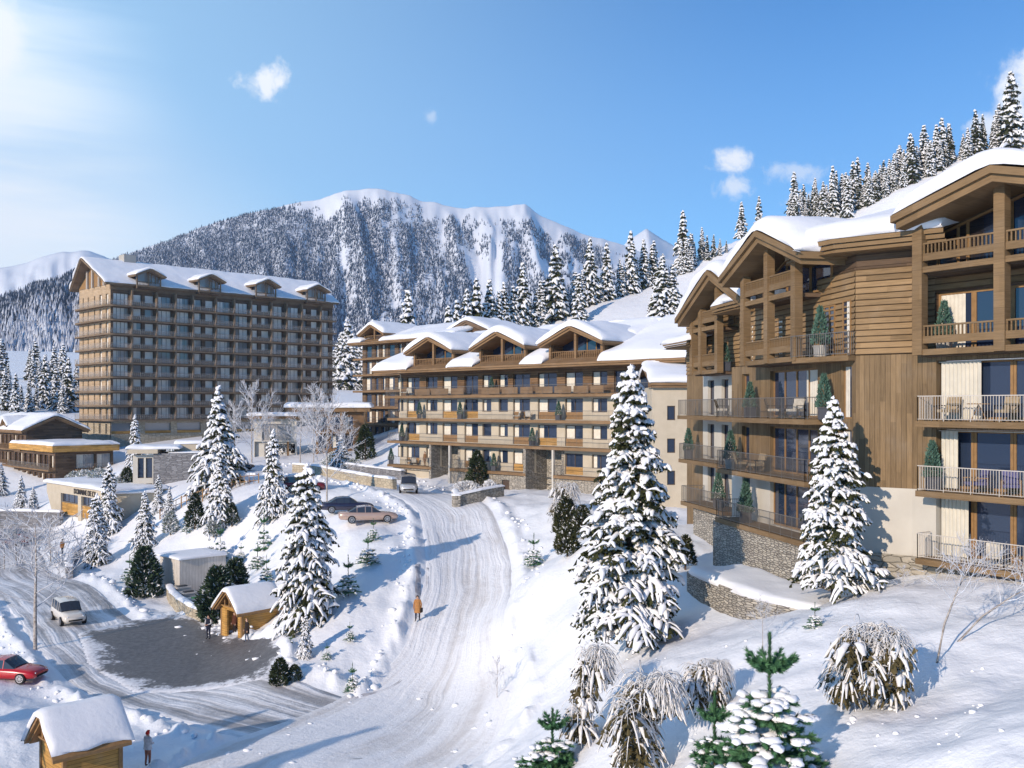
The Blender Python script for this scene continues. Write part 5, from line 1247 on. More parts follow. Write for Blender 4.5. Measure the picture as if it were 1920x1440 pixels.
stone_wall('bin_wall', [gpt(398, 75.2), gpt(375, 76.2), gpt(350, 78.2), gpt(332, 81), gpt(318, 85), gpt(312, 88)], 1.0, 'curved pale stone wall enclosing the waste bins beside the grey shed', 'sandstone', .5, .25)
# grey box shed
HF = Fr(((337 - 960) / K * 88, 88.0), (-1, 1), 1); HR = Fr(HF.o, (1, 1), -1); HB = (-30.3, 90, .2)
ho = empty('shed', HB, 'grey flat roofed box shed beside the waste bins', 'shed')
w = MB(); prism(w, [HF.p(0, 0, 0)[:2], HR.p(4.6, 0, 0)[:2], HR.p(4.6, -4.0, 0)[:2], HF.p(4.0, 0, 0)[:2]], -1.2, 3.25); w.build('wall', [M['shed_wood']], ho, HB)
snow_obj([flat_snow(HR, -.12, 4.7, .12, -4.1, 3.25, .28, 15, .2)], ho, HB)
# little timber huts
def hut(x, y, z, fl, sl, label, door):
    base = (x, y, z); F1 = Fr((x, y), (-1, 1), 1); F2 = Fr((x, y), (1, 1), -1); o = empty('hut', base, label, 'hut', 'timber huts')
    w = MB()
    w.wall(F1, 0, fl, z - 1, z + 2.25, [(.5, fl - .75, z - 1, z + 2.0)] if door else (), 0, .14); w.face([F1.p(0, 0, z + 2.25), F1.p(fl, 0, z + 2.25), F1.p(fl / 2, 0, z + 3.35)], [(0, 2.25), (fl, 2.25), (fl / 2, 3.35)]) if not door else None
    w.wall(F2, 0, sl, z - 1, z + 2.25, (), 0); w.box(F1, fl - .08, fl, -sl, -.001, z - 1, z + 2.25); w.box(F1, 0, fl, -sl, -sl + .08, z - 1, z + 2.25)
    w.face([F1.p(0, -sl, z + 2.25), F1.p(fl, -sl, z + 2.25), F1.p(fl / 2, -sl, z + 3.35)], [(0, 2.25), (fl, 2.25), (fl / 2, 3.35)])
    w.build('wall', [M['gold_wood']], o, base)
    for fr, t, n in ((F1, 0, .03), (F1, fl, .03), (F2, sl, .03)):
        p = MB(); p.box(fr, t - .09, t + .09, -.1, n + .03, z - 1, z + 2.28); p.build('post', [M['frame']], o, base)
    if door:
        for a, b in ((.02, .5), (fl - .75, fl - .02)): p = MB(); p.box(F1, a + .1, b - .02, .004, .04, z - 1, z + 2.1); p.build('jamb', [M['gold_wood']], o, base)
        g = MB(); g.bar(F1.p(0, .05, z + 2.3), F1.p(fl, .05, z + 2.3), .09); g.build('lintel', [M['gold_wood']], o, base)
    f = MB()
    for k in range(3): t = fl / 2 + (k - 1) * fl * .22; f.bar(F1.p(t, .2, z + 2.3), F1.p(t, .2, z + 3.3 - abs(k - 1) * .4), .05)
    f.bar(F1.p(.1, .2, z + 2.35), F1.p(fl - .1, .2, z + 2.35), .06); f.build('truss', [M['frame']], o, base)
    o_, s_ = gable(F1, fl / 2, fl / 2 + .42, .6, -sl - .35, z + 2.05, z + 3.65, o, base, 'frame', .14, .30, seed=int(x * 3) % 50)
    snow_obj([s_], o, base); return o
hx, hy = (453 - 960) / K * 70.4, 70.4
hut(hx, hy, .15, 2.9, 3.0, 'small golden timber hut with an open doorway under the big spruce', True)
hut(-19.6, 42.2, .0, 2.7, 2.5, 'closed golden timber hut at the bottom left corner', False)
# waste bins
for k, (px, py, c, lb) in enumerate(((340, 1106, 'bin_grey', 'dark slotted waste bin nearest the grey shed'), (352, 1113, 'bin_dark', 'grey lidded waste bin second from the grey shed'), (368, 1123, 'bin_green', 'waste bin with a green lid slot'), (385, 1133, 'bin_yellow', 'waste bin with a yellow lid nearest the hut'))):
    d_ = 87 - 2.6 * k; x = (px - 960) / K * d_; b_ = (x, d_, .1); fr = Fr((x, d_), (1, 1), -1); o = empty('waste_bin', b_, lb, 'bin', 'waste bins')
    m_ = MB(); m_.box(fr, -.65, .65, -.6, .6, -.3, 1.0); m_.build('container', [M['greige']], o, b_)
    l_ = MB(); prism(l_, [fr.p(t, n, 0)[:2] for t, n in ((-.7, .65), (.7, .65), (.7, -.65), (-.7, -.65))], 1.0, 1.1); l_.build('lid', [M['rail_white']], o, b_)
    s_ = MB(); s_.box(fr, -.42, .42, -.1, .35, 1.1, 1.2); s_.build('flap', [M[c]], o, b_)
# wooden fence along the bank top
fp = [hit(px, py) for px, py in ((300, 975), (330, 955), (360, 944), (390, 934), (420, 925), (450, 912), (485, 908))]
fb = fp[0]; fo = empty('wooden_fence', fb, 'low wooden fence with closely set pickets along the top of the bank', 'fence')
FL = spline([(a, b) for a, b, c in fp], .55); kpost = 0
for i, (x, y) in enumerate(FL):
    z = gz(x, y); m_ = MB(); big = i % 4 == 0
    if big: m_.bar((x, y, z - .4), (x, y, z + 1.25), .07); m_.build('post', [M['frame']], fo, fb)
r1 = MB()
for i, ((x, y), (x2, y2)) in enumerate(zip(FL[:-1], FL[1:])):
    for h_ in (.45, 1.05): r1.bar((x, y, gz(x, y) + h_), (x2, y2, gz(x2, y2) + h_), .045)
    if i % 4: r1.bar((x, y, gz(x, y)), (x, y, gz(x, y) + 1.1), .04)
r1.build('rail', [M['frame']], fo, fb)
# ------------------------------------------------------------------ trees and shrubs
class TM:
    """triangle/quad soup for plants: two layers, foliage (0) and snow (1)"""
    def __init__(s): s.v = [[], []]; s.f = [[], []]; s.n = [0, 0]
    def add(s, k, v, f):
        v = np.asarray(v, float); s.v[k].append(v); s.f[k].append(np.asarray(f) + s.n[k]); s.n[k] += len(v)
    def mesh(s, k, name, m, smooth=False):
        fl = [tuple(r) for a in s.f[k] for r in a.tolist()]
        return np_mesh(name, np.vstack(s.v[k]) if s.v[k] else np.zeros((0, 3)), fl, m, smooth=smooth)
def tube_pts(P, rad, sides=5, flat=1.0):
    """tapered tube along points P with radii rad -> verts, quads (+ end caps collapsed)"""
    P = np.asarray(P, float); n = len(P); T = np.gradient(P, axis=0); T /= np.linalg.norm(T, axis=1)[:, None] + 1e-9
    up = np.array([0, 0, 1.0]); X = np.cross(T, up); l = np.linalg.norm(X, axis=1)[:, None]; X = np.where(l > .05, X / (l + 1e-9), np.array([1.0, 0, 0])); Y = np.cross(X, T)
    a = np.arange(sides) * 2 * np.pi / sides + .3
    V = P[:, None] + (np.cos(a)[None, :, None] * X[:, None] + flat * np.sin(a)[None, :, None] * Y[:, None]) * np.asarray(rad)[:, None, None]
    i = np.arange(n * sides).reshape(n, sides); j = np.roll(i, -1, 1)
    F = np.stack([i[:-1], j[:-1], j[1:], i[1:]], -1).reshape(-1, 4)
    return V.reshape(-1, 3), F
def frond(tm, p, d, L, droop, w, rg, snow, segs=3, sides=5, fol=True, hang=1.0):
    """one drooping spray: needles below, a finger of snow on top"""
    k = np.linspace(0, 1, segs + 1); side = np.array([-d[1], d[0], 0])
    P = p + d * L * k[:, None]; P[:, 2] += -droop * L * k ** 2 + .10 * L * k; P += side * (rg.normal(0, .04) * L * k[:, None])
    if fol:
        V = []; F = []
        for i in range(segs):
            a, b = P[i], P[i + 1]; wd = w * (1.5 - .6 * k[i]) * rg.uniform(.8, 1.25)
            for sg in (-1, 1):
                o = len(V); V += [a, b, (a + b) / 2 + side * sg * wd - np.array([0, 0, wd * rg.uniform(.35, 1.1) * hang])]; F.append((o, o + 1, o + 2))
            if hang > .5:
                o = len(V); V += [a + side * w * .3, b - side * w * .3, (a + b) / 2 - np.array([0, 0, wd * rg.uniform(.9, 1.7)])]; F.append((o, o + 1, o + 2))
        tm.add(0, V, F)
    if snow:
        prof = np.interp(k, [0, .25, .75, 1], [.6, 1, 1.0, .45]) * w * rg.uniform(.55, 1.35) * (1 + rg.normal(0, .25, segs + 1))
        Q = P.copy(); Q[:, 2] += prof * .55
        v, f = tube_pts(Q, prof, sides, .72); tm.add(1, v, f)
def spruce_mesh(name, H, Rr, nwh, nb, nf, seed, snowp=.8, low=.05, w=.13, segs=3, sides=5, shape=.85, droop=.55, needle='needle', gap=.0):
    rg = np.random.default_rng(seed); tm = TM()
    for i in range(nwh):
        s = i / (nwh - 1); z = H * (low + (.965 - low) * s ** .92); rad = Rr * (1 - s) ** shape * rg.uniform(.8, 1.1) + .03 * H ** .5 * .4
        n = max(3, int(nb * (1 - .5 * s)))
        for j in range(n):
            if rg.random() < gap: continue
            az_ = 6.283 * (j + rg.uniform(0, .8)) / n + i * 1.7; d = np.array([math.cos(az_), math.sin(az_), 0]); L = rad * rg.uniform(.66, 1.12) * (1 + .16 * math.sin(2 * az_ + i * .23 + seed) + .10 * math.sin(3 * az_ - i * .41))
            sp_ = snowp if vnoise(np.array(az_ * 1.1), np.array(z * 7.0 / H), seed) > -.24 else snowp * .42
            p = np.array([0, 0, z + rg.normal(0, .012 * H)]); dr = droop * rg.uniform(.7, 1.2) * (1 - .45 * s)
            sn = rg.random() < sp_
            frond(tm, p + d * L * .12, d, L * .88, dr, w * 1.1, rg, sn, segs, sides)
            for q in range(nf):
                t = .28 + .66 * (q + rg.uniform(0, .8)) / max(1, nf); sg = 1 if q % 2 else -1; an = sg * rg.uniform(.5, 1.15)
                e = np.array([d[0] * math.cos(an) - d[1] * math.sin(an), d[0] * math.sin(an) + d[1] * math.cos(an), rg.normal(0, .22)])
                pp = p + d * L * t + np.array([0, 0, -dr * L * .88 * t * t + .09 * L * t])
                frond(tm, pp, e, L * rg.uniform(.16, .34) * (1.2 - .45 * t) + w * 1.1, dr * rg.uniform(.8, 2.4), w, rg, rg.random() < sp_, segs, sides)
    frond(tm, np.array([0, 0, H * .93]), np.array([0.02, 0, 0]), 1, 0, .01, rg, False, fol=False)
    v, f = tube_pts(np.array([[0, 0, H * .9], [0, 0, H * .95], [.01, 0, H]]), [w * .8, w * .7, w * .2], sides); tm.add(1, v, f)
    tv, tf = tube_pts(np.array([[0, 0, -.6], [0, 0, H * .3], [0, 0, H * .95]]), [H * .016, H * .012, .02], 7)
    return tm.mesh(0, name + '_crown', M[needle]), tm.mesh(1, name + '_snow', M['tree_snow'], True), np_mesh(name + '_trunk', tv, tf, M['bark'], smooth=True)
def tree_obj(name, parts, x, y, z, label, cat, group=None, rz=0.0, sc=1.0, merge=False):
    o = empty(name, (x, y, z), label, cat, group, rz); o.scale = (sc, sc, sc) if np.isscalar(sc) else sc
    cr, sn, tr = parts
    mesh_obj('trunk', tr, o); c = mesh_obj('crown', cr, o)
    if sn is not None: mesh_obj('snow_load', sn, c)
    return o
def place_px(px, base, top, dmax=420, dmin=14):
    x, y, z = hit(px, base, dmin, dmax); return x, y, z, (base - top) / K * y
BIG1 = spruce_mesh('great_spruce', 12.6, 2.5, 38, 12, 13, 11, .92, .045, .112, 3, 5, .60, .42)
BIG2 = spruce_mesh('facade_spruce', 7.9, 1.72, 32, 11, 11, 12, .92, .05, .085, 3, 5, .70, .42)
MID = [spruce_mesh('mid_spruce', 10.6, 2.55, 26, 10, 7, 13, .80, .03, .13, 3, 5, .62, .62), spruce_mesh('mid_spruce', 10, 2.1, 24, 9, 6, 14, .88, .04, .13, 3, 5, .75, .65), spruce_mesh('mid_spruce', 10, 2.4, 22, 9, 6, 15, .92, .04, .14, 3, 5, .8, .6)]
FAR = [spruce_mesh('far_spruce', 10, 1.75, 17, 7, 2, 20 + i, (.85, .92, .78, .35)[i], .08, .24, 2, 4, .8, .55) for i in range(4)]
tx_, ty_ = (1182 - 960) / K * 45, 45.0
tree_obj('spruce', BIG1, tx_, ty_, EYE - (1185 - 762) / K * 45 - .1, 'tall snow laden spruce standing alone on the bank before the timber chalet, largest of all', 'tree', None)
tree_obj('spruce', BIG2, (1563 - 960) / K * 39.9, 39.9, EYE - (1100 - 762) / K * 39.9, 'snow laden spruce standing close against the board wall of the timber chalet', 'tree', None, 1.0)
for px, b, t, v, lab, ws in ((575, 1160, 868, 0, 'broad dark snowy spruce behind the hut with the open doorway', 1.0), (410, 915, 722, 2, 'tall snowy spruce on the bank top in front of the tower block', 1.15), (414, 985, 832, 1, 'narrower snowy spruce just below the tall one before the tower block', .95),
                        (512, 968, 805, 1, 'slender snowy spruce near the middle of the bank top', .95), (205, 1003, 868, 1, 'snowy spruce in front of the garage lettering', 1.0), (181, 1063, 925, 0, 'snowy spruce lower down the bank in front of the garage corner', .9), (272, 1030, 920, 0, 'snowy spruce on the bank above the grey shed', .9),
                        (297, 962, 890, 1, 'small snowy spruce beside the lower end of the wooden fence', 1.0), (253, 862, 765, 1, 'snowy spruce in front of the foot of the tower block', .95), (573, 1232, 1150, 1, 'small snowy spruce at the foot of the broad dark one', 1.0), (40, 952, 890, 2, 'frosted spruce above the retaining wall at the left edge', 1.0), (2, 930, 868, 0, 'dark frosted spruce cut by the left edge of the picture', 1.0),
                        (62, 958, 912, 2, 'small frosted spruce beside the retaining wall', 1.2), (640, 888, 815, 2, 'bluish frosted spruce beside the garden wall', 1.5), (318, 965, 912, 2, 'tiny snowy spruce next to the small one by the fence', 1.0), (535, 850, 790, 2, 'frosted spruce in front of the white carport', 1.2)):
    x, y, z, h = place_px(px, b, t, 160); h0 = 10.6 if v == 0 else 10.0; s = h / h0
    tree_obj('spruce', MID[v], x, y, z - .05, lab, 'tree', None, RNG.uniform(0, 6), (s * ws, s * ws, s))
# hillside trees: countable, each its own object
def far_tree(x, y, z, h, v, group, label, ws=1.0):
    me = FARM[v]; o = mesh_obj('spruce', me, None, (x, y, z - .2)); s = h / 10; o.scale = (s * ws, s * ws, s); o.rotation_euler = (0, 0, RNG.uniform(0, 6)); tag(o, label, 'tree', group)
def join3(parts, name):
    vs = []; fs = []; mi = []; o = 0; ms = []
    for k, me in enumerate(parts):
        n = len(me.vertices); a = np.zeros(n * 3, np.float32); me.vertices.foreach_get('co', a); vs.append(a.reshape(-1, 3)); fs += [tuple(i + o for i in p.vertices) for p in me.polygons]; mi += [k] * len(me.polygons); o += n; ms.append(me.materials[0])
    return np_mesh(name, np.vstack(vs), fs, ms, mi, smooth=[m_ == 1 for m_ in mi])
FARM = [join3(p, 'hill_spruce') for p in FAR]
HL = 'snowy spruce among the many on the hillside behind the buildings'
def skyline_place(px, base, top, v, ws=1.0, label=HL, group='spruces on the hillside'):
    d = np.arange(110, 330, 1.0); X = (px - 960) / K * d; g = ground(X, d); Zr = EYE - (base - 762) / K * d
    ok = g >= Zr
    if ok.any(): i = int(np.argmax(ok))
    else: i = int(np.argmax((g - EYE) / d))          # highest visible point of the skyline
    py = 762 - (g[i] - EYE) / d[i] * K
    h = max(3.0, (py - top) / K * d[i]); far_tree(X[i], d[i], g[i], h, v, group, label, ws)
for t in ((1280, 505, 392, 2), (1183, 540, 430, 2), (1207, 538, 447, 0), (1226, 530, 450, 1), (1138, 562, 455, 1), (1106, 572, 445, 0), (1162, 552, 485, 0), (1042, 602, 455, 2, 1.1), (1086, 606, 512, 1, 1.2), (980, 592, 490, 0), (1020, 598, 525, 1), (945, 610, 528, 0), (918, 616, 522, 0),
          (893, 622, 518, 2), (935, 605, 545, 1), (962, 604, 535, 1), (1005, 600, 540, 2), (1242, 604, 478, 0, 1.3), (1262, 600, 500, 1, 1.3), (1222, 604, 552, 0, 1.2), (1390, 428, 376, 2), (1423, 408, 366, 2), (1590, 410, 328, 0), (1692, 345, 287, 1, 1.1), (1630, 388, 322, 0), (1660, 370, 312, 1), (1766, 312, 221, 1, 1.1),
          (1806, 300, 250, 0), (1896, 285, 131, 2, 1.1), (1838, 292, 258, 1), (1500, 408, 368, 3), (1516, 408, 362, 3), (1530, 410, 366, 3), (1548, 410, 374, 3), (1862, 282, 224, 3), (1846, 286, 236, 3), (1878, 282, 240, 3), (1712, 335, 282, 3), (1738, 328, 276, 3), (1608, 392, 330, 3), (1644, 378, 322, 3),
          (1302, 492, 452, 3), (1314, 490, 446, 3), (1326, 488, 440, 3), (1338, 484, 438, 3), (1350, 480, 446, 0), (1362, 476, 452, 3), (1316, 455, 425, 1), (1570, 400, 350, 0), (1720, 330, 292, 1), (1745, 322, 270, 0), (765, 640, 545, 0, 1.1), (857, 630, 562, 1), (840, 632, 570, 2), (875, 626, 540, 0), (700, 655, 600, 1),
          (652, 700, 598, 0, 1.2), (668, 722, 655, 2), (640, 705, 640, 1, 1.2), (85, 765, 664, 0), (105, 770, 690, 1, 1.2), (128, 772, 668, 2), (55, 772, 712, 1), (68, 768, 720, 0), (145, 768, 690, 1), (118, 775, 722, 1, 1.2), (30, 775, 700, 1), (10, 770, 690, 0)):
    skyline_place(*t[:4], t[4] if len(t) > 4 else 1.0)
rr = random.Random(21)
for k in range(170):                                                          # the belt behind the long building and up to the right
    if k < 45: px = rr.uniform(880, 1300); top_h = rr.uniform(30, 70)
    elif k < 75 or k >= 95: px = rr.uniform(1480, 1910); top_h = rr.uniform(28, 62) * (1.55 if rr.random() < .3 else 1.1)
    else: px = rr.uniform(690, 900); top_h = rr.uniform(35, 75)
    b = np.interp(px, HX, HY) + rr.uniform(-4, 14)
    if 1100 < px < 1270: b -= 4
    skyline_place(px, b, b - top_h, rr.choice([0, 1, 1, 2, 3] if px > 1400 else [0, 1, 2, 1]), rr.uniform(.9, 1.2))
for k in range(46):
    px = rr.uniform(-30, 150) if k < 30 else rr.uniform(625, 700); b = rr.uniform(690, 765) if k < 30 else rr.uniform(655, 690)
    skyline_place(px, b, b - rr.uniform(22, 60), rr.choice([0, 1, 1]), rr.uniform(1.0, 1.4), 'white frosted spruce among the many on the slope beside the tower block', 'frosted spruces beside the tower block')
# spruces out of frame on the near left whose shade falls across the lower road
for x, y, h, v in ((-27, 27, 12, 1), (-31, 33, 10, 0), (-22, 19, 13, 2), (-38, 40, 9, 1)):
    s = h / 10; tree_obj('spruce', MID[v], x, y, gz(x, y), 'snowy spruce standing left of the road beyond the picture edge', 'tree', 'spruces beyond the picture edge', x, s)

# ------------------------------------------------------------------ bare frosted trees
def bare_mesh(name, H, seed, spread=.9, levels=4, r0=.06, start=.28, up=.5, sides=4, nb=9, thick=.012, lean=0.0):
    rg = np.random.default_rng(seed); V = [[], []]; F = [[], []]; N = [0, 0]
    def tube(P, rad, k):
        v, f = tube_pts(P, rad, sides if k else 6); V[k].append(v); F[k].append(f + N[k]); N[k] += len(v)
    def grow(p, d, L, r, lv):
        n = 4; P = [p]; q = p.copy(); dd = d.copy()
        for i in range(n):
            dd = dd + rg.normal(0, .13, 3) + np.array([0, 0, .06]); dd /= np.linalg.norm(dd); q = q + dd * L / n; P.append(q.copy())
        P = np.array(P); tube(P, np.linspace(r, max(thick * .8, r * .45), n + 1), 1)
        if lv >= levels: return
        m = rg.integers(4, 7)
        for j in range(m):
            t = rg.uniform(.25, 1.0); i0 = min(n - 1, int(t * n)); b = P[i0] + (P[i0 + 1] - P[i0]) * (t * n - i0)
            a = rg.normal(0, 1, 3); a -= a.dot(dd) * dd; a /= np.linalg.norm(a); nd = dd * .75 + a * rg.uniform(.45, .95); nd[2] += .1; nd /= np.linalg.norm(nd)
            grow(b, nd, L * rg.uniform(.42, .68), max(thick, r * .55), lv + 1)
    T = np.array([[0, 0, -.3], [.02 * H * lean, 0, H * .35], [.01 * H + lean * H * .2, .01 * H, H * .7], [lean * H * .45, 0, H]])
    tube(T, [r0, r0 * .8, r0 * .5, thick], 0)
    for j in range(nb):
        t = start + (1 - start) * (j + rg.uniform(0, .6)) / nb; a = j * 2.4 + rg.uniform(0, .8); p = np.array([np.interp(t, [0, .35, .7, 1], T[:, 0]), np.interp(t, [0, .35, .7, 1], T[:, 1]), H * t])
        d = np.array([math.cos(a) * spread, math.sin(a) * spread, up + .5 * t]); d /= np.linalg.norm(d)
        grow(p, d, H * .40 * (1.15 - .75 * (t - start) / (1 - start)) * rg.uniform(.8, 1.15), r0 * .42, 2)
    return np_mesh(name + '_trunk', np.vstack(V[0]), np.vstack(F[0]), M['birch'], smooth=True), np_mesh(name + '_twigs', np.vstack(V[1]), np.vstack(F[1]), M['frost'], smooth=True)
def bare_tree(parts, x, y, z, label, s=1.0, rz=0.0, tilt=None, ws=1.0, cat='tree', name='bare_tree', group=None):
    o = empty(name, (x, y, z), label, cat, group, rz); o.scale = (s * ws, s * ws, s)
    if tilt: o.rotation_euler = (tilt[0], tilt[1], rz)
    mesh_obj('trunk', parts[0], o); mesh_obj('crown', parts[1], o); return o
BT = [bare_mesh('bare', 10, 31, .9, 4, .10, .30, .35, 3, 12, .022), bare_mesh('bare', 10, 32, .7, 4, .10, .2, .7, 3, 12, .026), bare_mesh('bare', 10, 33, .55, 4, .09, .14, .9, 3, 12, .03)]
for px, b, t, v, ws, lab, dm in ((66, 1218, 985, 0, 1.55, 'bare frosted tree with a wide thin crown on the snow beside the white car', 120), (472, 868, 735, 1, 1.1, 'bare frosted tree to the right of the tall spruce before the tower block', 200), (498, 862, 775, 2, .9, 'slim bare frosted tree in front of the carport', 200), (613, 945, 762, 1, .9, 'tall bare frosted tree behind the dark parked car', 140),
                              (588, 868, 738, 2, .9, 'tallest bare frosted tree in front of the pavilion', 200), (563, 872, 772, 1, 1.3, 'bushy bare frosted tree between the carport and the pavilion', 200), (440, 858, 765, 1, 1.3, 'dense bare frosted tree just behind the tall bank spruce', 200), (640, 866, 785, 2, 1.3, 'bare frosted tree in front of the pavilion end wall', 200),
                              (30, 1062, 985, 2, 2.0, 'frosted bush tree beside the dark red cars', 160), (95, 1060, 985, 2, 2.2, 'frosted bush tree at the end of the garage lane', 160), (60, 1075, 1000, 2, 2.2, 'frosted bush tree in front of the dark red cars', 160), (8, 1068, 1000, 2, 2.0, 'frosted bush tree at the left edge of the lane', 160)):
    x, y, z, h = place_px(px, b, t, dm); bare_tree(BT[v], x, y, z, lab, h / 10, RNG.uniform(0, 6), None, ws)
SB_ = bare_mesh('sapling', 3.0, 41, .9, 4, .025, .25, .5, 3, 10, .0075); x, y, z, h = place_px(1430, 1222, 1138, 60)
bare_tree(SB_, x, y, z, 'thin bare sapling with spread twigs on the slope below the terrace wall', h / 3.0, 1.0, None, 1.1)
BR = bare_mesh('birch', 4.2, 43, .9, 4, .055, .5, .35, 3, 10, .008, .5)
x, y, z = hit(1757, 1242); bare_tree(BR, x, y, z, 'leaning birch with a bare frosted crown on the right slope', .80, .35, (0, .22))
x, y, z = hit(1795, 1206); bare_tree(BR, x, y, z, 'second leaning birch bent lower towards the right edge', .80, .2, (.1, .75))
SH = bare_mesh('twiggy', 1.0, 47, 1.1, 3, .012, .02, .6, 3, 16, .006)
x, y, z = hit(1693, 1105); bare_tree(SH, x, y, z, 'small bare frosted shrub under the lowest chalet balcony', .9, 0, None, 1.2, 'shrub', 'bare_shrub')
x, y, z = hit(932, 1312); bare_tree(SH, x, y, z, 'thin dry frosted shrub at the right edge of the road', 2.2, 0, None, .8, 'shrub', 'bare_shrub')

# ------------------------------------------------------------------ weeping frosted bushes
def weeping_mesh(name, H, Rr, seed, n=430):
    rg = np.random.default_rng(seed); tm = TM(); q5 = H ** .5; mane = np.array([.55, .15, 0]) * Rr
    lobes = [(rg.uniform(-.55, .55) * Rr, rg.uniform(-.55, .55) * Rr, H * rg.uniform(.25, .85), Rr * rg.uniform(.35, .62)) for _ in range(9)] + [(0, 0, H * .86, Rr * .42), (mane[0], mane[1], H * .80, Rr * .5)]
    for i in range(230):
        lx, ly, lz, lr = lobes[rg.integers(0, len(lobes))]; a = rg.uniform(0, 6.283); d = np.array([math.cos(a), math.sin(a), 0]); el = rg.uniform(-.2, 1.0)
        p = np.array([lx, ly, lz - .1 * H]) + d * lr * .35 * (1 - .5 * max(0, el)) + np.array([0, 0, lr * .5 * el]); p[2] = max(p[2], .1 * H)
        frond(tm, p, d, lr * rg.uniform(.5, 1.1), rg.uniform(.7, 1.7), (.030 + .014 * max(0, el)) * q5 * rg.uniform(.6, 1.5), rg, rg.random() < .74, 3, 5)
    for i in range(n):                                   # thin frosted twigs, most of them in the mane
        lx, ly, lz, lr = lobes[-1] if rg.random() < .5 else lobes[rg.integers(0, len(lobes))]; a = rg.uniform(0, 6.283); d = np.array([math.cos(a), math.sin(a), 0]); L = lr * rg.uniform(.6, 1.5); k = np.linspace(0, 1, 6)
        P = np.array([lx, ly, lz + rg.uniform(-.1, .15) * H]) + d * (L * k)[:, None] + np.cumsum(rg.normal(0, .014 * q5, (6, 3)), 0); P[:, 2] += .45 * L * np.sin(k * 2.0) - L * rg.uniform(.5, 1.5) * k ** 2; P[:, 2] = np.maximum(P[:, 2], .02)
        w = .0065 * q5 * rg.uniform(.6, 1.8); v, f = tube_pts(P, w * np.interp(k, [0, .3, .8, 1], [.9, 1.2, 1, .4]), 3); tm.add(1, v, f)
    for i in range(2200):
        lx, ly, lz, lr = lobes[rg.integers(0, len(lobes) - 1)]; p = np.array([lx, ly, lz - .12 * H]) + rg.normal(0, .36, 3) * lr; p[2] = max(p[2], rg.uniform(.02, .2) * H); e = rg.normal(0, .045 * q5, (2, 3)); e[:, 2] -= .05 * q5; tm.add(0, [p, p + e[0], p + e[1]], [(0, 1, 2)])
    return tm.mesh(0, name + '_leaves', M['dry_leaf']), tm.mesh(1, name + '_strands', M['strand'], True)
for k, (px, b, t, w_, lab) in enumerate(((1096, 1392, 1212, 105, 'drooping frosted bush, nearest the road of the weeping ones on the slope'), (1200, 1475, 1282, 150, 'drooping frosted bush cut by the bottom edge beside a green fir'), (1322, 1335, 1240, 100, 'smallest drooping frosted bush behind a tiny green fir'), (1605, 1338, 1172, 165, 'largest drooping frosted bush with a white mane on the right slope'), (1650, 1330, 1180, 120, 'pale drooping frosted bush leaning against the largest one'), (1055, 978, 905, 60, 'drooping frosted bush above the green shrub beside the driveway'))):
    x, y, z, h = place_px(px, min(b, 1438), t - max(0, 0)); h = (b - t) / K * y
    if b > 1438: y = y - .9; z = gz(x, y)
    ms = weeping_mesh('weeping', h, w_ / K * y * .47, 60 + k); o = empty('weeping_bush', (x, y, z), lab, 'bush', 'frosted weeping bushes'); c = mesh_obj('foliage', ms[0], o); mesh_obj('frosted_branches', ms[1], o)

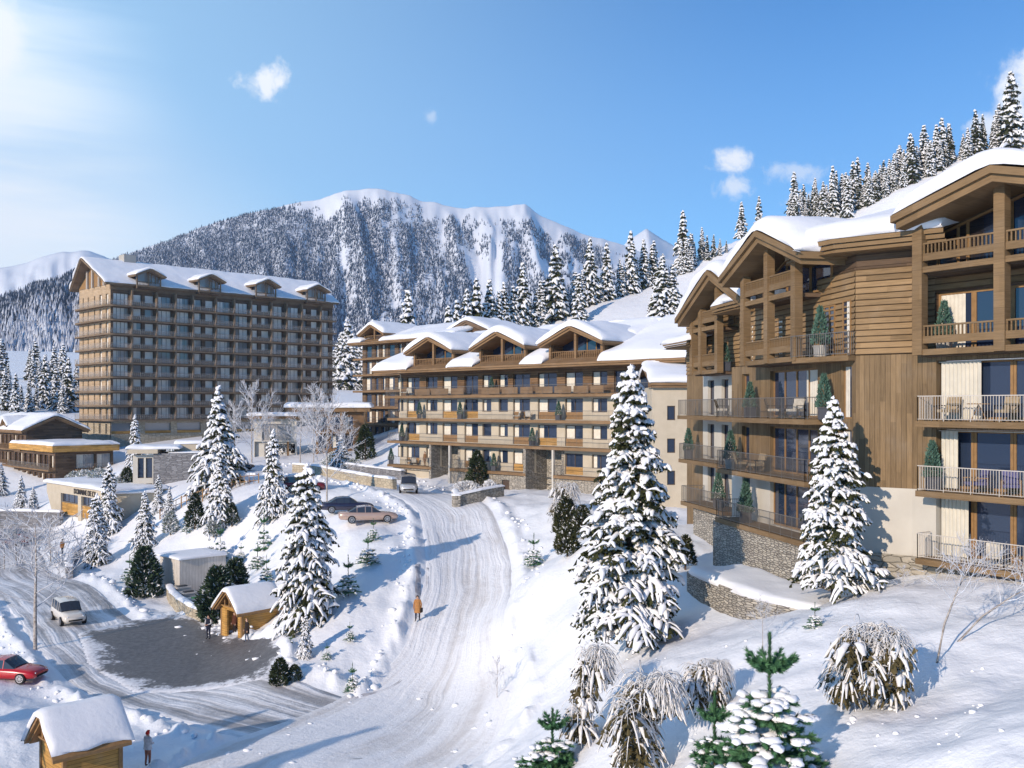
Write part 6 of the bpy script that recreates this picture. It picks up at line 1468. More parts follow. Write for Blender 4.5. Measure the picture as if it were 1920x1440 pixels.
# ------------------------------------------------------------------ young green firs
def fir_mesh(name, H, Rr, seed, nwh=6, nb=6, lumps=.7, dens=26, leader=.28, nl=.06):
    rg = np.random.default_rng(seed); tm = TM(); NE = []
    def needles(P, r_):
        for i in range(len(P) - 1):
            a, b = P[i], P[i + 1]; L = np.linalg.norm(b - a); n = max(3, int(dens * L / .25)); t = (b - a) / (L + 1e-9)
            u = rg.random(n)[:, None]; base = a + (b - a) * u; e = rg.normal(0, 1, (n, 3)); e -= (e @ t)[:, None] * t; e /= np.linalg.norm(e, axis=1)[:, None] + 1e-9
            tip = base + e * r_ * rg.uniform(.6, 1.1, (n, 1)) + t * r_ * 1.25; sd = np.cross(e, t) * r_ * .17
            v = np.stack([base - sd, base + sd, tip], 1).reshape(-1, 3); tm.add(0, v, np.arange(n * 3).reshape(-1, 3))
    needles(np.array([[0, 0, H * .25], [0, 0, H * .6], [0, 0, H * (1 - leader)]]), nl * 1.0); needles(np.array([[0, 0, H * (1 - leader)], [0, 0, H * (1 - leader * .5)], [0, 0, H]]), nl * .85); needles(np.array([[0, 0, H * (1 - leader)], [0, 0, H * (1 - leader * .5)], [0, 0, H]]), nl * .7)
    for i in range(nwh):
        s = i / nwh; z = H * (.06 + (1 - leader - .06) * s + (0 if i < nwh - 1 else .0)); rad = Rr * (1 - s) ** .9 + .1 * Rr
        if i == nwh - 1: z = H * (1 - leader); rad = Rr * .45
        for j in range(nb):
            a = 6.283 * (j + rg.uniform(0, .5)) / nb + i * .9; d = np.array([math.cos(a), math.sin(a), 0]); L = rad * rg.uniform(.8, 1.1); k = np.linspace(0, 1, 5); up = .75 if i == nwh - 1 else .28
            P = np.array([0, 0, z]) + d * (L * k)[:, None]; P[:, 2] += up * L * k - (.25 if lumps > .3 and i < nwh - 1 else .05) * L * k * k
            needles(P, nl); v, f = tube_pts(P, np.linspace(.012, .005, 5) * H ** .5, 4); tm.add(0, v, f)
            for q in (1, 2, 3):
                for sg in (-1, 1):
                    an = sg * rg.uniform(.6, 1.0); e = np.array([d[0] * math.cos(an) - d[1] * math.sin(an), d[0] * math.sin(an) + d[1] * math.cos(an), .18]); Q = P[q] + e * (L * .38 * (1.2 - k[q]) * np.linspace(0, 1, 3))[:, None]; needles(Q, nl)
            if i < nwh - 1 and rg.random() < lumps:
                for _ in range(rg.integers(4, 9)):
                    c = P[rg.integers(1, 5)] + np.array([0, 0, .03 * H]) + rg.normal(0, .026 * H, 3) * np.array([1, 1, .35]); r_ = Rr * rg.uniform(.045, .125); th = np.linspace(0, np.pi, 6); ph = np.linspace(0, 2 * np.pi, 9)[:-1]
                    T_, P_ = np.meshgrid(th, ph, indexing='ij'); V = np.stack([np.sin(T_) * np.cos(P_) * r_ * rg.uniform(.9, 1.5), np.sin(T_) * np.sin(P_) * r_ * rg.uniform(.9, 1.5), np.cos(T_) * r_ * .55], -1); V *= (1 + rg.normal(0, .13, V.shape[:2]))[..., None]
                    i_ = np.arange(48).reshape(6, 8); jn = np.roll(i_, -1, 1); tm.add(1, V.reshape(-1, 3) + c, np.stack([i_[:-1], jn[:-1], jn[1:], i_[1:]], -1).reshape(-1, 4))
    tv, tf = tube_pts(np.array([[0, 0, -.2], [0, 0, H * .5], [0, 0, H * .98]]), [.022 * H ** .5, .014 * H ** .5, .005], 6)
    return tm.mesh(0, name + '_crown', M['needle_green']), (tm.mesh(1, name + '_snow', M['tree_snow'], True) if tm.n[1] else None), np_mesh(name + '_trunk', tv, tf, M['bark'], smooth=True)
def fir_at(px, b, t, w_, seed, lab, group, **kw):
    x, y, z = hit(px, min(b, 1436)); 
    if b > 1436: y -= (b - 1436) * .028; x = (px - 960) / K * y; z = gz(x, y)
    h = z - 0; H = (EYE - (t - 762) / K * y) - z
    tree_obj('young_fir', fir_mesh('fir', H, w_ / 2 / K * y, seed, **kw), x, y, z, lab, 'young fir', group)
fir_at(1443, 1500, 1190, 235, 71, 'bright green young fir with thick lumps of snow, tallest in the foreground', None, nwh=7, nb=8, dens=64, leader=.24, nl=.11)
fir_at(1036, 1480, 1330, 130, 72, 'young green fir with snow lumps, nearest the road at the bottom edge', None, nwh=5, nb=7, dens=60, leader=.3, nl=.11)
fir_at(1340, 1480, 1300, 120, 73, 'slim young green fir standing left of the tallest foreground one', None, nwh=5, nb=6, dens=60, leader=.3, nl=.11)
FR = [fir_mesh('small_fir', 2.2, .75, 80 + i, 5, 6, .75, 14, .32, .10) for i in range(3)]
for i, (px, b, t, ws, lab) in enumerate(((1001, 1062, 1000, 1.0, 'lone young fir on the bank right of the road'), (690, 1060, 1000, 1.1, 'young fir on the mound below the beige car'), (653, 1117, 1042, .9, 'young fir to the right of the broad dark spruce'), (413, 1055, 978, .6, 'thin young fir below the pair of snowy bank spruces'), (452, 1052, 1018, .9, 'small young fir on the bank left of the broad dark spruce'),
                                    (483, 1068, 1018, 1.1, 'young fir close to the left side of the broad dark spruce'), (495, 1035, 955, .6, 'tall thin young fir under the slender spruce'), (656, 1202, 1166, .9, 'tiny young fir in the open snow left of the walker'), (613, 1238, 1206, .9, 'tiny young fir right of the small snowy spruce'), (661, 1300, 1245, .9, 'young fir nearest the inner bend of the road'), (1528, 1182, 1130, 1.1, 'small young fir on the slope below the facade spruce'),
                                    (243, 1088, 1040, 1.0, 'young fir left of the bushy pine by the shed'), (500, 1090, 1040, .8, 'small young fir beside the roof of the open hut'), (700, 1012, 972, .9, 'tiny young fir poking from the snow heap below the beige car'), (350, 1000, 965, .9, 'small snowy fir on the bank below the fence'), (545, 1215, 1190, 1.0, 'tiny fir beside the wall of the open hut'))):
    x, y, z, h = place_px(px, b, t, 140); tree_obj('young_fir', FR[i % 3], x, y, z - .03, lab, 'young fir', 'young firs on the bank', RNG.uniform(0, 6), (h / 2.2 * ws, h / 2.2 * ws, h / 2.2))

# ------------------------------------------------------------------ dense evergreen bushes
def bush_mesh(name, H, Rr, seed, n=1500, leaf=.10, cone=.5, frost=0.0, twist=1.0):
    rg = np.random.default_rng(seed); z = H * rg.uniform(0, 1, n) ** .9; a = rg.uniform(0, 6.283, n); env = np.sin(np.clip(.34 + .66 * z / H, 0, 1) * np.pi) ** .6 * (1 - cone * z / H)
    lob = 1 + .16 * np.sin(a * 3 + seed + z * 2.3) + .10 * np.sin(a * 7 + z * 5); r_ = Rr * env * lob * rg.uniform(.55, 1.0, n) ** .5
    P = np.stack([np.cos(a) * r_, np.sin(a) * r_, z + .02], 1); out = np.stack([np.cos(a), np.sin(a), np.full(n, .7)], 1) + rg.normal(0, .45, (n, 3)); out /= np.linalg.norm(out, axis=1)[:, None]
    sd = np.cross(out, rg.normal(0, 1, (n, 3))); sd /= np.linalg.norm(sd, axis=1)[:, None] + 1e-9; l = leaf * rg.uniform(.6, 1.5, n)[:, None]
    V = np.stack([P - sd * l * .28, P + sd * l * .28, P + out * l], 1).reshape(-1, 3); F = np.arange(3 * n).reshape(-1, 3)
    mi = (rg.random(n) < frost).astype(int)
    return V, F, mi
def bush(px, b, t, w_, lab, m='leaf_dark', n=1800, leaf=.16, cone=.3, frost=0.0, dmax=200, group=None, cat='bush', name='evergreen_bush', seed=None):
    x, y, z, h = place_px(px, b, t, dmax); sd_ = seed or int(px); V, F, mi = bush_mesh('bush', h, w_ / 1.8 / K * y, sd_, int(n * 1.5), leaf * 1.5 * (h / 3) ** .5, cone, frost)
    o = empty(name, (x, y, z), lab, cat, group); mesh_obj('foliage', np_mesh('bush_foliage', V, F, [M[m], M['tree_snow']], mi), o)
    tv, tf = tube_pts(np.array([[0, 0, -.3], [0, 0, h * .7]]), [.04 * h, .01 * h], 6); mesh_obj('stem', np_mesh('bush_stem', tv, tf, M['bark']), o)
bush(685, 862, 798, 34, 'dark oval evergreen bush left of the long building', frost=.02)
bush(895, 918, 848, 38, 'dark oval evergreen bush in the stone planter before the long building', frost=.02)
bush(1062, 1002, 935, 46, 'olive green upright shrub beside the driveway', 'needle', 2200, frost=.08)
bush(1064, 1040, 985, 40, 'lower olive green shrub at the foot of the upright one', 'needle', 1800, frost=.1)
bush(1092, 1005, 950, 40, 'olive shrub partly behind the great spruce', 'needle', 1500, frost=.12)
bush(272, 1118, 1030, 52, 'bushy green pine beside the grey shed', 'cypress_dark', 2600, .22, .3, .12)
bush(408, 1165, 1068, 62, 'bushy green pine between the bins and the open hut', 'cypress_dark', 3000, .22, .3, .08)
bush(440, 1130, 1052, 50, 'bluish green pine behind the roof of the open hut', 'cypress_dark', 2200, .22, .3, .12)
bush(525, 1285, 1238, 30, 'round green bush at the inner bend of the road', 'leaf_dark', 1200, .16, .2, .06)
bush(552, 1278, 1250, 24, 'smaller round green bush beside the one at the road bend', 'leaf_dark', 800, .14, .2, .06)
bush(366, 990, 928, 30, 'dark green bush under the wooden fence', 'leaf_dark', 1300, .16, .3, .05)
bush(238, 918, 878, 24, 'dark green bush left of the stone house', 'leaf_dark', 1000, .18, .2, .05)
bush(875, 925, 905, 50, 'low frosted shrub in the stone planter', 'strand', 1200, .3, .1, .5)
bush(918, 922, 903, 22, 'small white frosted shrub right of the planter evergreen', 'strand', 700, .3, .1, .6)
bush(435, 985, 948, 24, 'small green bush right of the lower bank spruce', 'leaf_dark', 900, .16, .3, .1)
bush(1285, 1060, 1008, 34, 'olive shrub right of the great spruce below the stone base', 'needle', 1200, .16, .3, .1)
for k, (px, b, t, w_) in enumerate(((185, 905, 880, 40), (160, 902, 882, 34), (225, 925, 895, 40), (140, 900, 884, 26), (292, 832, 815, 40), (335, 838, 820, 36), (400, 1005, 975, 26), (320, 1000, 962, 24), (395, 1058, 1030, 24), (660, 888, 862, 46), (625, 880, 850, 34), (275, 905, 890, 26))):
    bush(px, b, t, w_, 'low frosted shrub, one of several on the bank and terraces', 'frosty_leaf', 900, .22, .15, .45, 160, 'low frosted shrubs', 'shrub', 'frosted_shrub', 200 + k)
# ------------------------------------------------------------------ cars
def car(x, y, z, rz, col, kind, label, tilt=0.0, L=4.7, W=1.86, Hh=1.45):
    """car with its nose along local +X; lofted body, glazed cabin, wheels, lamps"""
    base = (x, y, z); o = empty('parked_car', base, label, 'car', None, rz); o.rotation_euler = (0, tilt, rz)
    h = Hh; hl = L / 2
    # stations: x, sill z, belt z, half width, roof z (0 = none), roof half width
    if kind == 'suv': st = [(-1, .45, .95, .80, 0, 0), (-.97, .34, 1.02, .90, 1.30, .66), (-.80, .30, 1.04, .96, 1.0 * h, .70), (-.45, .28, 1.03, .98, 1.0 * h + .03, .73), (-.05, .28, 1.02, .98, 1.0 * h, .72), (.18, .28, 1.01, .98, .97 * h, .70), (.46, .29, 1.00, .97, 0, 0), (.75, .32, .95, .94, 0, 0), (.94, .36, .86, .86, 0, 0), (1, .45, .70, .74, 0, 0)]
    else: st = [(-1, .45, .82, .74, 0, 0), (-.95, .34, .92, .86, 0, 0), (-.72, .28, .95, .94, 0, 0), (-.40, .25, .93, .98, .95 * h, .66), (-.12, .25, .91, .99, 1.0 * h, .68), (.10, .25, .90, .99, .98 * h, .67), (.42, .25, .88, .98, 0, 0), (.75, .27, .80, .94, 0, 0), (.94, .32, .70, .86, 0, 0), (1, .42, .58, .72, 0, 0)]
    hw = W / 2; V = []; F = []
    for (sx_, zs, zb, w, zr, wr) in st:
        X = sx_ * hl; w *= hw
        V += [(X, -w * .86, zs), (X, -w, zs + (zb - zs) * .35), (X, -w * .985, zs + (zb - zs) * .72), (X, -w * .90, zb), (X, -w * .5, zb + .035), (X, 0, zb + .05), (X, w * .5, zb + .035), (X, w * .90, zb), (X, w * .985, zs + (zb - zs) * .72), (X, w, zs + (zb - zs) * .35), (X, w * .86, zs)]
    n = len(st); k = 11
    for i in range(n - 1):
        for j in range(k - 1): F.append((i * k + j, i * k + j + 1, (i + 1) * k + j + 1, (i + 1) * k + j))
        F.append((i * k + k - 1, i * k, (i + 1) * k, (i + 1) * k + k - 1))
    F.append(tuple(range(k - 1, -1, -1))); F.append(tuple(range((n - 1) * k, n * k)))
    mesh_obj('body', np_mesh('car_body', V, F, M[col], smooth=True), o)
    # cabin: windows and roof
    cab = [s for s in st if s[4]]; i0 = st.index(cab[0]); i1 = st.index(cab[-1]); fr_, ba = st[i1 + 1], st[i0 - 1]
    ring = []
    def row(X, zb, wb, zr, wr): return [(X, -wb, zb), (X, -wr, zr), (X, -wr * .6, zr + .05), (X, 0, zr + .07), (X, wr * .6, zr + .05), (X, wr, zr), (X, wb, zb)]
    rows = [row(ba[0] * hl + .12, ba[2] - .02, ba[3] * hw * .86, ba[2] + .03, ba[3] * hw * .80)] + [row(s[0] * hl, s[2] - .02, s[3] * hw * .90, s[4], s[5] * hw * 1.12) for s in cab] + [row(fr_[0] * hl - .05, fr_[2] - .02, fr_[3] * hw * .86, fr_[2] + .03, fr_[3] * hw * .80)]
    gl = MB(); rf = MB()
    for a, b in zip(rows[:-1], rows[1:]):
        end = a is rows[0] or b is rows[-1]
        for j in range(6):
            q = [a[j], b[j], b[j + 1], a[j + 1]]; side = j in (0, 5)
            tgt = gl if (side or end) else rf; tgt.face(q, [(0, 0)] * 4, 0, True)
    gl.build('window_glass', [M['car_glass']], o, (0, 0, 0)); rf.build('roof', [M['tree_snow'] if kind == 'snowy' else M[col]], o, (0, 0, 0))
    pl = MB()
    for a in rows[1:-1]:
        for s in (0, 5): pl.bar(a[0] if s == 0 else a[6], a[1] if s == 0 else a[5], .035)
    pl.build('pillar', [M[col]], o, (0, 0, 0))
    R_ = .34 if kind != 'suv' else .37
    for sx_ in (-.58, .62):
        for sg in (-1, 1):
            t_ = MB(); c = Vector((sx_ * hl, sg * (hw - .10), R_)); t_.bar(c - Vector((0, .12, 0)), c + Vector((0, .12, 0)), R_, 0, 18); wo_ = t_.build('wheel', [M['rubber']], o, (0, 0, 0))
            r_ = MB(); c2 = c + Vector((0, sg * .125, 0))
            r_.bar(c2 - Vector((0, .01, 0)), c2 + Vector((0, .008, 0)), R_ * .22, 0, 10)
            for q in range(8): a = q * .7854; e = c2 + Vector((math.cos(a), 0, math.sin(a))) * R_ * .62; r_.bar(c2, e, .028)
            for q in range(16): a = q * .3927; b = a + .3927; r_.bar(c2 + Vector((math.cos(a), 0, math.sin(a))) * R_ * .64, c2 + Vector((math.cos(b), 0, math.sin(b))) * R_ * .64, .03)
            r_.build('rim', [M['rim']], wo_, (0, 0, 0))
    for sg in (-1, 1):
        s = st[-2]; l_ = MB(); c = Vector((s[0] * hl + .02, sg * s[3] * hw * .74, s[2] - .10)); l_.bar(c + Vector((-.12, sg * .04, .02)), c + Vector((.06, -sg * .06, -.01)), .085, 0, 8); l_.build('headlight', [M['lamp']], o, (0, 0, 0))
        s = st[1]; l_ = MB(); c = Vector((s[0] * hl - .02, sg * s[3] * hw * .80, s[2] - .14)); l_.bar(c + Vector((.10, 0, .0)), c + Vector((-.05, 0, 0)), .08, 0, 8); l_.build('tail_light', [M['tail']], o, (0, 0, 0))
    g = MB(); s = st[-1]; zg = .40 if kind == 'suv' else .36
    g.box(Fr((0, 0), (0, 1), -1), -hw * .55, hw * .55, hl * .965, hl + .015, zg + .04, zg + .16); g.build('grille', [M['black']], o, (0, 0, 0))
    return o
for n_, c_, mt in (('champagne', (.46, .33, .27), .25), ('navy', (.02, .02, .045), 0), ('white_paint', (.62, .58, .52), 0), ('silver', (.50, .50, .50), .3), ('red', (.42, .01, .015), 0), ('dark_red', (.14, .012, .015), 0), ('black_paint', (.02, .02, .025), 0)): M[n_] = paint(n_, c_, mt)
M['car_glass'] = mat('car_glass', (.03, .035, .045), .06, .8); M['tail'] = mat('tail_lamp', (.35, .02, .02), .2, .6)
def car_at(px, py, rz, *a, d=None, dz=.07, **k):
    x, y, z = hit(px, py, 14, 200) if d is None else ((px - 960) / K * d, d, 0)
    if d is not None: z = gz(x, y)
    return car(x, y, z + dz, R(rz), *a, **k)
car_at(690, 981, 14, 'champagne', 'coupe', 'beige pink coupe parked side on beside the snow heap', L=5.1, Hh=1.42)
car_at(650, 962, 14, 'navy', 'coupe', 'dark navy coupe parked directly behind the beige one', L=4.9, Hh=1.42)
car_at(766, 925, -84, 'silver', 'suv', 'silver grey off-road car facing forward in front of the stone garage panel', L=4.6, Hh=1.72)
car_at(128, 1168, -52, 'white_paint', 'suv', 'white off-road car driving towards the car park on the lane', L=4.6, Hh=1.70)
car_at(15, 1276, -8, 'red', 'coupe', 'bright red car cut by the left edge of the picture', L=4.7, Hh=1.42)
car_at(570, 925, 10, 'dark_red', 'suv', 'red car half hidden behind the spruce tops near the garden wall', L=4.4, Hh=1.6, d=101)
car_at(446, 886, -10, 'black_paint', 'coupe', 'black car half hidden behind the tall bank spruce', L=4.5, Hh=1.42, d=136)
car_at(40, 1016, 5, 'dark_red', 'suv', 'dark red car with snow beside the garage lane at the left', L=4.6, Hh=1.6)
car_at(18, 1024, 5, 'dark_red', 'coupe', 'dark red car nearest the left edge behind the frosted bush trees', L=4.6, Hh=1.45)

# ------------------------------------------------------------------ people
def person(x, y, z, rz, label, coat, trousers, hair, shoes='black', h=1.75, coatlen=.50, arms='down', hat=None, stride=.10, sleeves=None, bag=None):
    o = empty('person', (x, y, z), label, 'person', None, rz); s = h / 1.75
    J = {}; E = []; RAD = {}
    def jn(k, p, r): J[k] = tuple(c * s for c in p); RAD[k] = r * s
    jn('pel', (0, 0, .95), .150); jn('wa', (0, 0, 1.12), .140); jn('ch', (0, .01, 1.32), .160); jn('nk', (0, 0, 1.50), .062); jn('hd', (0, .02, 1.60), .085); jn('tp', (0, .015, 1.70), .075)
    for n, sg in (('l', -1), ('r', 1)):
        st = stride * sg
        jn('hp' + n, (.09 * sg, 0, .90), .105); jn('kn' + n, (.10 * sg, st * .6 + .02, .50), .065); jn('an' + n, (.10 * sg, st - .02, .09), .042); jn('to' + n, (.115 * sg, st + .14, .035), .035)
        jn('sh' + n, (.19 * sg, 0, 1.42), .072)
        if arms == 'down': el, wr = (.26 * sg, -.02, 1.14), (.25 * sg, .08 + st * .5, .90)
        elif arms == 'front': el, wr = (.27 * sg, .03, 1.15), (.10 * sg, .24, 1.08)
        else: el, wr = (.27 * sg, .0, 1.15), (.20 * sg, .16, .97)
        jn('el' + n, el, .052); jn('wr' + n, wr, .034); d = np.array(wr) - np.array(el); d /= np.linalg.norm(d); jn('pm' + n, tuple(np.array(wr) + d * .07), .036)
    C = [('pel', 'wa'), ('wa', 'ch'), ('ch', 'nk'), ('nk', 'hd'), ('hd', 'tp')]
    for n in 'lr': C += [('pel', 'hp' + n), ('hp' + n, 'kn' + n), ('kn' + n, 'an' + n), ('an' + n, 'to' + n), ('ch', 'sh' + n), ('sh' + n, 'el' + n), ('el' + n, 'wr' + n), ('wr' + n, 'pm' + n)]
    # five fingers per hand
    for n, sg in (('l', -1), ('r', 1)):
        w = np.array(J['pm' + n]); e = np.array(J['wr' + n]); d = (w - e) / (np.linalg.norm(w - e) + 1e-9); sd = np.cross(d, [1, 0, .2]); sd /= np.linalg.norm(sd); cu = np.cross(sd, d)
        for q, ln in enumerate((.055, .07, .075, .065, .05)):
            a = w + sd * (q - 2) * .017 * s + d * .012 * s * (q > 0); 
            if q == 0: a = e + d * .02 * s + sd * -.034 * s
            b = a + (d * ln * .6 + (sd * -.012 if q == 0 else 0)) * s; c = b + (d * .5 + cu * .35) * ln * .6 * s
            for kk, p in (('a', a), ('b', b), ('c', c)): J[f'f{n}{q}{kk}'] = tuple(p); RAD[f'f{n}{q}{kk}'] = .0095 * s
            C += [('pm' + n if q else 'wr' + n, f'f{n}{q}a'), (f'f{n}{q}a', f'f{n}{q}b'), (f'f{n}{q}b', f'f{n}{q}c')]
    keys = list(J); idx_ = {k: i for i, k in enumerate(keys)}
    me = bpy.data.meshes.new('sk'); me.from_pydata([J[k] for k in keys], [(idx_[a], idx_[b]) for a, b in C], []); t = bpy.data.objects.new('sk', me); COL.objects.link(t)
    t.modifiers.new('s', 'SKIN'); u = t.modifiers.new('u', 'SUBSURF'); u.levels = u.render_levels = 1
    for i, k in enumerate(keys): me.skin_vertices[0].data[i].radius = (RAD[k], RAD[k]); me.skin_vertices[0].data[i].use_root = (k == 'pel')
    dg = bpy.context.evaluated_depsgraph_get(); bm_ = bpy.data.meshes.new_from_object(t.evaluated_get(dg)); bpy.data.objects.remove(t)
    bm_.name = 'person_body'; bm_.materials.clear()
    for m_ in (coat, trousers, 'skin', shoes, sleeves or coat): bm_.materials.append(M[m_])
    for p in bm_.polygons:
        c = p.center / s; ax = abs(c.x); p.use_smooth = True
        arm = ax > .175 and .86 < c.z < 1.45 or (arms == 'front' and c.y > .13 and .9 < c.z < 1.2)
        if c.z > 1.50: k = 2
        elif arm: k = 4
        elif c.z < .10: k = 3
        elif c.z < .88: k = 1
        else: k = 0
        if arms == 'down' and arm and c.z < .90 or (ax > .18 and c.z < .9 and c.z > .7): k = 2
        if arms == 'front' and c.y > .235 and 1.0 < c.z < 1.2: k = 2
        p.material_index = k
    mesh_obj('body', bm_, o)
    if coatlen > 0:                                   # coat skirt below the waist
        v = []; f = []
        for i, (zz, w) in enumerate(((1.40, .175), (1.15, .178), (.95, .205), (.95 - coatlen, .225))):
            for k in range(14): a = 6.283 * k / 14; v.append((math.cos(a) * w * s * 1.12, math.sin(a) * w * s * .80, zz * s))
        for i in range(3):
            for k in range(14): f.append((i * 14 + k, i * 14 + (k + 1) % 14, (i + 1) * 14 + (k + 1) % 14, (i + 1) * 14 + k))
        mesh_obj('coat', np_mesh('coat', v, f, M[coat], smooth=True), o)
    # hair or hat, and face
    v = []; f = []
    for i in range(7):
        th = math.pi * i / 6 * .62
        for k in range(12): a = 6.283 * k / 12; r_ = .105 if not hat else .112; zc = 1.625; dz = .02 * (math.sin(a) > .3); v.append((math.sin(th) * math.cos(a) * r_ * .9 * s, (.012 + math.sin(th) * math.sin(a) * r_) * s - .012 * s, (zc + math.cos(th) * .125 + dz * i) * s))
    for i in range(6):
        for k in range(12): f.append((i * 12 + k, i * 12 + (k + 1) % 12, (i + 1) * 12 + (k + 1) % 12, (i + 1) * 12 + k))
    mesh_obj('hat' if hat else 'hair', np_mesh('hair', v, f, M[hat or hair], smooth=True), o)
    fm = MB()
    for sg in (-1, 1): fm.bar((sg * .032 * s, .098 * s, 1.625 * s), (sg * .032 * s, .108 * s, 1.625 * s), .010 * s, 0, 6)
    fm.bar((-.025 * s, .100 * s, 1.56 * s), (.025 * s, .100 * s, 1.56 * s), .006 * s, 1); fm.bar((0, .098 * s, 1.615 * s), (0, .118 * s, 1.588 * s), .012 * s, 2, 5)
    fm.build('face', [M['black'], M['lip'], M['skin']], o, (0, 0, 0))
    if bag:
        b = MB(); b.box(Fr((0, 0), (1, 0), 1), -.34 * s, -.22 * s, -.14 * s, .16 * s, .62 * s, .90 * s); b.bar((-.28 * s, .0, .9 * s), (-.20 * s, 0, 1.44 * s), .012); b.build('bag', [M[bag]], o, (0, 0, 0))
    return o
for n_, c_ in (('coat_tan', (.42, .20, .07)), ('coat_navy', (.015, .018, .035)), ('jean_navy', (.02, .025, .05)), ('sleeve_white', (.6, .6, .6)), ('coat_dark', (.03, .022, .022)), ('jean_blue', (.10, .14, .22)), ('top_white', (.62, .62, .64)), ('trouser_rust', (.36, .15, .10)), ('hat_red', (.55, .03, .02)), ('coat_brown', (.10, .035, .02)), ('coat_orange', (.55, .24, .07)), ('hair_fair', (.36, .21, .10)), ('hair_dark', (.02, .015, .012)), ('coat_bronze', (.22, .12, .06))): M[n_] = cloth(n_, c_)
M['lip'] = mat('lip', (.35, .10, .09), .5, .3)
def stand(px, py, rz, *a, dz=0.03, d=None, **k):
    x, y, z = hit(px, py, 14, 200)
    if d: x, y = (px - 960) / K * d, d; z = gz(x, y)
    return person(x, y, z + dz, R(rz), *a, **k)
stand(783, 1170, 172, 'person in a tan hooded coat walking down the snowy road carrying a dark bag', 'coat_tan', 'jean_navy', 'hair_dark', coatlen=.38, bag='black', stride=.16, dz=.1)
stand(391, 1203, 160, 'person in a navy waistcoat with pale sleeves standing on the bare asphalt before the hut', 'coat_navy', 'jean_navy', 'hair_dark', coatlen=.06, arms='front', sleeves='sleeve_white', dz=.16, stride=.02, h=1.8)
stand(463, 1212, 120, 'person with fair hair in a dark coat standing at the corner of the open hut', 'coat_dark', 'jean_blue', 'hair_fair', coatlen=.30, d=69.0, stride=.08)
stand(277, 1440, 330, 'person in a red beanie and white jumper at the bottom edge beside the closed hut', 'top_white', 'trouser_rust', 'hair_fair', coatlen=.08, arms='front', hat='hat_red', dz=.0, stride=.03)
person(hx - 1.0, hy + 1.7, .22, R(135), 'person in a reddish brown jacket inside the doorway of the open hut', 'coat_brown', 'coat_dark', 'hair_dark', coatlen=.12, stride=.03)
stand(117, 1040, 60, 'person in an orange jacket walking by the curved wall on the garage lane', 'coat_orange', 'jean_navy', 'hair_dark', coatlen=.2)
tp = MF.p(tz(492, -.5), -.7, ZL[0]); person(tp[0], tp[1], tp[2], R(135), 'person in bronze clothing standing on the lowest balcony of the long building', 'coat_bronze', 'coat_bronze', 'hair_dark', coatlen=.3, stride=.02)

# ------------------------------------------------------------------ potted conifers and balcony furniture
M['cushion'] = cloth('cushion', (.62, .57, .48)); M['cushion_blue'] = cloth('cushion_blue', (.10, .10, .22)); M['pot_dark'] = mat('dark_planter', (.05, .055, .07), .6, .3); M['wicker'] = cloth('wicker', (.34, .26, .16))
def cyp_mesh(seed, n=1100):
    rg = np.random.default_rng(seed); z = rg.random(n) ** 1.15; a = rg.uniform(0, 6.283, n); r_ = .24 * (1 - z) ** .75 * rg.uniform(.6, 1.08, n) + .012
    P = np.stack([np.cos(a) * r_, np.sin(a) * r_, .05 + z * .93], 1); out = np.stack([np.cos(a), np.sin(a), np.full(n, 1.3)], 1) + rg.normal(0, .35, (n, 3)); out /= np.linalg.norm(out, axis=1)[:, None]; sd = np.cross(out, rg.normal(0, 1, (n, 3))); sd /= np.linalg.norm(sd, axis=1)[:, None]
    l = .075 * rg.uniform(.6, 1.4, n)[:, None]; V = np.stack([P - sd * l * .3, P + sd * l * .3, P + out * l], 1).reshape(-1, 3)
    return np_mesh('cypress', V, np.arange(3 * n).reshape(-1, 3), M['cypress'])
CY = [cyp_mesh(i) for i in range(3)]
def pot_mesh(kind, m):
    b = MB()
    if kind == 'tub':
        for i in range(12):
            a, c = 6.283 * i / 12, 6.283 * (i + 1) / 12
            for z0, z1, r0, r1 in ((0, .45, .27, .33), (.45, .52, .345, .345), (.12, .18, .30, .31)): b.face([(math.cos(a) * r0, math.sin(a) * r0, z0), (math.cos(c) * r0, math.sin(c) * r0, z0), (math.cos(c) * r1, math.sin(c) * r1, z1), (math.cos(a) * r1, math.sin(a) * r1, z1)], [(a, z0), (c, z0), (c, z1), (a, z1)])
        b.face([(math.cos(6.283 * i / 12) * .33, math.sin(6.283 * i / 12) * .33, .47) for i in range(12)], [(0, 0)] * 12)
    else:
        f = Fr((0, 0), (1, 0), 1); b.box(f, -.26, .26, -.26, .26, 0, .50); b.box(f, -.29, .29, -.29, .29, .501, .56)
    me = np_mesh('pot', b.v, b.f, M[m], uv=b.uv); return me
POT = {'tub': pot_mesh('tub', 'greige'), 'box': pot_mesh('box', 'pot_dark')}
def potted(p, h, pot, label, group='potted conifers on the balconies', k=0):
    o = empty('potted_conifer', p, label, 'potted plant', group, k * 1.3); c = mesh_obj('foliage', CY[k % 3], o, (0, 0, .48)); s = h - .48; c.scale = (1.15 * s ** .6, 1.15 * s ** .6, s); mesh_obj('pot', POT[pot], o); return o
potted(FF.p(FF.tpx(1770, -1.3), -1.3, Z4), 2.15, 'tub', 'wide potted conifer behind the timber rail of the top right balcony', k=0)
potted(FF.p(FF.tpx(1748, -.3), -.3, Z2), 2.05, 'box', 'potted conifer beside the narrow white drape on the right chalet balcony', k=1)
potted((14.05, 44.0, Z4), 2.3, 'tub', 'large conifer in a pale tub at the corner of the plank wall balcony', k=2)
def onLW(px, n, Z): t = LW.tpx(px, n); return LW.p(t, n, Z)
potted(onLW(1406, -.9, Z3), 1.9, 'box', 'potted conifer by the door on the upper long chalet balcony', k=0); potted(onLW(1545, -.9, Z3), 2.1, 'box', 'potted conifer at the near end of the upper long chalet balcony', k=1)
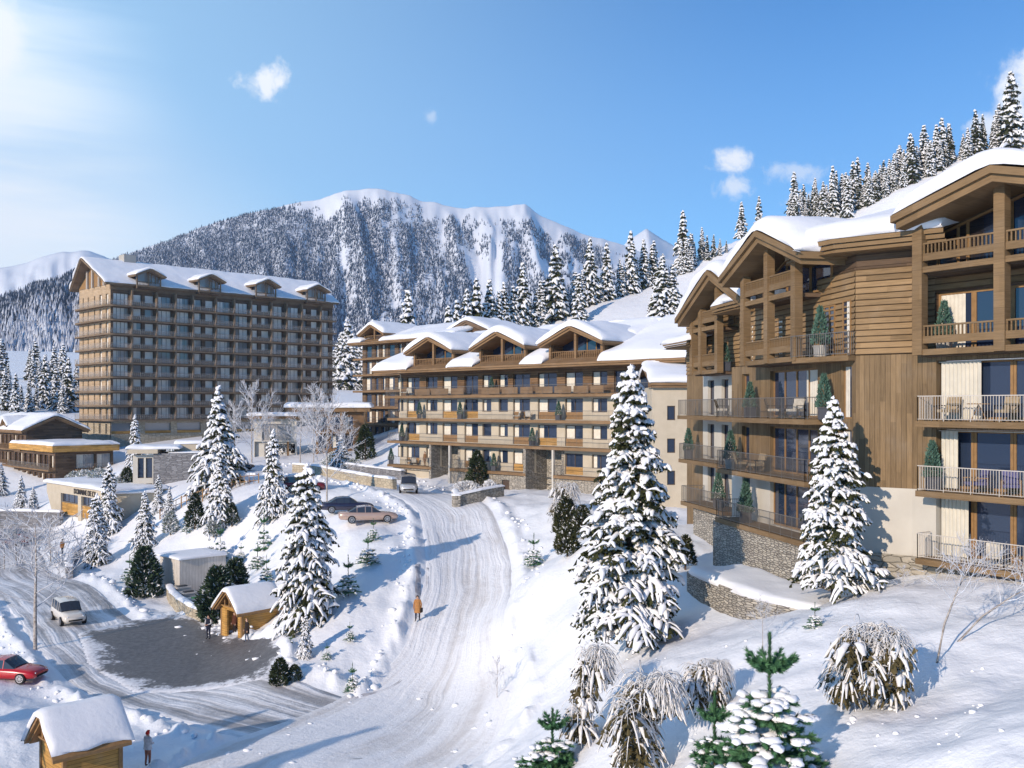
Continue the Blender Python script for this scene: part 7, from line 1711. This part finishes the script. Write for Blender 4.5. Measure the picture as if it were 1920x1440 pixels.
potted(onLW(1370, -.6, Z2), 2.1, 'tub', 'conifer in a pale tub on the middle long chalet balcony', k=2); potted(onLW(1398, -.7, Z1), 2.3, 'box', 'potted conifer on the lowest long chalet balcony', k=0)
p_ = LW2.tpx(1291, -.5); potted(LW2.p(p_, -.5, Z2), 2.0, 'box', 'potted conifer on the farthest middle chalet balcony', k=1); p_ = LW2.tpx(1347, -.6); potted(LW2.p(p_, -.6, Z1), 2.2, 'box', 'potted conifer on the stepped lower chalet balcony', k=2)
p_ = LW2.tpx(1360, -.7); potted(LW2.p(p_, -.7, Z4 - .1), 1.7, 'box', 'potted conifer behind the rail of the far upper chalet balcony', k=0)
for i, (zxx, L, side) in enumerate(((468, 2, 'left end of the second row from the top'), (683, 2, 'third window of the cream row under the timber floor'), (1205, 2, 'right part of the cream row under the timber floor'), (375, 1, 'left end of the middle cream row'), (1065, 1, 'centre right of the middle cream row'), (850, 3, 'timber floor near its centre'), (318, 0, 'far left of the lowest balcony'), (862, 0, 'lowest balcony behind the planter bush'))):
    potted(MF.p(tz(zxx, -.5), -.55, ZL[L]), 1.95, 'box', 'slim potted conifer, ' + side, k=i)
def chair(p, rz, label, seatm='cushion', fm='black', group='balcony chairs', slat=False):
    o = empty('chair', p, label, 'chair', group, rz); f = Fr((0, 0), (1, 0), 1)
    s = MB(); s.box(f, -.30, .30, -.30, .30, .36, .48); s.build('seat', [M[seatm]], o)
    b = MB(); b.quad((-.29, -.27, .46), (.29, -.27, .46), (.29, -.42, .98), (-.29, -.42, .98)); b.quad((-.29, -.35, .46), (.29, -.35, .46), (.29, -.50, .98), (-.29, -.50, .98)); b.quad((-.29, -.42, .98), (.29, -.42, .98), (.29, -.50, .98), (-.29, -.50, .98)); b.build('backrest', [M[seatm]], o)
    for sx_ in (-.31, .31):
        for yy, tt in ((.28, .62), (-.32, .62)): l = MB(); l.bar((sx_, yy, 0), (sx_, yy, tt), .022); l.build('leg', [M[fm]], o)
        a = MB(); a.bar((sx_, -.36, .63), (sx_, .32, .63), .028); a.build('armrest', [M[fm]], o)
    return o
def table(p, rz, label, m='frame', r=.42, h=.72):
    o = empty('table', p, label, 'table', 'balcony tables', rz); t = MB(); n = 14
    t.face([(math.cos(6.283 * i / n) * r, math.sin(6.283 * i / n) * r, h) for i in range(n)], [(0, 0)] * n); t.face([(math.cos(6.283 * i / n) * r, math.sin(6.283 * i / n) * r, h - .04) for i in range(n)][::-1], [(0, 0)] * n)
    for i in range(n): a, c = 6.283 * i / n, 6.283 * (i + 1) / n; t.face([(math.cos(a) * r, math.sin(a) * r, h - .04), (math.cos(c) * r, math.sin(c) * r, h - .04), (math.cos(c) * r, math.sin(c) * r, h), (math.cos(a) * r, math.sin(a) * r, h)], [(0, 0)] * 4)
    t.build('tabletop', [M[m]], o)
    for k in range(3): l = MB(); a = k * 2.094; l.bar((0, 0, h - .04), (math.cos(a) * r * .8, math.sin(a) * r * .8, 0), .02); l.build('leg', [M[m]], o)
aF = FF.ang(); aL = LW.ang(); n_ = -.12
for px, Z, rz, m_, lb in ((1775, Z3, 180, 'wicker', 'wicker armchair seen from behind on the upper right chalet balcony, left of the pair'), (1884, Z3, 180, 'wicker', 'wicker armchair seen from behind on the upper right chalet balcony, right of the pair'), (1826, Z2, 150, 'cushion_blue', 'folding chair with a blue cushion on the middle right chalet balcony'), (1893, Z2, 215, 'cushion_blue', 'reclined deck chair with a blue cushion on the middle right chalet balcony'), (1862, Z1, 30, 'cushion', 'armchair with a pale cushion on the lowest right chalet balcony')):
    chair(FF.p(FF.tpx(px, n_), n_ - .1, Z), aF + R(rz), lb, m_, 'frame' if 'blue' in m_ else 'black')
table(FF.p(FF.tpx(1832, n_), n_ - .1, Z3), 0, 'small timber table between the two wicker armchairs')
table(FF.p(FF.tpx(1905, n_), n_ - .2, Z1), 0, 'small round table beside the pale armchair on the lowest right balcony', 'frame', .3, .5)
for px, Z, n, rz, m_, lb in ((1452, Z3, -.8, 60, 'cushion', 'white cushioned armchair facing right on the upper long chalet balcony'), (1490, Z3, -.8, -60, 'cushion', 'white cushioned armchair facing left on the upper long chalet balcony'), (1392, Z2, -.6, 80, 'wicker', 'wicker chair beside the pale tub on the middle long chalet balcony'), (1418, Z2, -.6, -80, 'wicker', 'second wicker chair from the pale tub on the middle long chalet balcony'), (1356, Z3, -.8, 60, 'cushion', 'pale chair at the far end of the upper long chalet balcony')):
    chair(onLW(px, n, Z), aL + R(rz + 90), lb, m_)
table(onLW(1471, -.8, Z3), 0, 'low dark table between the white cushioned armchairs', 'pot_dark', .35, .5); table(onLW(1405, -.6, Z2), 0, 'small table between the wicker chairs on the middle long chalet balcony', 'frame', .35, .6)
aM = MF.ang()
for zxx, L, rz, lb in ((980, 2, 60, 'pale armchair, left one before the wide window of the cream row'), (1045, 2, -60, 'pale armchair, right one before the wide window of the cream row'), (405, 0, 60, 'pale armchair on the lowest balcony left of the stair recess'), (440, 0, -50, 'second pale armchair on the lowest balcony left of the stair recess'), (385, 3, 60, 'pale armchair at the left end of the timber floor balcony'), (420, 3, -60, 'second pale armchair at the left end of the timber floor balcony')):
    chair(MF.p(tz(zxx, -.6), -.7, ZL[L]), aM + R(rz + 90), lb, 'cushion')
table(MF.p(tz(1012, -.6), -.7, ZL[2]), 0, 'small table between the two pale armchairs on the long building', 'pot_dark', .35, .6)
table(MF.p(tz(422, -.6), -.7, ZL[0]), 0, 'small table between the two armchairs left of the stair recess', 'pot_dark', .35, .6)
# ------------------------------------------------------------------ air
hz_ = MB(); hf = Fr((0, 0), (1, 0), 1); hz_.box(hf, -2600, 2600, -150, 3900, -60, 1000)
hm = bpy.data.materials.new('haze_air'); hm.use_nodes = True; ht = NT(hm.node_tree); ht.n.clear()
ho_ = ht.node('ShaderNodeOutputMaterial'); pv = ht.node('ShaderNodeVolumePrincipled'); ht.link(pv.outputs[0], ho_.inputs['Volume'])
pv.inputs['Color'].default_value = (.52, .70, 1.0, 1); pv.inputs['Density'].default_value = .00012; pv.inputs['Anisotropy'].default_value = .0
ho2 = hz_.build('haze', [hm]); tag(ho2, 'thin bluish mountain air', 'haze', kind='stuff')
